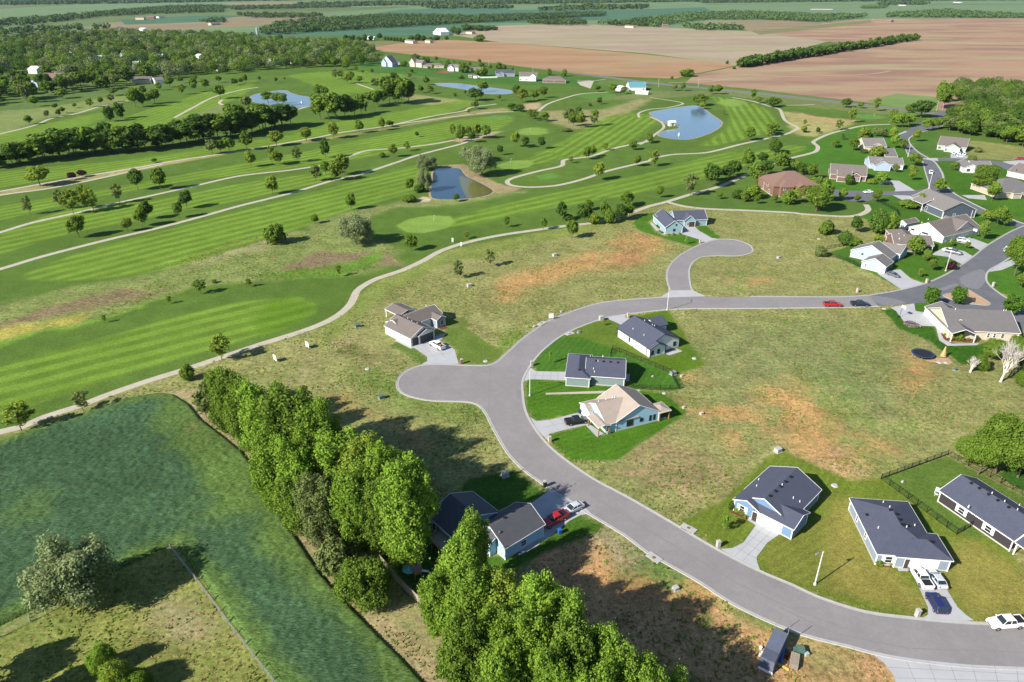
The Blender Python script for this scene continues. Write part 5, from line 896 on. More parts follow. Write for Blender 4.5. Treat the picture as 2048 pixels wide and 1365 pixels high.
class House:
    def __init__(s,name,label,k,frame,roof,side,trim='white',eave=2.75,cat='house',group=None,pitch=.5):
        s.k=k; s.ev=eave; s.pitch=pitch; A,B,Cc=[G(k,*p,eave) for p in frame]; ex=(B-A); ex.z=0; ex.normalize(); ey=Vector((-ex.y,ex.x,0))
        if (Cc-A).dot(ey)<0: ey=-ey; s.flip=True
        else: s.flip=False
        s.A=A; s.ex=ex; s.ey=ey; s.root=empty(name,(A.x,A.y,0),0,label,cat,group); s.rm=RM[roof]; s.sm=SM[side]; s.tm=M[trim] if trim else None; s.w=[]; s.n=0; HOUSES.append(s)
        if s.flip: # right-handed frame: swap axes
            s.ex,s.ey=s.ey,s.ex; s.swap=True
        else: s.swap=False
        s.root.rotation_euler=(0,0,math.atan2(s.ex.y,s.ex.x))
    def loc(s,p): d=p-s.A; return d.dot(s.ex),d.dot(s.ey)
    def wing(s,pts,ridge,dz=0,pitch=None,x0=0,x1=0,y0=0,y1=0,roof=None,walls=True,side=None,posts=None,rp=None):
        """pts: eave corners on the photo; ridge 'a' runs along the frame's first edge, 'b' across it, 'h' hipped; x/y moves push the near/far sides"""
        e=s.ev+dz; L=[s.loc(G(s.k,*p,e)) for p in pts]
        X0,X1=min(l[0] for l in L),max(l[0] for l in L); Y0,Y1=min(l[1] for l in L),max(l[1] for l in L)
        if s.swap: x0,x1,y0,y1=y0,y1,x0,x1
        X0+=x0;X1+=x1;Y0+=y0;Y1+=y1; i=s.n; s.n+=1; j=.007*i; X0+=j;Y0+=j;X1-=j;Y1-=j; e-=.009*i
        if ridge in 'ab': ax='x' if (ridge=='a')!=s.swap else 'y'
        else: ax='h'
        p=pitch or s.pitch
        if rp:
            q=3.0
            for _ in range(40):
                lx,ly=s.loc(G(s.k,*rp,e+p*q)); q+=.35*(((ly-Y0) if ax!='y' else (lx-X0))-q); q=min(max(q,1.5),12)
            if ax!='y': Y1=Y0+2*q
            else: X1=X0+2*q
        w=dict(X0=X0,X1=X1,Y0=Y0,Y1=Y1,e=e,ax=ax,p=p); s.w.append(w)
        t=.16; rb=MB(); cx,cy=(X0+X1)/2,(Y0+Y1)/2; ov=.32; ro=roof or s.rm
        if ax=='h':
            a=min(X1-X0,Y1-Y0)/2; zr=e+p*a
            if X1-X0>Y1-Y0: r0,r1=(X0+a,cy,zr),(X1-a,cy,zr); top=[(X0,Y0,e),(X1,Y0,e),(X1,Y1,e),(X0,Y1,e)]; fs=[(0,1,5,4),(1,2,5),(2,3,4,5),(3,0,4)]
            else: r0,r1=(cx,Y0+a,zr),(cx,Y1-a,zr); top=[(X0,Y0,e),(X1,Y0,e),(X1,Y1,e),(X0,Y1,e)]; fs=[(0,1,4),(1,2,5,4),(2,3,5),(3,0,4,5)]
            if abs((X1-X0)-(Y1-Y0))<.05: r1=(r1[0]+.02,r1[1]+.02,r1[2])
            rb.add(top+[r0,r1]+[(x,y,e-t) for x,y,_ in top],fs+[(0,6,7,1),(1,7,8,2),(2,8,9,3),(3,9,6,0),(9,8,7,6)])
        else:
            def pt(u,v,z): return (u,v,z) if ax=='x' else (v,u,z)
            U0,U1,V0,V1=(X0,X1,Y0,Y1) if ax=='x' else (Y0,Y1,X0,X1); vc=(V0+V1)/2; zr=e+p*(V1-V0)/2; w['zr']=zr
            prof=[(V0,e),(vc,zr),(V1,e),(V1,e-t),(vc,zr-t),(V0,e-t)]
            vs=[pt(U0,v,z) for v,z in prof]+[pt(U1,v,z) for v,z in prof]
            rb.add(vs,[(0,1,7,6),(1,2,8,7),(2,3,9,8),(3,4,10,9),(4,5,11,10),(5,0,6,11),(0,5,4,1),(1,4,3,2),(6,7,10,11),(7,8,9,10)])
        r=rb.build('roof',ro,s.root); w['roof']=r
        me=r.data; bm=bmesh.new(); bm.from_mesh(me); bmesh.ops.recalc_face_normals(bm,faces=bm.faces[:]); bm.to_mesh(me); bm.free()
        w['geo']=(X0,X1,Y0,Y1,e,ax,p); 
        if walls:
            wb=MB(); a0,a1,b0,b1=X0+ov,X1-ov,Y0+ov,Y1-ov; w['wall']=(a0,a1,b0,b1)
            if ax=='h': wb.box(a0,b0,-.05,a1,b1,e-.1)
            else:
                u0,u1,v0,v1=(a0,a1,b0,b1) if ax=='x' else (b0,b1,a0,a1); ze=e+p*ov-.15; pr=[(v0,-.05),(v1,-.05),(v1,ze),((v0+v1)/2,ze+p*(v1-v0)/2),(v0,ze)]
                vs=[pt(u0,v,z) for v,z in pr]+[pt(u1,v,z) for v,z in pr]; wb.add(vs,[(0,4,3,2,1),(5,6,7,8,9)]+[(q,(q+1)%5,5+(q+1)%5,5+q) for q in range(5)])
            
            if s.tm:
                for x in (a0,a1):
                    for y in (b0,b1): wb.box(x-.09,y-.09,0,x+.09,y+.09,e-.17,1)
            o=wb.build('wall',[side and SM[side] or s.sm]+([s.tm] if s.tm else []),s.root); bm=bmesh.new(); bm.from_mesh(o.data); bmesh.ops.recalc_face_normals(bm,faces=bm.faces[:]); bm.to_mesh(o.data); bm.free()
            f2=MB(); f2.box(a0-.04,b0-.04,-.05,a1+.04,b1+.04,.28); f2.build('footing',M['base'],o)
        else:
            for (x,y) in ((X0+.3,Y0+.3),(X1-.3,Y0+.3),(X1-.3,Y1-.3),(X0+.3,Y1-.3)):
                pb=MB(); pb.box(x-.11,y-.11,0,x+.11,y+.11,e-.17); pb.build('porch_post',posts or M['white'],s.root)
        return w
    def top(s,x,y):
        z=0
        for w in s.w:
            if w['X0']<=x<=w['X1'] and w['Y0']<=y<=w['Y1']:
                dx=min(x-w['X0'],w['X1']-x); dy=min(y-w['Y0'],w['Y1']-y); d={'x':dy,'y':dx,'h':min(dx,dy)}[w['ax']]; z=max(z,w['e']+w['p']*d)
        return z
    def finish(s):
        if not s.tm: return
        for w in s.w:
            X0,X1,Y0,Y1,e,ax,p=w['geo']; fb=MB(); n0=0
            def pt(u,v,z): return (u,v,z) if ax=='x' else (v,u,z)
            def bar(a,b_):
                a=Vector(a);b_=Vector(b_); d=(b_-a); d.normalize(); n=Vector((-d.y,d.x,0)); n.normalize(); hz=Vector((0,0,.085)); q=[a-n*.035-hz,a+n*.035-hz,a+n*.035+hz,a-n*.035+hz]; q2=[v+(b_-a) for v in q]
                fb.add([tuple(v) for v in q+q2],[(0,1,2,3),(7,6,5,4),(0,4,5,1),(1,5,6,2),(2,6,7,3),(3,7,4,0)])
            def buried(x,y,z):
                for g in s.w:
                    if g is w: continue
                    if g['X0']-.1<=x<=g['X1']+.1 and g['Y0']-.1<=y<=g['Y1']+.1:
                        dx=min(x-g['X0'],g['X1']-x); dy=min(y-g['Y0'],g['Y1']-y); d={'x':dy,'y':dx,'h':min(dx,dy)}[g['ax']]
                        if z<g['e']+g['p']*d+.25: return True
                return False
            def run(a,b_):
                a=Vector(a);b_=Vector(b_); n=max(1,int((b_-a).length/.5)); st=None
                for i in range(n+1):
                    m_=a.lerp(b_,(i+.5)/n) if i<n else None; vis=m_ is not None and not buried(*m_)
                    if vis and st is None: st=i
                    if not vis and st is not None: bar(a.lerp(b_,st/n),a.lerp(b_,i/n)); st=None
            zz=e-.09
            if ax=='h': c=[(X0-.03,Y0-.03,zz),(X1+.03,Y0-.03,zz),(X1+.03,Y1+.03,zz),(X0-.03,Y1+.03,zz)]; [run(c[q],c[(q+1)%4]) for q in range(4)]
            else:
                U0,U1,V0,V1=(X0,X1,Y0,Y1) if ax=='x' else (Y0,Y1,X0,X1); vc=(V0+V1)/2; zr=e+p*(V1-V0)/2
                for v in (V0-.03,V1+.03): run(pt(U0,v,zz),pt(U1,v,zz))
                for u in (U0-.03,U1+.03): run(pt(u,V0,e-.05),pt(u,vc,zr-.05)); run(pt(u,vc,zr-.05),pt(u,V1,e-.05))
            if fb.v: fb.build('fascia',s.tm,w['roof'])
    def vent(s,*pts,kind='pipe'):
        for p in pts:
            z=s.ev+1
            for _ in range(7):
                x,y=s.loc(G(s.k,*p,z)); zn=s.top(x,y); z=zn if zn>0 else z
            m=MB()
            if kind=='pipe': m.tube((x,y,z-.3),(x,y,z+.38),.07,.07,8); m.tube((x,y,z-.15),(x,y,z+.08),.16,.09,8); o=m.build('vent_pipe',M['white'],s.w[0]['roof'])
            else: m.box(x-.22,y-.22,z-.3,x+.22,y+.22,z+.16); m.box(x-.27,y-.27,z+.161,x+.27,y+.27,z+.2); o=m.build('roof_vent',M['black'],s.w[0]['roof'])
    def feat(s,kind,px,py,w,h,zc,**kw):
        x,y=s.loc(G(s.k,px,py,zc)); best=None
        for g in s.w:
            if 'wall' not in g: continue
            a0,a1,b0,b1=g['wall']
            for (nx,ny,c,lo,hi) in ((-1,0,a0,b0,b1),(1,0,a1,b0,b1),(0,-1,b0,a0,a1),(0,1,b1,a0,a1)):
                d=abs((x if nx else y)-c); t=(y if nx else x); o=max(0,lo+w/2+.1-t,t-(hi-w/2-.1)); 
                cc_=d+o*1.5
                for g2 in s.w:
                    if g2 is g or 'wall' not in g2: continue
                    q0,q1,q2,q3=g2['wall']; qx,qy=(c+nx*.06,t) if nx else (t,c+ny*.06)
                    if q0<qx<q1 and q2<qy<q3: cc_+=20
                # face must look to the camera
                wn_=s.ex*nx+s.ey*ny; fx=s.A+s.ex*(c if nx else t)+s.ey*(t if nx else c)
                if wn_.dot(Vector((-fx.x,-fx.y,0)))<=0: cc_+=50
                if best is None or cc_<best[0]: best=(cc_,nx,ny,c,min(max(t,lo+w/2+.1),hi-w/2-.1))
        _,nx,ny,c,t=best
        def bx(m,u0,u1,z0,z1,d0,d1,mi=0):
            if nx: a,b_=sorted((c+nx*d0,c+nx*d1)); m.box(a,u0,z0,b_,u1,z1,mi)
            else: a,b_=sorted((c+ny*d0,c+ny*d1)); m.box(u0,a,z0,u1,b_,z1,mi)
        z0,z1=zc-h/2,zc+h/2; m=MB()
        if kind=='window':
            fr=.09
            for (u0,u1,q0,q1) in ((t-w/2,t+w/2,z0,z0+fr),(t-w/2,t+w/2,z1-fr,z1),(t-w/2,t-w/2+fr,z0+fr,z1-fr),(t+w/2-fr,t+w/2,z0+fr,z1-fr),(t-w/2+fr,t+w/2-fr,zc-.03,zc+.03)): bx(m,u0,u1,q0,q1,.0,.07)
            if kw.get('shut'):
                for sg in (-1,1): bx(m,t+sg*(w/2+.28)-.25,t+sg*(w/2+.28)+.25,z0-.05,z1+.05,.0,.05)
            o=m.build('window',kw.get('m') or M['white'],s.root); g=MB(); bx(g,t-w/2+fr,t+w/2-fr,z0+fr,z1-fr,-.05,.03); g.build('pane',M['glass'],o)
        elif kind=='garage':
            bx(m,t-w/2-.1,t+w/2+.1,0,h+.12,.0,.04); o=m.build('garage_door_frame',M['white'] if not kw.get('dark') else M['tan_stone'],s.root)
            g=MB(); mm=M['gdark'] if kw.get('dark') else M['gdoor']
            for q in range(4): bx(g,t-w/2,t+w/2,.04+q*h/4,.04+(q+1)*h/4-.03,.02,.08)
            g.build('garage_door',mm,o)
        elif kind=='door':
            bx(m,t-w/2-.07,t+w/2+.07,0,h+.08,0,.04); o=m.build('door_frame',M['white'],s.root); g=MB(); bx(g,t-w/2,t+w/2,.03,h,.02,.07); dd=g.build('door',kw.get('m') or M['door'],o)
        elif kind=='gablevent': bx(m,t-w/2,t+w/2,z0,z1,0,.06); m.build('gable_vent',M['white'],s.root)
        elif kind=='panel': bx(m,t-w/2,t+w/2,z0,z1,0,.03); m.build('siding_panel',kw['m'],s.root)
NH='new houses along the curved road'
# 1 blue gabled house
h=House('house','blue gabled house with dark slate roof and wide concrete driveway','Z1',((180,672),(680,225),(1390,545)),'slate','blue',group=NH,pitch=.46)
h.wing([(180,672),(680,225),(1390,545)],'a',x0=1.2); h.wing([(1000,1090),(1235,858),(470,800)],'b',dz=0,pitch=.42); h.wing([(180,672),(540,860)],'a',x1=4.2,dz=.02)
h.vent((528,410),(500,495),(1000,660),(1088,710),(848,480)); h.vent((1035,310),(965,373),(893,438),(826,503),(757,567),(683,632),kind='box')
h.feat('window',310,800,1.1,1.5,1.4,shut=True); h.feat('garage',690,990,4.9,2.2,1.1); h.feat('door',520,905,1.0,2.1,1.05); h.feat('window',915,1100,2.3,1.5,1.4,m=SM['blue']) if 0 else None
# 2 grey hip house
h=House('house','grey-blue house with dark hipped roof behind three parked cars','Z2',((505,877),(145,145),(930,162)),'slate','grey',group=NH,pitch=.42)
h.wing([(505,877),(145,145),(930,162)],'h'); h.wing([(1310,600),(1535,943),(760,915)],'h'); 
h.vent((590,172),(678,240),(523,520),(908,510),(1018,488)); h.vent((690,280),(765,335),(808,408),(850,478),(920,495),(1250,712),(370,345),kind='box')
h.feat('window',655,935,1.3,1.5,1.4,shut=True); h.feat('garage',1130,1010,4.9,2.2,1.1); h.feat('door',895,970,1.0,2.1,1.05); h.feat('window',235,390,.9,1.3,1.5); h.feat('window',350,625,.9,1.3,1.5)
# 3 charcoal house at the right edge
h=House('house','long charcoal-walled house with slate roof inside black fence at right edge','Z3',((470,590),(1410,1225),(870,435)),'slate','black',group=NH,pitch=.45)
h.wing([(470,590),(1300,1155),(870,435)],'a'); h.wing([(1310,1165),(1410,1225)],'a',y1=6.5,x1=5,walls=False); 
h.vent((780,760),(1045,612),(1188,705),(1357,745),(1333,800)); h.vent((812,495),(905,553),(1010,622),(1115,690),(1238,768),kind='box')
h.feat('window',708,802,1.3,1.4,1.5,shut=True); h.feat('window',1012,1012,1.3,1.4,1.5,shut=True)
# 4 shaded house among the cottonwoods
h=House('house','light blue house half shaded by cottonwoods with dark roof and rear deck','Z4',((1130,690),(1425,510),(1060,230)),'char','light',group=NH,pitch=.55,eave=3.0)
h.wing([(1130,690),(1425,510),(1090,255)],'a',x0=-3.4,y0=0); h.wing([(150,470),(430,640),(880,360),(600,130)],'b',dz=.3,pitch=.42); h.wing([(790,740),(905,660),(880,450)],'b',dz=.25)
h.vent((965,435),(1063,370),(1160,310),kind='box'); h.feat('window',1180,720,1.4,1.3,1.4,m=M['white']); h.feat('door',1372,600,1,2.1,1.1,m=SM['light']); h.feat('window',190,520,1.2,1.4,1.6); h.feat('window',300,580,1.2,1.4,1.6)
h.feat('door',240,600,1.6,2.1,1.1)
# 5 tan roof
h=House('house','pale blue house with tan shingle roof and timber porch posts','Z5',((1040,900),(1770,720),(1370,345)),'tan','light',group=NH,pitch=.52)
h.wing([(1040,900),(1770,720),(1400,350)],'b'); h.wing([(430,570),(775,960)],'a',x1=10,x0=1.5,pitch=.5); h.wing([(545,790),(765,990)],'b',x1=3.0,dz=-.15,walls=False,pitch=.28,posts=M['brownwood']); h.wing([(1620,590),(1935,700),(1840,560)],'h',walls=False,posts=M['brownwood'],dz=-.1,pitch=.3)
h.wing([(410,560),(600,730)],'a',x1=9,dz=-.05,pitch=.45)
h.vent((742,545),(868,514),(978,470),(1018,473)); h.feat('window',1262,895,1.7,1.6,1.4,m=M['black']); h.feat('window',1463,843,.9,.9,1.5,m=M['black']); h.feat('window',1607,805,.6,1.5,1.4,m=M['black']); h.feat('window',1677,790,.6,1.5,1.4,m=M['black']); h.feat('garage',500,680,4.9,2.2,1.1)
# 6 grey-green
h=House('house','grey-green house with slate roof facing the curve of the road','Z6',((525,1025),(975,1055),(1010,770)),'slate','sage',group=NH,pitch=.42)
h.wing([(430,1020),(975,1055),(1010,770)],'a'); h.wing([(145,1025),(510,1065),(235,700)],'h')
h.vent((508,740),(688,742),(618,805),(553,920),(568,958)); h.vent((590,800),(697,812),(797,820),(903,830),(348,937),kind='box'); h.feat('door',960,1130,.1,.1,1) if 0 else None
# 7 white
h=House('house','white-sided house with dark slate roof and rear concrete patio','Z6',((885,335),(1370,650),(1790,500)),'slate','white',trim='black',group=NH,pitch=.46)
h.wing([(885,335),(1370,650),(1560,470)],'a',x1=-1.6,y1=4); h.wing([(1370,650),(1600,575)],'a',x0=-8,dz=-.02); h.wing([(1260,210),(1440,165),(1550,300)],'b')
h.vent((1122,348),(1278,437),(1288,233),(1398,293),(1430,305)); h.feat('window',1075,500,.7,1.4,1.5,m=M['black']); h.feat('window',1163,562,.7,1.4,1.5,m=M['black']); h.feat('window',1400,690,.9,1.4,1.4,m=M['black']); h.feat('window',1488,668,.9,1.4,1.4,m=M['black']); h.feat('window',1725,565,1.0,1.4,1.4,m=M['black'])
# 8 left grey
h=House('house','white-walled house with grey multi-gabled roof beside the left cul-de-sac','Z7',((385,630),(1110,350),(110,485)),'warm','white',group=NH,pitch=.5)
h.wing([(385,630),(1130,330),(110,485)],'a',dz=.15,pitch=.45); h.wing([(295,675),(560,800),(790,520)],'b',y1=6,pitch=.5); h.wing([(690,755),(1000,640)],'b',y1=6,dz=0,pitch=.45); h.wing([(225,325),(375,155),(660,270)],'b',walls=False,pitch=.3); h.wing([(1030,470),(1195,395)],'b',y1=5,dz=.1,side='grey')
h.feat('garage',640,830,2.8,2.3,1.1,dark=True); h.feat('garage',860,755,4.9,2.3,1.1,dark=True); h.feat('window',1100,490,1.2,1.5,1.4); h.vent((838,200),(580,478),(505,432),(678,522),kind='pipe')
# 9 teal
h=House('house','teal board house with slate gables at the end of the upper cul-de-sac','Y7',((650,715),(335,400),(1095,685)),'slate','teal',group=NH,pitch=.75)
h.wing([(650,715),(330,400),(1095,685)],'a'); h.wing([(900,530),(1575,500),(1530,330)],'b',dz=0,pitch=.55,x1=0); h.wing([(1130,545),(1425,520)],'a',x1=6,dz=.05,pitch=.85)
h.feat('window',860,760,1.0,1.1,1.5,m=M['black']); h.feat('door',1305,600,2.6,2.3,1.1); h.feat('window',1190,580,1.0,1.4,1.4); h.feat('window',880,595,.7,.8,3.7,m=M['black']); h.vent((405,385),(440,415)); h.vent((760,405),kind='box')
OG='houses of the older neighbourhood'
h=House('house','pale blue house with grey roof and twin garage gables on the corner','Y1',((465,700),(160,630),(900,690)),'grey','pale',group=OG,pitch=.5)
h.wing([(465,700),(165,635),(900,700)],'b'); h.wing([(370,790),(590,870),(850,820)],'b',pitch=.5,dz=0); h.wing([(590,875),(730,870)],'b',dz=-.1,y0=-1,x1=4) if 0 else None
h.wing([(700,560),(960,700),(830,560)],'a',dz=-.1); h.feat('garage',640,930,2.6,2.3,1.1); h.feat('garage',800,900,4.6,2.3,1.1,dark=True); h.feat('window',340,705,.8,.6,2.2,m=M['black']); h.feat('window',430,860,.7,1.2,1.5)
h=House('house','brown-roofed brick house beside the pale blue corner house','Y1',((830,525),(1480,560),(1150,345)),'warm','brick',group=OG,pitch=.45)
h.wing([(850,535),(1480,565)],'a',rp=(1250,395)); h.wing([(800,400),(1020,550),(1080,330)],'h'); h.feat('garage',1545,600,4.6,2.2,1.1,dark=True); h.vent((920,400),(1010,400),(935,455))
h=House('house','white house with broad front gable and window awnings','Y1',((1640,430),(1080,270),(1780,150)),'warm','white',group=OG,pitch=.5)
h.wing([(1640,430),(1080,270),(1700,140)],'b'); h.wing([(1010,215),(1070,145),(1250,180)],'b',dz=0); h.wing([(1790,370),(1880,210),(1600,240)],'a',dz=0); h.feat('window',1190,300,1.6,.7,2.1,m=M['dark']); h.feat('window',1420,350,2.6,.7,2.0,m=M['dark']); h.feat('window',1300,370,.8,1.2,1.2); h.feat('window',1120,320,.8,1.2,1.2); h.vent((1290,200),(1390,150))
h=House('house','charcoal board house with long grey roof and raised front deck','R7',((1000,1110),(1305,1240),(1430,1180)),'grey','dark',group=OG,pitch=.45,eave=3.6)
h.wing([(1000,1110),(1305,1240)],'a',rp=(1180,1042)); h.wing([(1310,1240),(1450,1180)],'a',x0=-6,y1=.5); h.wing([(1050,1130),(1160,1175)],'a',y0=-2.2,y1=5,walls=False); h.feat('window',1240,1210,1.6,1.6,1.6); h.feat('window',1370,1260,1.2,1.2,1.6); h.vent((1215,1130),(1165,1070))
h=House('house','large brown brick house with brown hipped roof and rear veranda','Y3',((440,400),(880,395),(760,200)),'brown','brick',trim='brownwood',group=OG,pitch=.5,eave=5.0)
h.wing([(270,340),(850,395),(790,235)],'h',y0=1.5); h.wing([(450,400),(650,400)],'h',y1=11,dz=.04,pitch=.62); h.wing([(700,400),(850,400)],'b',y0=-.5,y1=7,dz=.02); h.wing([(190,290),(260,340)],'h',x1=5,y1=2,dz=-.2); h.feat('window',510,430,1,1.6,4.1); h.feat('window',420,460,1.8,2,1.2); h.feat('window',210,330,1.2,1.8,3.9); h.feat('window',230,400,1.2,1.8,1.3); h.feat('window',340,360,2.4,1.6,3.9)
h=House('house','grey-roofed brick house with three front gables behind short street','Y3',((1170,205),(1710,245),(1830,150)),'warm','brick',group=OG,pitch=.5)
h.wing([(1170,205),(1710,245)],'a',rp=(1450,68)); h.wing([(1390,250),(1475,200)],'a',y0=-.6,x0=-4,dz=.03); h.wing([(1480,235),(1620,225)],'b',y1=5,y0=-.5,dz=-.03,pitch=.7); h.feat('window',1265,225,1,1,1.7); h.feat('door',1315,275,1.2,2.1,1.1); h.feat('window',1520,270,2,1.5,1.4); h.feat('window',1600,265,1.2,1.4,1.4)
h=House('house','light blue gable-fronted house with grey roof beside the winding street','Y4',((510,785),(850,800),(1100,690)),'grey','pale',group=OG,pitch=.62)
h.wing([(510,785),(850,800)],'b',y1=8,dz=.1); h.wing([(400,740),(1110,775)],'a',pitch=.45,dz=.05,rp=(800,610)); h.feat('window',440,760,1.4,1.2,1.6); h.feat('garage',1030,830,2.6,2.2,1.1); h.vent((650,665),(620,690))
h=House('house','cream gabled house with lilac-grey roof left of winding street','Y4',((270,380),(690,385),(790,260)),'grey','cream',group=OG,pitch=.5)
h.wing([(420,385),(690,385)],'b',y1=6,y0=-.6,dz=.05); h.wing([(270,380),(760,400)],'a',dz=0,rp=(560,215)); h.feat('window',270,400,1,1.5,1.3); h.feat('door',750,385,1.5,2,1.1)
h=House('house','low house with plain grey roof between blue and cream houses','Y4',((730,600),(985,605),(1010,450)),'dgrey','brick',group=OG,pitch=.4); h.wing([(720,600),(985,605)],'a',rp=(860,425)); h.vent((880,495),(965,560),kind='box')
h=House('house','mint-grey house with triple garage and several cars outside','Y5',((100,345),(500,385),(460,250)),'warm','mint',group=OG,pitch=.45)
h.wing([(100,345),(500,385)],'a',rp=(300,232)); h.wing([(200,370),(425,378)],'b',y1=5,y0=-.8,dz=.02,pitch=.5); h.feat('garage',345,400,4.9,2.2,1.1); h.feat('garage',450,405,2.6,2.2,1.1); h.feat('window',230,385,1.2,1.5,1.3); h.feat('window',140,365,1.8,1.4,1.3)
h=House('house','white house with grey roof behind large leafy tree at right','Y5',((460,650),(860,665),(870,575)),'grey','white',group=OG,pitch=.45)
h.wing([(570,655),(860,665)],'a',rp=(720,560)); h.wing([(455,655),(570,660),(560,590)],'b'); h.feat('window',510,680,2,1.8,1.5); h.vent((585,555),(745,575))
h=House('house','stone house with pyramid-hipped grey roof near the right edge','Y5',((930,1000),(1240,990),(1150,850)),'dgrey','stone',group=OG,pitch=.5); h.wing([(930,1000),(1240,990),(1150,850)],'h'); h.wing([(1120,1000),(1250,995)],'h',y0=-1,y1=4,dz=-.05)
h=House('house','tan-roofed house cut by the right edge beside the cross street','Y5',((1055,700),(1350,760),(1300,590)),'warm','white',group=OG,pitch=.45); h.wing([(1055,700),(1350,760)],'a',rp=(1230,590)); h.vent((1185,685),kind='box')
h=House('house','long white ranch house with grey roof and front porch gable','Y2',((385,850),(1725,915),(1680,605)),'dgrey','cream',group=OG,pitch=.45)
h.wing([(400,850),(1725,915)],'a',x0=1.5,rp=(1150,512)); h.wing([(505,875),(970,925)],'b',y0=-.5,y1=8,dz=.02,walls=False,pitch=.42); h.wing([(200,460),(390,770)],'b',x1=7,dz=-.02,side='white'); h.feat('window',1120,905,.8,1.4,1.5); h.feat('window',1225,912,.8,1.4,1.5); h.feat('window',1370,925,1.0,1.4,1.5); h.vent((575,600),(1380,668),(1425,645),(1553,657))
h=House('house','white building almost hidden by the wood at upper right','R3',((1760,600),(1830,605),(1830,590)),'whiter','white',group=OG,pitch=.3); h.wing([(1755,598),(1830,605),(1830,592)],'a')
h=House('house','second white building half hidden in the upper right wood','R3',((1870,610),(1930,612),(1930,600)),'whiter','white',group=OG,pitch=.3); h.wing([(1870,610),(1930,613),(1930,602)],'a')
# far houses
FG='houses beside the highway'
def far_house(k,lab,a,b,depth,roof,side,eave=3,pitch=.5,ridge='a',group=FG,gable=None,nm='house',cat='house',win=2):
    h=House(nm,lab,k,(a,b,(a[0],a[1]-12)),roof,side,group=group,pitch=pitch,eave=eave,cat=cat)
    d=dict(y1=depth); h.wing([a,b],ridge,**d); L=b[0]-a[0]
    if gable: h.wing([(a[0]+L*gable[0],a[1]+(b[1]-a[1])*gable[0]),(a[0]+L*gable[1],a[1]+(b[1]-a[1])*gable[1])],'b',y0=-1.2,y1=depth*.7,dz=.1,pitch=pitch*1.25)
    for q in range(win): t=(q+.5)/win; h.feat('window',a[0]+L*t,a[1]+(b[1]-a[1])*t+4,1.5,1.4,1.6)
    return h
far_house('Y6','two-storey blue and white house at the far left of the highway row',(75,118),(150,124),11,'char','pale',5,.8,'b',gable=(.1,.5)); far_house('Y6','dark-roofed garage beside the two-storey blue house',(150,118),(202,118),8,'slate','pale',3.4,.5)
far_house('Y6','tall tan house with steep grey roof in the highway row',(265,118),(350,128),10,'warm','cream',5,.75,gable=(.1,.5)); far_house('Y6','long low tan house with hipped roof in the highway row',(360,142),(505,142),12,'warm','stone',3,.4,'h')
far_house('Y6','white house with grey roof and pale patio in the highway row',(528,155),(603,158),11,'grey','white',4,.6,gable=(.1,.6)); far_house('Y6','tan house half hidden by bushes in the highway row',(688,168),(765,170),10,'warm','cream',3,.5)
far_house('Y6','slate-roofed house behind the white walled terrace',(858,196),(988,196),12,'slate','grey',3.2,.5,gable=(.15,.45)); far_house('Y6','tall grey house with twin gables in the highway row',(1018,215),(1140,216),12,'warm','white',5,.65,gable=(.55,.95),win=3)
far_house('Y6','brown hip-roofed house at the right end of the highway row',(1178,240),(1338,242),14,'warm','brick',3,.45,'h',win=3)
far_house('Y6','small open shed with grey roof near the highway row',(670,208),(695,210),4,'dgrey','brick',2.4,.4,group=None,nm='shed',cat='shed',win=0); far_house('Y6','small pale shed beside the open shed',(702,212),(732,213),4,'dgrey','white',2.6,.5,group=None,nm='shed',cat='shed',win=0)
far_house('Y6','club building with bright teal metal roof by the highway',(1770,290),(1885,290),22,'teal','white',3.4,.35,group=None,nm='club_building',cat='building'); far_house('Y6','open white canopy left of the teal-roofed club building',(1715,300),(1770,296),10,'whiter','white',3,.4,'b',group=None,nm='canopy',cat='canopy',win=0); far_house('Y6','long flat white shed in front of the club building',(1810,318),(1900,322),8,'whiter','white',2.6,.12,group=None,nm='shed',cat='shed',win=0)
TGp='buildings glimpsed among the town trees'
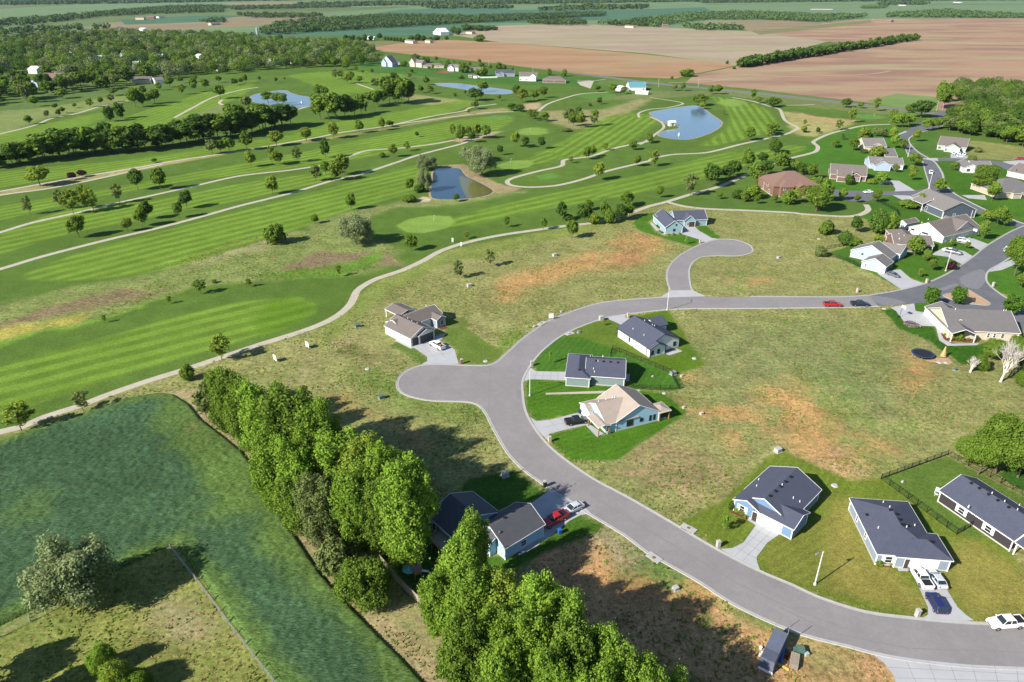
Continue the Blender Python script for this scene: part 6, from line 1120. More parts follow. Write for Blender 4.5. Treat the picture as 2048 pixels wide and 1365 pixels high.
for lab,k,a,b,dp,rf,sd,ev,rg in [('white farm shed standing in the far teal field','R2',(782,185),(822,190),20,'whiter','white',6,'b'),('second bay of the white farm shed','R2',(824,188),(862,184),20,'whiter','white',5,'a'),('small white house by the far farmyard row','R2',(390,218),(430,222),9,'whiter','white',4,'a'),('tan farmhouse in the far farmyard row','R2',(612,238),(660,244),10,'warm','cream',4,'a'),
 ('pink-walled farmhouse beside the far farmyard','R2',(730,238),(760,240),9,'brown','cream',4,'a'),('brown farmhouse right of the white farm shed','R2',(970,188),(1005,190),12,'brown','cream',4,'a'),('tan house at the end of the far right wood','R2',(1900,152),(1950,156),14,'brown','cream',4,'a'),
 ('red-roofed farm building behind the brown field','R3',(1215,108),(1320,114),12,'brown','brick',5,'a'),('red shed at the left of the far wood','R3',(70,138),(100,138),12,'brown','brick',4,'a'),('long white industrial sheds beyond the brown field','R3',(880,50),(1000,51),14,'dgrey','stone',3,'a'),('pale farm cluster on the far right horizon','R3',(1360,28),(1400,29),16,'dgrey','cream',4,'a'),('thin white sheds at the far right horizon','R3',(1660,12),(1700,13),16,'dgrey','white',4,'a'),
 ('blue-roofed white house at far left in the town wood','R1',(105,312),(170,315),12,'grey','white',5,'a'),('bright white-roofed house in the town wood','R1',(548,345),(628,338),16,'whiter','white',5,'a'),('white gabled house left in the town wood','R1',(212,408),(268,400),12,'whiter','white',5,'b'),('grey house at the left edge of the town wood','R1',(0,352),(42,358),14,'grey','white',5,'a'),
 ('long blue-white metal building below the town wood','R1',(215,488),(385,468),14,'dgrey','pale',4,'a'),('small silver building left of the long metal building','R1',(45,495),(92,497),10,'whiter','white',5,'b'),('dark red-roofed building behind the long metal building','R1',(230,452),(330,455),18,'brown','brick',4,'a'),('tan house pair under the town trees','R1',(755,412),(830,405),14,'warm','cream',5,'a'),('low grey house at the edge of town trees','R1',(840,412),(900,415),14,'dgrey','cream',4,'a'),('tan house by the course edge under trees','R1',(770,470),(880,468),14,'warm','cream',4,'a'),('small cream house beside the far fairway trees','R1',(905,470),(960,466),12,'grey','white',4,'a'),
 ('white roof among the left town trees','R1',(300,300),(345,300),12,'whiter','white',5,'a'),('grey roof among the left town trees','R1',(600,440),(650,436),12,'grey','cream',5,'a'),('white house in the middle of the town','R1',(790,375),(835,372),13,'whiter','white',5,'a'),('tan roof in the middle of the town','R1',(950,405),(1000,402),12,'warm','cream',5,'a'),('grey roof below the storage tank','R1',(720,325),(765,322),12,'grey','white',5,'a'),('pale house in the right part of the town','R1',(1270,392),(1320,388),12,'grey','cream',5,'a'),('white house near the right end of town','R1',(1545,362),(1590,360),12,'whiter','white',5,'a'),('small grey house right in the town wood','R1',(1700,352),(1745,350),12,'grey','cream',5,'a'),('white roof at the back of the town','R1',(430,295),(470,292),12,'whiter','white',5,'a'),('cream house at the back of the town','R1',(985,292),(1030,290),12,'warm','cream',5,'a'),('cream house left in the town clearing','R1',(340,440),(385,436),12,'warm','cream',5,'a'),
 ('small white house deep in the town wood','R1',(910,330),(945,330),12,'whiter','white',6,'a'),('pale roof showing right in the town wood','R1',(1135,328),(1160,330),12,'whiter','white',6,'a'),('tan barn by the far left wood strip','R1',(790,105),(840,105),14,'brown','cream',6,'a'),('orange-tan barns left of the far wood','R1',(860,100),(900,100),14,'brown','brick',6,'a'),('white sheds in the far left wood','R1',(930,100),(965,98),12,'grey','white',4,'a'),('white farm buildings in the far blue field','R1',(1235,140),(1290,137),12,'grey','cream',4,'a'),('dark farm shed beyond the town wood','R1',(670,172),(700,172),25,'char','cream',6,'a'),('white shed pair at the far meadow','R1',(1500,92),(1540,90),12,'grey','white',4,'a')]:
    far_house(k,lab,a,b,dp,rf,sd,ev,.4,rg,group=TGp,win=0,nm='distant_building',cat='building')
p=G('R1',843,190); m=MB(); m.tube((0,0,0),(0,0,7),9,9,24); 
for i in range(4): a=i*math.pi/8; b_=(i+1)*math.pi/8; m.tube((0,0,7+2.6*math.sin(a)),(0,0,7+2.6*math.sin(b_)),9*math.cos(a),9*math.cos(b_)+.01,24,caps=False)
o=m.build('storage_tank',RM['whiter']); o.location=(p.x,p.y,0); tag(o,'round pale domed storage tank beyond the town trees','tank')
p=G('R1',1508,210); m=MB(); m.tube((0,0,0),(0,0,14),2.6,2.6,14); m.tube((0,0,14),(0,0,16.2),2.6,.3,14); o=m.build('grain_silo',M['metal']); o.location=(p.x,p.y,0); tag(o,'slim grey grain silo at the left end of the windbreak','silo')

for h_ in HOUSES: h_.finish()
# ================= vehicles =================
def paintm(n,c,r=.28): m=mat(n,c,r,.5); m.node_tree.nodes['Principled BSDF'].inputs['Coat Weight'].default_value=.5; return m
PM={'white':paintm('white_car_paint',(.72,.73,.74)),'black':paintm('black_car_paint',(.012,.012,.014)),'red':paintm('red_car_paint',(.33,.012,.02)),'navy':paintm('navy_car_paint',(.012,.02,.05)),'silver':paintm('silver_car_paint',(.42,.45,.49)),'blue':paintm('dark_blue_car_paint',(.015,.02,.09)),'brown':paintm('brown_car_paint',(.14,.09,.07)),'grey':paintm('grey_car_paint',(.1,.105,.12))}
def vehicle(kind,col,k,front,rear,label,group=None,L=None,z=.55):
    a,b=G(k,*front,z),G(k,*rear,z); c=(a+b)/2; d=a-b; d.z=0; rz=math.atan2(d.y,d.x)
    spec={'pickup':(5.8,2.0,1.9),'sedan':(4.75,1.82,1.45),'suv':(4.7,1.88,1.7)}[kind]; L=spec[0]; Wd=spec[1]; Ht=spec[2]; hw=Wd/2; x0=-L/2; x1=L/2
    nm={'pickup':'pickup_truck','sedan':'parked_car','suv':'parked_car'}[kind]; o=empty(nm,(c.x,c.y,.03),rz,label,{'pickup':'pickup truck','sedan':'car','suv':'car'}[kind],group)
    def loft(st,mi=0):
        m=MB(); R=[]
        for x,zb,zt,w in st:
            zm=zb+(zt-zb)*.72; R.append([(x,-w,zb+.06),(x,-w,zm),(x,-w*.9,zt),(x,w*.9,zt),(x,w,zm),(x,w,zb+.06),(x,w*.85,zb),(x,-w*.85,zb)])
        vs=[v for r in R for v in r]; n=8; fs=[]
        for i in range(len(R)-1): fs+=[(i*n+q,i*n+(q+1)%n,(i+1)*n+(q+1)%n,(i+1)*n+q) for q in range(n)]
        fs+=[tuple(range(n-1,-1,-1)),tuple((len(R)-1)*n+q for q in range(n))]; m.add(vs,fs,mi); return m
    pm=PM[col]
    if kind=='pickup':
        bed=x0+1.75; st=[(x0,.5,1.0,hw*.93),(x0+.08,.42,1.22,hw*.98),(bed,.38,1.24,hw),(bed+2.2,.36,1.22,hw),(x1-1.25,.38,1.2,hw),(x1-.35,.4,1.08,hw*.97),(x1,.48,.85,hw*.86)]
        cb=(bed+.02,bed+2.45,bed+.25,bed+1.75)
    elif kind=='sedan':
        st=[(x0,.45,.8,hw*.86),(x0+.15,.3,.95,hw*.95),(x0+1.0,.24,.98,hw),(x1-1.5,.24,.95,hw),(x1-.4,.27,.8,hw*.95),(x1,.35,.62,hw*.78)]; cb=(x0+.55,x1-1.25,x0+1.15,x1-2.15)
    else: st=[(x0,.5,.95,hw*.9),(x0+.12,.34,1.05,hw*.97),(x0+1.0,.28,1.08,hw),(x1-1.4,.28,1.06,hw),(x1-.4,.3,.95,hw*.96),(x1,.4,.72,hw*.82)]; cb=(x0+.12,x1-1.15,x0+.5,x1-1.95)
    bt=st[2][2]-.03; body=loft(st); bo=body.build('body',pm,o); bv=bo.modifiers.new('round','BEVEL'); bv.width=.05; bv.segments=2; bv.limit_method='ANGLE'
    for pl in bo.data.polygons: pl.use_smooth=False
    g=MB(); wb=hw*.88; wt=hw*.70; zt=Ht-.06
    g.add([(cb[0],-wb,bt),(cb[1],-wb,bt),(cb[1],wb,bt),(cb[0],wb,bt),(cb[2],-wt,zt),(cb[3],-wt,zt),(cb[3],wt,zt),(cb[2],wt,zt)],[(0,1,5,4),(1,2,6,5),(2,3,7,6),(3,0,4,7),(4,5,6,7)]); g.build('windows',M['glass'],o)
    r=MB(); r.add([(cb[2]-.06,-wt-.04,zt-.03),(cb[3]+.06,-wt-.04,zt-.03),(cb[3]+.06,wt+.04,zt-.03),(cb[2]-.06,wt+.04,zt-.03),(cb[2]+.05,-wt+.06,zt+.06),(cb[3]-.05,-wt+.06,zt+.06),(cb[3]-.05,wt-.06,zt+.06),(cb[2]+.05,wt-.06,zt+.06)],[(0,1,5,4),(1,2,6,5),(2,3,7,6),(3,0,4,7),(4,5,6,7),(3,2,1,0)])
    xm=(cb[2]+cb[3])/2
    for sg in (-1,1):
        for xa,xb in ((cb[0],cb[2]),(cb[1],cb[3]),(xm+.05,xm)): r.tube((xa,sg*(wb+.01),bt-.02),(xb,sg*(wt+.01),zt),.045,.04,5)
    r.build('cabin_roof',pm,o)
    if kind=='pickup':
        m=MB(); m.box(x0+.16,-hw*.78,1.19,x0+1.68,hw*.78,1.255); m.build('cargo_bed',M['dark'],o)
        m=MB()
        for bx_ in ((x0+.04,-hw*.93,x0+.16,hw*.93),(x0+.16,-hw*.93,x0+1.75,-hw*.8),(x0+.16,hw*.8,x0+1.75,hw*.93)): m.box(bx_[0],bx_[1],1.15,bx_[2],bx_[3],1.33)
        m.build('bed_side',pm,o)
    rw=.40 if kind=='pickup' else .34
    for sx in (x0+(1.15 if kind=='pickup' else .9),x1-.95):
        for sg in (-1,1):
            m=MB(); m.tube((sx,sg*(hw-.2),rw),(sx,sg*(hw+.015),rw),rw,rw,16); w=m.build('wheel',M['tyre'],o); m=MB(); m.tube((sx,sg*(hw-.1),rw),(sx,sg*(hw+.03),rw),rw*.6,rw*.55,12); m.build('rim',M['rim'],w)
    for sg in (-1,1):
        m=MB(); m.box(x1-.22,sg*hw*.66-.16,st[-1][2]-.2,x1+.015,sg*hw*.66+.16,st[-1][2]-.04); m.build('headlight',M['lamp'],o)
        m=MB(); m.box(x0-.02,sg*hw*.8-.09,.72,x0+.1,sg*hw*.8+.09,.95); m.build('tail_light',M['red_light'],o)
        m=MB(); m.box(cb[1]-.35,sg*(hw+.1)-.1,bt-.05,cb[1]-.2,sg*(hw+.1)+.1,bt+.12); m.build('mirror',pm,o)
    m=MB(); m.box(x1-.12,-hw*.45,st[-1][2]-.28,x1+.012,hw*.45,st[-1][2]-.06); m.build('grille',M['black'],o)
    return o
v=vehicle('pickup','white','Z7',(935,862),(1150,985),'white pickup with loaded bed on the left cul-de-sac driveway')
m=MB(); 
for i in range(9): x=-2.6+rnd.random()*1.1; y=rnd.uniform(-.6,.6); m.box(x,y-.1,1.24,x+.35,y+.15,1.35+rnd.random()*.25)
ld=m.build('scrap_load',M['brownwood']); ld.location=v.location; ld.rotation_euler=v.rotation_euler; tag(ld,'brown scrap load piled in the white pickup bed','load')
vehicle('pickup','black','Z5',(548,850),(188,905),'black pickup on the driveway of the tan-roofed house')
vehicle('pickup','red','R8',(290,755),(176,753),'red pickup parked at the lower kerb of the straight road'); vehicle('pickup','navy','R8',(495,752),(365,748),'dark blue pickup parked right of the red one')
vehicle('pickup','red','Z4',(1420,515),(1650,395),'dark red pickup in the shade beside the blue house under cottonwoods'); vehicle('sedan','silver','Z4',(1685,350),(1800,295),'silver car at the road end of the shaded driveway')
vehicle('pickup','white','Z2',(1010,1060),(1190,1330),'white crew pickup with white bed cover by the garage'); vehicle('sedan','silver','Z2',(1235,1100),(1400,1330),'silver grey sedan beside the white crew pickup')
vehicle('suv','blue','Q8',(815,890),(870,985),'dark blue car lowest on the driveway of the hip-roofed house')
vehicle('pickup','white','Y8',(495,515),(1150,470),'white work pickup parked on the road at the right edge')
vehicle('sedan','grey','Y1',(935,1055),(750,990),'dark grey car in front of the pale blue corner house'); vehicle('suv','white','Y1',(2035,490),(1850,475),'white van on the driveway of the white gabled house'); vehicle('pickup','grey','Y1',(1885,690),(1700,650),'dark pickup parked by the brick house garage'); vehicle('sedan','white','Y1',(1650,632),(1780,640),'white car beside the dark pickup at the brick house')
vehicle('suv','white','R8',(1480,372),(1490,352),'white car half hidden by the tree at the right edge')
vehicle('sedan','brown','R8',(830,900),(778,892),'small brown vehicle on the concrete pad by the basketball hoop')
vehicle('pickup','white','R7',(1192,910),(1190,872),'white pickup driving on the winding street'); vehicle('sedan','white','R7',(582,1068),(655,1064),'white car parked on the short side street'); vehicle('pickup','black','R7',(735,990),(830,992),'black pickup on the driveway of the three-gabled brick house')
for (x,y),l in (((325,458),'leftmost white car outside the triple garage'),((400,458),'white car in the middle outside the triple garage'),((468,468),'rightmost white car outside the triple garage')): vehicle('sedan','white','Y5',(x-4,y+14),(x+2,y-10),l)
vehicle('sedan','white','Y5',(385,497),(437,497),'white car parked crossways behind the other three'); vehicle('suv','red','Y5',(1175,535),(1260,538),'maroon car at the end of the cross street')
# ================= street furniture =================
M['palepole']=mat('pale_pole_paint',(.55,.55,.54),.6)
def light_pole(k,x,y,arm,label,hh=7.6):
    p=G(k,x,y); o=empty('street_light',(p.x,p.y,0),math.radians(arm),label,'street light','street lights'); m=MB(); m.tube((0,0,0),(0,0,hh),.12,.085,10); m.tube((0,0,0),(0,0,.35),.24,.24,10); m.build('pole',M['palepole'],o)
    m=MB(); pts=[(0,0,hh-.6),(.5,0,hh-.1),(1.2,0,hh+.08)]; m.tube(pts[0],pts[1],.05,.045,6); m.tube(pts[1],pts[2],.045,.04,6); m.build('arm',M['metal'],o)
    m=MB(); m.prism([(1.1,-.1),(1.7,-.16),(1.85,0),(1.7,.16),(1.1,.1)],hh,hh+.14); m.build('lamp_head',M['metal'],o)
for a in [('O',1629.4,1170,205,'street light by the lawn between the blue and grey houses'),('O',1334,621,90,'street light opposite the upper cul-de-sac entrance'),('O',1059.5,792,180,'street light inside the road bend near the green-walled house'),('O',1891,542.5,-40,'street light at the corner by the purple shrub'),('O',1815.5,314,0,'street light at the narrow bend of the winding street'),('O',1857,378,0,'street light behind the charcoal house roof')]: light_pole(*a[:4],a[4])
def simple(name,k,x,y,label,cat,fn,rz=0,group=None,mt=None):
    p=G(k,x,y); m=MB(); fn(m); o=m.build(name,mt or M['white']); o.location=(p.x,p.y,0); o.rotation_euler=(0,0,rz); return tag(o,label,cat,group)
def pillar(k,x,y,label,m_='tan_stone',hh=1.35,w=.32,rz=.3):
    p=G(k,x,y); o=empty('mailbox_pillar',(p.x,p.y,0),rz,label,'mailbox','mailboxes beside the driveways'); m=MB(); m.box(-w,-w,0,w,w,hh); m.build('pillar',M[m_],o); m=MB(); m.box(-w-.06,-w-.06,hh,w+.06,w+.06,hh+.09); m.prism([(-w,-w),(w,-w),(w,w),(-w,w)],hh+.09,hh+.2); m.build('cap',M['kerb'],o); m=MB(); m.box(w,-.12,hh*.62,w+.06,.12,hh*.8); m.build('letter_box',M['black'],o)
for a in [('Q3',1028,222,'tan mailbox pillar above the white house driveway'),('Q3',399,1222,'tan mailbox pillar below the tan-roofed house driveway'),('Q3',812,245,'cream cabinet-like mailbox above the white house lawn','kerb',1.3,.6),('Q2',1472,765,'brown mailbox pillar right of the left cul-de-sac driveway','brick'),('Q6',1380,165,'dark mailbox pillar at the shaded driveway','dark'),('Q7',692,634,'pale mailbox pillar left of the blue house driveway','kerb'),('Q8',740,1008,'pale mailbox pillar left of the grey house driveway','kerb'),('R8',410,665,'tan mailbox pillar on the dry lot before the corner house'),('R8',908,597,'brown stone mailbox pillar by the corner lawn'),('R8',1386,622,'white mailbox on the right corner lawn','kerb'),('Y7',1535,1110,'white mailbox pillar at the teal house driveway','kerb'),('Q3',255,612,'narrow grey mailbox pillar beside the green house driveway','kerb')]: pillar(a[0],a[1],a[2],a[3],*(a[4:] or ()))
def ubox(k,x,y,label,col='green_box',s=1.0,rz=.5):
    p=G(k,x,y); o=empty('utility_box',(p.x,p.y,0),rz,label,'utility box','utility boxes on the lots'); m=MB(); m.box(-.7*s,-.6*s,0,.7*s,.6*s,.9*s); bo=m.build('cabinet',M[col],o); b=bo.modifiers.new('r','BEVEL'); b.width=.05; m=MB(); m.box(-.85*s,-.75*s,-.02,.85*s,.75*s,.08); m.build('pad',M['kerb'],o); m=MB(); m.box(-.72*s,-.62*s,.9*s,.72*s,.62*s,.96*s); m.build('lid',M[col],o)
for a in [('Q2',745,1080,'green utility box beside the left cul-de-sac'),('Q2',525,430,'green and white utility box left of the grey-roofed house'),('Q2',1540,60,'white utility box above the grey-roofed house','kerb'),('Q7',1015,118,'grey utility box at the back corner of the blue house','kerb'),('Q7',462,865,'small pale utility box on the orange earth lot','kerb',.7),('Q3',1388,680,'grey utility box at the tip of the black fence','metal'),('Q3',632,345,'small grey utility box on the white house lawn','metal',.6),('Q3',1458,697,'small tan utility box outside the fence tip','tan_stone',.5),('Q3',1475,950,'small tan utility box behind the tan-roofed house','tan_stone',.5),('Q3',1617,1000,'lone tan utility box on the open lot','tan_stone',.6),('R5',1490,768,'grey utility box on the upper lots','kerb'),('R6',1132,985,'pale utility box right of the upper cul-de-sac','kerb',.8),('Q3',493,180,'small white utility box above the road bend','kerb',.5),('Q3',278,298,'small white utility box inside the bend verge','kerb',.5),('R8',1112,1225,'green utility box below the playground','green_box',.6),('Q6',1135,100,'white utility box on the verge above the shaded driveway','kerb',1),('Y6',1883,282,'white tank unit beside the club building','kerb',3),('Z3',28,482,'small white box on the fenced back lawn','kerb',.35),('Q3',1226,698,'small white box on the grass behind the green house','kerb',.35)]: ubox(*a)
def board(k,x,y,label,rz,w=1.3):
    p=G(k,x,y); o=empty('sale_sign',(p.x,p.y,0),rz,label,'sign','blank white signs on the lots'); m=MB(); m.box(-w/2,-.03,.5,w/2,.03,2.0); m.build('board',M['white'],o)
    for sg in (-1,1): m=MB(); m.box(sg*w*.4-.04,.031,0,sg*w*.4+.04,.10,1.75); m.build('post',M['white'],o)
board('Q1',1880,490,'white sign board left of the dry lots by the cart path',-.85,2.0); board('Q2',68,622,'white sign board on the dry lot left of the house',-.85,2.0); board('Q3',410,238,'white sign board above the road bend',.1,1.5); board('R5',893,690,'small round-topped tee sign below the large green',0,.7); board('R5',943,715,'small pale tee marker by the cart path',0,.6)
def inlet(k,a,b,label):
    p,q=G(k,*a),G(k,*b); d=q-p; c=(p+q)/2; o=empty('storm_drain',(c.x,c.y,0),math.atan2(d.y,d.x),label,'storm drain','storm drains along the kerb'); L=d.length; m=MB(); m.box(-L/2,-.8,.0,L/2,.8,.16); m.build('slab',M['kerb'],o); m=MB(); m.tube((0,.1,.16),(0,.1,.18),.33,.33,14); m.build('manhole_cover',M['bark'],o); m=MB(); m.box(-L/2+.3,-.84,.04,L/2-.3,-.801,.13); m.build('opening',M['dark'],o)
inlet('Q7',(495,515),(570,555),'storm drain slab above the road near the blue house'); inlet('Q7',(380,715),(315,670),'storm drain slab below the road opposite the blue house'); inlet('Q3',(590,345),(530,362),'storm drain slab at the inner kerb by white house'); inlet('Q3',(310,285),(365,258),'storm drain slab at the outer kerb of the bend')
for k,x,y,l in [('Q2',1690,742,'flat pale stone beside the left cul-de-sac neck'),('Q2',615,812,'flat pale rock on the dry lot left of the cul-de-sac'),('Q8',296,302,'round white well cover behind the blue house'),('Q3',1560,552,'round white well cover behind the white house'),('Q3',1318,832,'curved white well cover behind the green house'),('R8',135,282,'flat pale rock at the dry lot edge'),('R8',605,783,'white rock at the edge of the corner drive'),('R8',1000,1170,'grey boulder in the playground bed'),('R8',1047,1172,'small grey boulder right of the bigger one')]:
    s=rnd.uniform(.7,1.0); simple('rock' if 'cover' not in l else 'well_cover',k,x,y,l,'rock' if 'cover' not in l else 'cover',lambda m: [m.tube((0,0,0),(0,0,.22),s*.8,s*.55,9)],rnd.random()*3,mt=M['kerb'])
# fences
def fence(k,pts,label,kind='iron',hh=1.4,name='iron_fence',sp=2.4):
    P3=gp(cc(k,*pts)); o=empty(name,(P3[0].x,P3[0].y,0),0,label,'fence'); org=P3[0].copy(); m=MB(); posts=[]
    mm={'iron':M['black'],'wood':M['wood'],'wire':M['metal']}[kind]
    for a,b in zip(P3,P3[1:]):
        d=b-a; L=d.length; u=d/L; n=max(1,round(L/sp))
        for i in range(n+1):
            if i==0 and posts: continue
            posts.append(a+d*(i/n)-org)
        c=(a+b)/2-org
        if kind=='iron':
            m.obox(c,u,L,.03,.15,.19); m.obox(c,u,L,.03,hh-.12,hh-.08); q=int(L/.22)
            for i in range(q): t=(i+.5)/q; m.obox(a+d*t-org,u,.028,.028,.05,hh)
        elif kind=='wood':
            q=int(L/.16)
            for i in range(q): t=(i+.5)/q; m.obox(a+d*t-org,u,.15,.03,.03,hh+rnd.uniform(-.04,.04))
        else:
            for z in (.35,.65,.95,1.25): m.obox(c,u,L,.03,z,z+.03)
    m.build({'iron':'picket_panel','wood':'plank_panel','wire':'wire_rails'}[kind],mm,o)
    r=.05 if kind!='wire' else .07
    me=None
    for q in posts:
        if me is None: b=MB(); b.box(-r,-r,-.05,r,r,hh+.08); po=b.build('post',mm,o); me=po.data
        else: po=link('post',me,o)
        po.location=(q.x+.0,q.y,0)
fence('Q3',[(885,535),(905,478),(1370,672),(1440,800),(1210,805),(1000,775)],'black iron fence around the back lawn of the green house')
fence('Q8',[(1060,508),(955,568),(545,268),(905,137),(1319,357),(1500,455)],'black iron fence around the charcoal house back lawn')
fence('R8',[(190,355),(370,322)],'dark fence behind the pale blue corner house'); fence('R8',[(190,405),(330,435),(440,490)],'low dark fence along the lawn of the corner house')
fence('R7',[(700,1150),(880,1240),(900,1290)],'low dark fence left of the charcoal house','iron')
fence('Q6',[(335,590),(520,800),(750,1020)],'weathered wooden plank fence behind the shaded yard','wood',1.8,'wooden_fence'); fence('Q6',[(335,590),(372,535)],'short wooden fence end beside the round dark tree','wood',1.8,'wooden_fence'); fence('Q6',[(565,450),(655,385),(690,420)],'short wooden fence at the back of the shaded house','wood',1.8,'wooden_fence')
fence('Q4',[(1000,578),(1150,770),(1380,1080),(1600,1362),(1680,1470)],'long grey wire fence between the yard and the crop','wire',1.3,'wire_fence',3)
fence('Q4',[(-100,1155),(0,1100),(350,920)],'thin wire fence left of the silvery willow','wire',1.0,'wire_fence',4)
# container yard
A,B,Cq=G('Z8',580,455,2.6),G('Z8',802,560,2.6),G('Z8',400,960,2.6); ex=(B-A).normalized(); wd=(B-A).length; ey=Vector((-ex.y,ex.x,0)); ey=-ey if (Cq-A).dot(ey)<0 else ey; ln=(Cq-A).dot(ey)
M['cont']=mat('blue_grey_container_paint',(.10,.115,.16),.6,noise=[(1,.12,O1)]); M['tarp']=mat('blue_tarp',(.02,.09,.32),.5); M['rust']=mat('rusty_scrap',(.16,.06,.03),.9,noise=[(5,.3,O1)])
o=empty('shipping_container',(A.x,A.y,0),math.atan2(ex.y,ex.x),'blue-grey corrugated shipping container on the earth verge below the road','container')
sg=1 if (Vector((-ex.y,ex.x,0))-ey).length<.1 else -1
def yy_(a,b): return sorted((sg*a,sg*b))
m=MB(); y0,y1=yy_(0,ln); m.box(0,y0,.15,wd,y1,2.5); m.build('body',M['cont'],o); m=MB(); n=int(ln/.3)
for i in range(n): a,b=yy_(i*ln/n+.03,i*ln/n+.17); m.box(-.05,a,.2,wd+.05,b,2.45)
m.build('side_ribs',M['cont'],o); m=MB(); n=14
for i in range(n): a,b=yy_(ln*.68,ln-.02); m.box(wd*i/n+.02,a,2.505,wd*(i+.55)/n,b,2.57)
m.build('roof_ribs',M['cont'],o); m=MB(); a,b=yy_(.02,ln*.67); m.box(.0,a,2.503,wd,b,2.56); m.build('roof_sheet',M['cont'],o)
m=MB(); a,b=yy_(ln+.02,ln+.1); m.box(-.05,a,.05,wd+.05,b,.5); m.build('end_sill',RM['whiter'],o)
for x,y,l in (((.05),.1,'left'),(wd-.05,.1,'right')): m=MB(); m.tube((x,sg*y,2.5),(x,sg*y-.1,4.6),.045,.04,6); m.build('corner_pole',M['metal'],o)
p=G('Z8',878,1140); q=G('Z8',905,960); d=(q-p); o=empty('pallet_stack',((p.x+q.x)/2,(p.y+q.y)/2,0),math.atan2(d.y,d.x),'stack of pale wooden pallets beside the container','pallets')
for i in range(5):
    m=MB(); 
    for j in range(9): m.box(-1.3+j*.3,-.62,.1+i*.2,-1.3+j*.3+.2,.62,.14+i*.2)
    for y in (-.6,0,.52): m.box(-1.32,y,i*.2,1.28,y+.09,.098+i*.2)
    m.build('pallet',M['wood'],o)
simple('scrap_pile','Z8',790,990,'heap of rusty scrap between container and pallets','scrap',lambda m:[m.box(x,y,0,x+rnd.uniform(.2,.6),y+rnd.uniform(.15,.5),rnd.uniform(.1,.5)) for x,y in [(rnd.uniform(-.9,.7),rnd.uniform(-1.2,1)) for _ in range(22)]],.4,mt=M['rust'])
simple('blue_tarp','Z8',690,940,'bright blue tarpaulin roll against the container','tarpaulin',lambda m:[m.tube((-.2,-1.6,.25),(.25,1.5,.25),.3,.26,9),m.box(-.3,.6,.02,.6,1.6,.3)],-.35,mt=M['tarp'])
simple('yellow_plank','Z8',715,1112,'yellow timber beam lying below the scrap','timber',lambda m:[m.box(-.9,-.16,.0,.9,.16,.22)],-.75,mt=mat('yellow_timber',(.5,.36,.08),.8))
simple('metal_cabinet','Z8',985,868,'grey-green metal cabinet right of the pallets','cabinet',lambda m:[m.box(-.6,-.5,0,.6,.5,.95),m.box(-.64,-.54,.951,.64,.54,1.0),m.box(-.95,-.3,0,-.65,.3,.8)],-.15,mt=M['green_box'])
simple('portable_cooler','Z8',1095,915,'small pale green box on the ground right of cabinet','box',lambda m:[m.box(-.3,-.3,0,.3,.3,.5),m.box(-.33,-.33,.501,.33,.33,.56)],.3,mt=SM['mint'])
simple('white_bucket','Z8',340,812,'white bucket left of the container','bucket',lambda m:[m.tube((0,0,0),(0,0,.45),.2,.25,12)],0); simple('white_bucket','Z8',330,928,'white bucket pair at the lower left container corner','bucket',lambda m:[m.tube((0,0,0),(0,0,.45),.2,.25,12),m.tube((.5,.1,.2),(.5,.55,.2),.18,.22,12)],0)
# yard things
p=G('R8',877,1122); o=empty('trampoline',(p.x,p.y,0),0,'round dark trampoline with blue rim on the right lawn','trampoline'); m=MB(); m.tube((0,0,.86),(0,0,.9),2.45,2.45,28); m.build('mat',M['black'],o); m=MB(); R=[(2.45,.92),(2.95,.92)]; n=28
vs=[(r*math.cos(2*math.pi*i/n),r*math.sin(2*math.pi*i/n),z) for r,z in R for i in range(n)]; m.add(vs,[(i,(i+1)%n,n+(i+1)%n,n+i) for i in range(n)][::1]); m.add([(x,y,z-.12) for x,y,z in vs[n:]]+vs[n:],[(i,(i+1)%n,n+(i+1)%n,n+i) for i in range(n)]); m.build('rim',mat('navy_padding',(.02,.035,.09),.6),o)
for i in range(6): a=i*math.pi/3; m=MB(); m.tube((2.7*math.cos(a),2.7*math.sin(a),0),(2.7*math.cos(a),2.7*math.sin(a),.9),.05,.05,6); m.build('leg',M['metal'],o)
simple('dry_conifer','R8',1025,1130,'thin straw-coloured conical dead conifer behind the trampoline','tree',lambda m:[m.tube((0,0,0),(0,0,.5),.12,.1,6)]+[m.tube((0,0,.4+i*.55),(0,0,1.15+i*.55),.85-i*.14,.12,9) for i in range(5)],mt=mat('dry_needles',(.35,.27,.13),1,.05,noise=[(8,.3,O1)]))
def hoop(k,x,y,label,rz):
    p=G(k,x,y); o=empty('basketball_hoop',(p.x,p.y,0),rz,label,'hoop','basketball hoops'); m=MB(); m.tube((0,0,0),(0,0,2.6),.07,.06,8); m.tube((0,0,2.6),(.7,0,3.1),.06,.05,6); m.build('pole',M['black'],o); m=MB(); m.box(.7,-.8,2.8,.75,.8,3.75); m.build('backboard',RM['whiter'],o); m=MB(); m.box(.75,-.22,3.04,1.15,.22,3.07); m.build('ring',M['rust'],o); m=MB(); m.box(-.7,-.4,0,.1,.4,.2); m.build('base',M['black'],o)
hoop('R8',715,842,'basketball hoop on the pad left of the long house',.3); hoop('R8',1085,352,'basketball hoop by the brick house driveway',2.4); hoop('R8',1235,275,'basketball hoop by the white gabled house',.5)
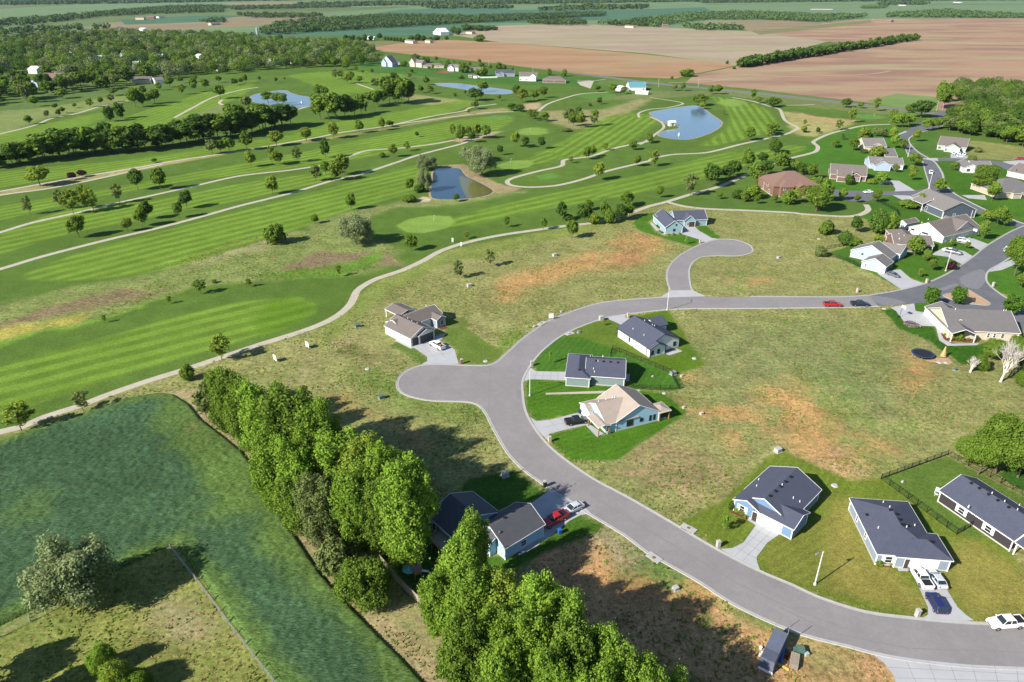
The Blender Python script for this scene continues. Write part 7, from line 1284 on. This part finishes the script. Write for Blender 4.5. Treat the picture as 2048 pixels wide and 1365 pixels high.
for k,x,y,l,c in [('Z4',1588,612,'blue wheeled bin at the end of the shaded driveway','tarp'),('Z5',432,745,'dark navy wheeled bin left of the black pickup','navyb'),('Y1',345,895,'bright blue wheeled bin beside the pale blue house','tarp')]:
    if 'navyb' not in M: M['navyb']=mat('navy_plastic',(.015,.03,.09),.5)
    p=G(k,x,y); o=empty('wheeled_bin',(p.x,p.y,0),.4,l,'bin','wheeled bins'); m=MB(); m.add([(-.26,-.3,0),(.26,-.3,0),(.26,.3,0),(-.26,.3,0),(-.34,-.38,1.0),(.34,-.38,1.0),(.34,.38,1.0),(-.34,.38,1.0)],[(0,3,2,1),(4,5,6,7),(0,1,5,4),(1,2,6,5),(2,3,7,6),(3,0,4,7)]); m.build('body',M[c],o); m=MB(); m.box(-.38,-.42,1.002,.38,.42,1.07); m.build('lid',M[c],o)
    for s in (-1,1): m=MB(); m.tube((s*.3,.34,.12),(s*.38,.34,.12),.13,.13,10); m.build('wheel',M['tyre'],o)
def ac(k,x,y,l): p=G(k,x,y); o=empty('air_conditioner',(p.x,p.y,0),.5,l,'air conditioner','air conditioners beside houses'); m=MB(); m.box(-.4,-.4,.05,.4,.4,.85); m.build('casing',M['metal'],o); m=MB(); m.tube((0,0,.85),(0,0,.88),.3,.3,12); m.build('fan_grille',M['black'],o)
ac('Z5',905,1088,'air conditioner at the lower wall of the tan-roofed house'); ac('Z6',985,1150,'dark air conditioner at the corner of the green house'); ac('Z3',1190,1200,'air conditioner beside the charcoal house wall')
# deck and play things behind the shaded house
a,b,c=G('Z4',130,690,2.2),G('Z4',290,850,2.2),G('Z4',400,650,2.2); o=empty('wooden_deck',(a.x,a.y,0),0,'raised timber deck with railings behind the shaded house','deck'); q=[a-a,b-a,(b-a)+(c-b),(c-b)]; m=MB(); m.prism([(v.x,v.y) for v in q],1.95,2.1); m.build('floor',M['wood'],o)
for v in (q[0],q[1],(q[0]+q[1])/2,q[3],q[2]): m=MB(); m.box(v.x-.08,v.y-.08,0,v.x+.08,v.y+.08,1.95) if (v-q[1]).length>9 else m.box(v.x-.09,v.y-.09,0,v.x+.09,v.y+.09,3.1); m.build('post',M['brownwood'],o)
m=MB()
for s,e in ((q[0],q[1]),(q[0],q[3])):
    d=e-s; m.obox((s+e)/2,d,d.length,.06,3.0,3.08); m.obox((s+e)/2,d,d.length,.05,2.3,2.36)
    for i in range(int(d.length/.25)): v=s+d*(i*.25/d.length); m.obox(v,d,.04,.04,2.1,3.0)
m.build('railing',M['wood'],o)
p=G('Q6',595,715); o=empty('playhouse',(p.x,p.y,0),.5,'small raised playhouse with shingled roof in the shaded yard','playhouse'); m=MB(); m.box(-.7,-.7,1.0,.7,.7,2.0); m.build('cabin',M['brownwood'],o); m=MB(); m.add([(-.9,-.9,2),(.9,-.9,2),(.9,.9,2),(-.9,.9,2),(-.9,0,2.7),(.9,0,2.7)],[(0,1,5,4),(2,3,4,5),(1,2,5),(3,0,4),(3,2,1,0)]); m.build('roof',RM['warm'],o)
for x in (-.6,.6):
    for y in (-.6,.6): m=MB(); m.box(x-.06,y-.06,0,x+.06,y+.06,1); m.build('leg',M['brownwood'],o)
m=MB(); m.add([(.7,-.3,1.1),(.7,.3,1.1),(2.3,.3,.1),(2.3,-.3,.1)],[(0,3,2,1)]); m.add([(.7,-.3,1.05),(.7,.3,1.05),(2.3,.3,.05),(2.3,-.3,.05)],[(0,1,2,3)]); m.build('slide',RM['whiter'],o)
p=G('Q6',553,718); o=empty('garden_parasol',(p.x,p.y,0),0,'teal garden parasol beside the playhouse','parasol'); m=MB(); m.tube((0,0,1.9),(0,0,2.5),1.3,.03,10,caps=False); m.build('canopy',RM['teal'],o); m=MB(); m.tube((0,0,0),(0,0,2.5),.03,.03,6); m.build('pole',M['metal'],o)
simple('brick_chimney_wall','Y1',0,0,'x','x',lambda m:[m.box(0,0,0,1,1,1)]) if 0 else None
# golf things
for k,x,y,l in [('R5',783,560,'flag on the large putting green'),('R5',1233,222,'flag on the middle putting green beside the willows'),('R5',1345,38,'flag on the upper putting green'),('R3',458,560,'flag on the green right of the bigger pond'),('R3',1225,640,'flag on the green beside the highway')]:
    p=G(k,x,y); o=empty('golf_flag',(p.x,p.y,0),.5,l,'golf flag','golf flags'); m=MB(); m.tube((0,0,0),(0,0,2.4),.035,.025,6); m.build('stick',M['white'],o); m=MB(); m.box(0,-.02,1.9,.65,.02,2.38); m.build('flag',M['white'],o)
p=G('R3',118,690); o=empty('pond_hut',(p.x,p.y,0),.3,'small white hut with red trim on the pond peninsula','hut'); m=MB(); m.box(-2.3,-1.7,0,2.3,1.7,2.6); m.build('wall',SM['white'],o); m=MB(); m.add([(-2.7,-2.1,2.6),(2.7,-2.1,2.6),(2.7,2.1,2.6),(-2.7,2.1,2.6),(-2.7,0,3.9),(2.7,0,3.9)],[(0,1,5,4),(2,3,4,5),(1,2,5),(3,0,4),(3,2,1,0)]); m.build('roof',RM['whiter'],o); m=MB(); m.box(-.5,-1.76,0,.5,-1.71,2); m.build('door',M['rust'],o)
simple('pond_fountain','R3',158,742,'small white fountain spray in the bigger pond','fountain',lambda m:[m.tube((0,0,.05),(0,0,2.0),.5,.08,8),m.tube((0,0,.05),(0,0,.25),.8,.8,10)])
simple('pond_fountain','R1',1765,602,'small white fountain float in the top left pond','fountain',lambda m:[m.tube((0,0,.05),(0,0,1.6),.5,.1,8),m.tube((0,0,.05),(0,0,.3),.9,.9,10)])
# power poles by the highway
for i,(k,x,y,l) in enumerate([('Y6',810,145,'wooden power pole beside the slate-roofed highway house'),('Y6',1112,192,'wooden power pole above the twin-gabled highway house'),('Y6',1968,290,'wooden power pole right of the club building'),('R3',263,480,'wooden power pole at the start of the ploughed field'),('R7',1240,330,'wooden power pole left at the wood corner'),('R7',1295,318,'wooden power pole right at the wood corner'),('R7',1525,385,'wooden power pole below the white hidden building')]):
    p=G(k,x,y); o=empty('power_pole',(p.x,p.y,0),.8,l,'power pole','wooden power poles'); m=MB(); m.tube((0,0,0),(0,0,10),.2,.14,8); m.build('pole',M['palebark'],o); m=MB(); m.box(-1.2,-.06,9.2,1.2,.06,9.35); m.build('crossarm',M['wood'],o)
M['terrace']=M['white']; p,q=G('Y6',750,228),G('Y6',870,225); d=q-p; o=empty('terrace_wall',(p.x,p.y,0),math.atan2(d.y,d.x),'low white terrace wall before the slate-roofed house','wall'); m=MB(); m.box(0,0,0,d.length,.3,1.4); m.box(0,.3,0,.3,12,1.4); m.build('wall',M['white'],o)
# patio sets etc
simple('garden_furniture','Z3',425,600,'white folded garden table and chairs behind charcoal house','furniture',lambda m:[m.box(-.8,-.5,.68,.8,.5,.73)]+[m.box(x,y,0,x+.06,y+.06,.68) for x in(-.75,.7) for y in (-.45,.4)]+[m.box(-1.6,-.3,.4,-1.1,.2,.46),m.box(-1.6,.2,0,-1.1,.26,.95)],.9)
# small shrubs along houses
SG='low shrubs planted along house walls'
for k,pts in {'Z1':[(215,850),(262,870),(310,895),(355,920)],'Z2':[(520,1030),(580,1022),(630,1005),(680,1025),(735,1015)],'Y7':[(430,690),(470,730),(500,820),(560,860),(730,905),(860,900),(1010,885)],'Y2':[(390,880),(440,960),(560,1000),(640,990),(720,1030),(820,1030),(960,1040)]}.items():
    for x,y in pts: tree('bush',G(k,x,y),rnd.uniform(.7,1.2),rnd.uniform(.8,1.3),rnd.choice(['mid','yel','dull']),'low clipped shrub planted along the wall of a new house',SG,lod=.12)
tree('bush',G('Z1',140,830),2.4,.9,'deep','slim dark evergreen at the left corner of the blue house',lod=.3); tree('bush',G('Y2',640,1010),3.2,2.6,'bright','bright green shrub in the long house flower bed',lod=.4)

# ================= weeds on the lots =================
def weeds(name,lab,n,seed,mats,size,thr,sc):
    R=np.random.RandomState(seed); cand=R.rand(n*14,2); nx_=len(near.xs); ny_=len(near.ys); rg=near.rough.reshape(ny_,nx_)
    bx0,bx1,by0,by1=-130,260,58,330; X=bx0+cand[:,0]*(bx1-bx0); Y=by0+(by1-by0)*cand[:,1]**1.5
    ix=((X-near.xs[0])).astype(int); iy=((Y-near.ys[0])).astype(int); k=(rg[iy,ix]>.42)&(fbm(X*sc,Y*sc,seed,4)>thr); X=X[k];Y=Y[k]
    k=np.ones(len(X),bool)
    for pl in ([(p.x,p.y) for p in (L_low+L_side+L_upp+L_inn)[::2]],[(p.x,p.y) for p in spl],[(p.x,p.y) for p in L_old+L_oldr+L_oldl]): k&=sdf(X,Y,pl)>.9
    k&=sdf(X,Y,[(p.x,p.y) for p in gp(cc('Q8',(430,1182),(700,1238),(1319,1286),(1500,1420),(640,1420),(560,1260)))])>.3
    for kk,pp in drv: k&=sdf(X,Y,[(p.x,p.y) for p in gp(cc(kk,*pp))])>.2
    for h_ in HOUSES[:8]:
        for w in h_.w:
            q=[h_.A+h_.ex*a+h_.ey*b for a,b in ((w['X0'],w['Y0']),(w['X1'],w['Y0']),(w['X1'],w['Y1']),(w['X0'],w['Y1']))]; k&=sdf(X,Y,[(p.x,p.y) for p in q])>.1
    X=X[k][:n];Y=Y[k][:n]; m=len(X)*5; cx=np.repeat(X,5)+R.normal(size=m)*size*.35; cy=np.repeat(Y,5)+R.normal(size=m)*size*.35; s=size*(.4+.8*R.rand(m)); a=R.rand(m)*6.28; lean=R.normal(size=(m,2))*.5
    ux,uy=np.cos(a)*s*.5,np.sin(a)*s*.5; h=s*(.45+.4*R.rand(m)); z=np.zeros(m)
    q=np.stack([np.stack([cx-ux,cy-uy,z],1),np.stack([cx+ux,cy+uy,z],1),np.stack([cx+ux*.5+lean[:,0]*h,cy+uy*.5+lean[:,1]*h,h],1),np.stack([cx-ux*.8+lean[:,0]*h,cy-uy*.8+lean[:,1]*h,h*.8],1)],1).reshape(-1,3)
    me=D.meshes.new(name); me.vertices.add(len(q)); me.vertices.foreach_set('co',q.astype(np.float32).ravel()); me.loops.add(len(q)); me.loops.foreach_set('vertex_index',np.arange(len(q),dtype=np.int32)); me.polygons.add(m); me.polygons.foreach_set('loop_start',np.arange(0,len(q),4,dtype=np.int32)); me.polygons.foreach_set('loop_total',np.full(m,4,np.int32))
    for x in mats: me.materials.append(x)
    me.polygons.foreach_set('material_index',np.repeat(R.randint(0,len(mats),len(X)),5).astype(np.int32)); me.update(calc_edges=True); o=link(name,me); print(name,len(X)); tag(o,lab,'weeds',kind='stuff')
LM['weed']=leafmat('weed_leaves',(.13,.22,.03),(.20,.30,.05),.45); LM['drygrass']=leafmat('dry_grass_blades',(.34,.30,.12),(.48,.40,.18),.45)
weeds('weeds','low green weeds spread over the unbuilt lots',12000,3,[LM['weed'],LM['weed'],LM['yel']],.30,.53,.09); weeds('dry_grass','dry straw-coloured grass tufts on the unbuilt lots',12000,8,[LM['drygrass'],LM['drygrass'],LM['dull']],.26,.50,.12)
# ================= air =================
hz=MB(); hz.box(-31000,-3100,-7.5,31000,46000,97); o=hz.build('haze',None); o.data.materials.clear(); hm=D.materials.new('haze_air'); hm.use_nodes=True; N=hm.node_tree.nodes; N.remove(N['Principled BSDF']); pv=N.new('ShaderNodeVolumePrincipled'); pv.inputs['Color'].default_value=(.62,.80,1,1); pv.inputs['Density'].default_value=.000017; pv.inputs['Anisotropy'].default_value=.2
hm.node_tree.links.new(pv.outputs[0],N['Material Output'].inputs['Volume']); o.data.materials.append(hm); o['kind']='stuff'; o['label']='thin blue summer haze over the far fields'
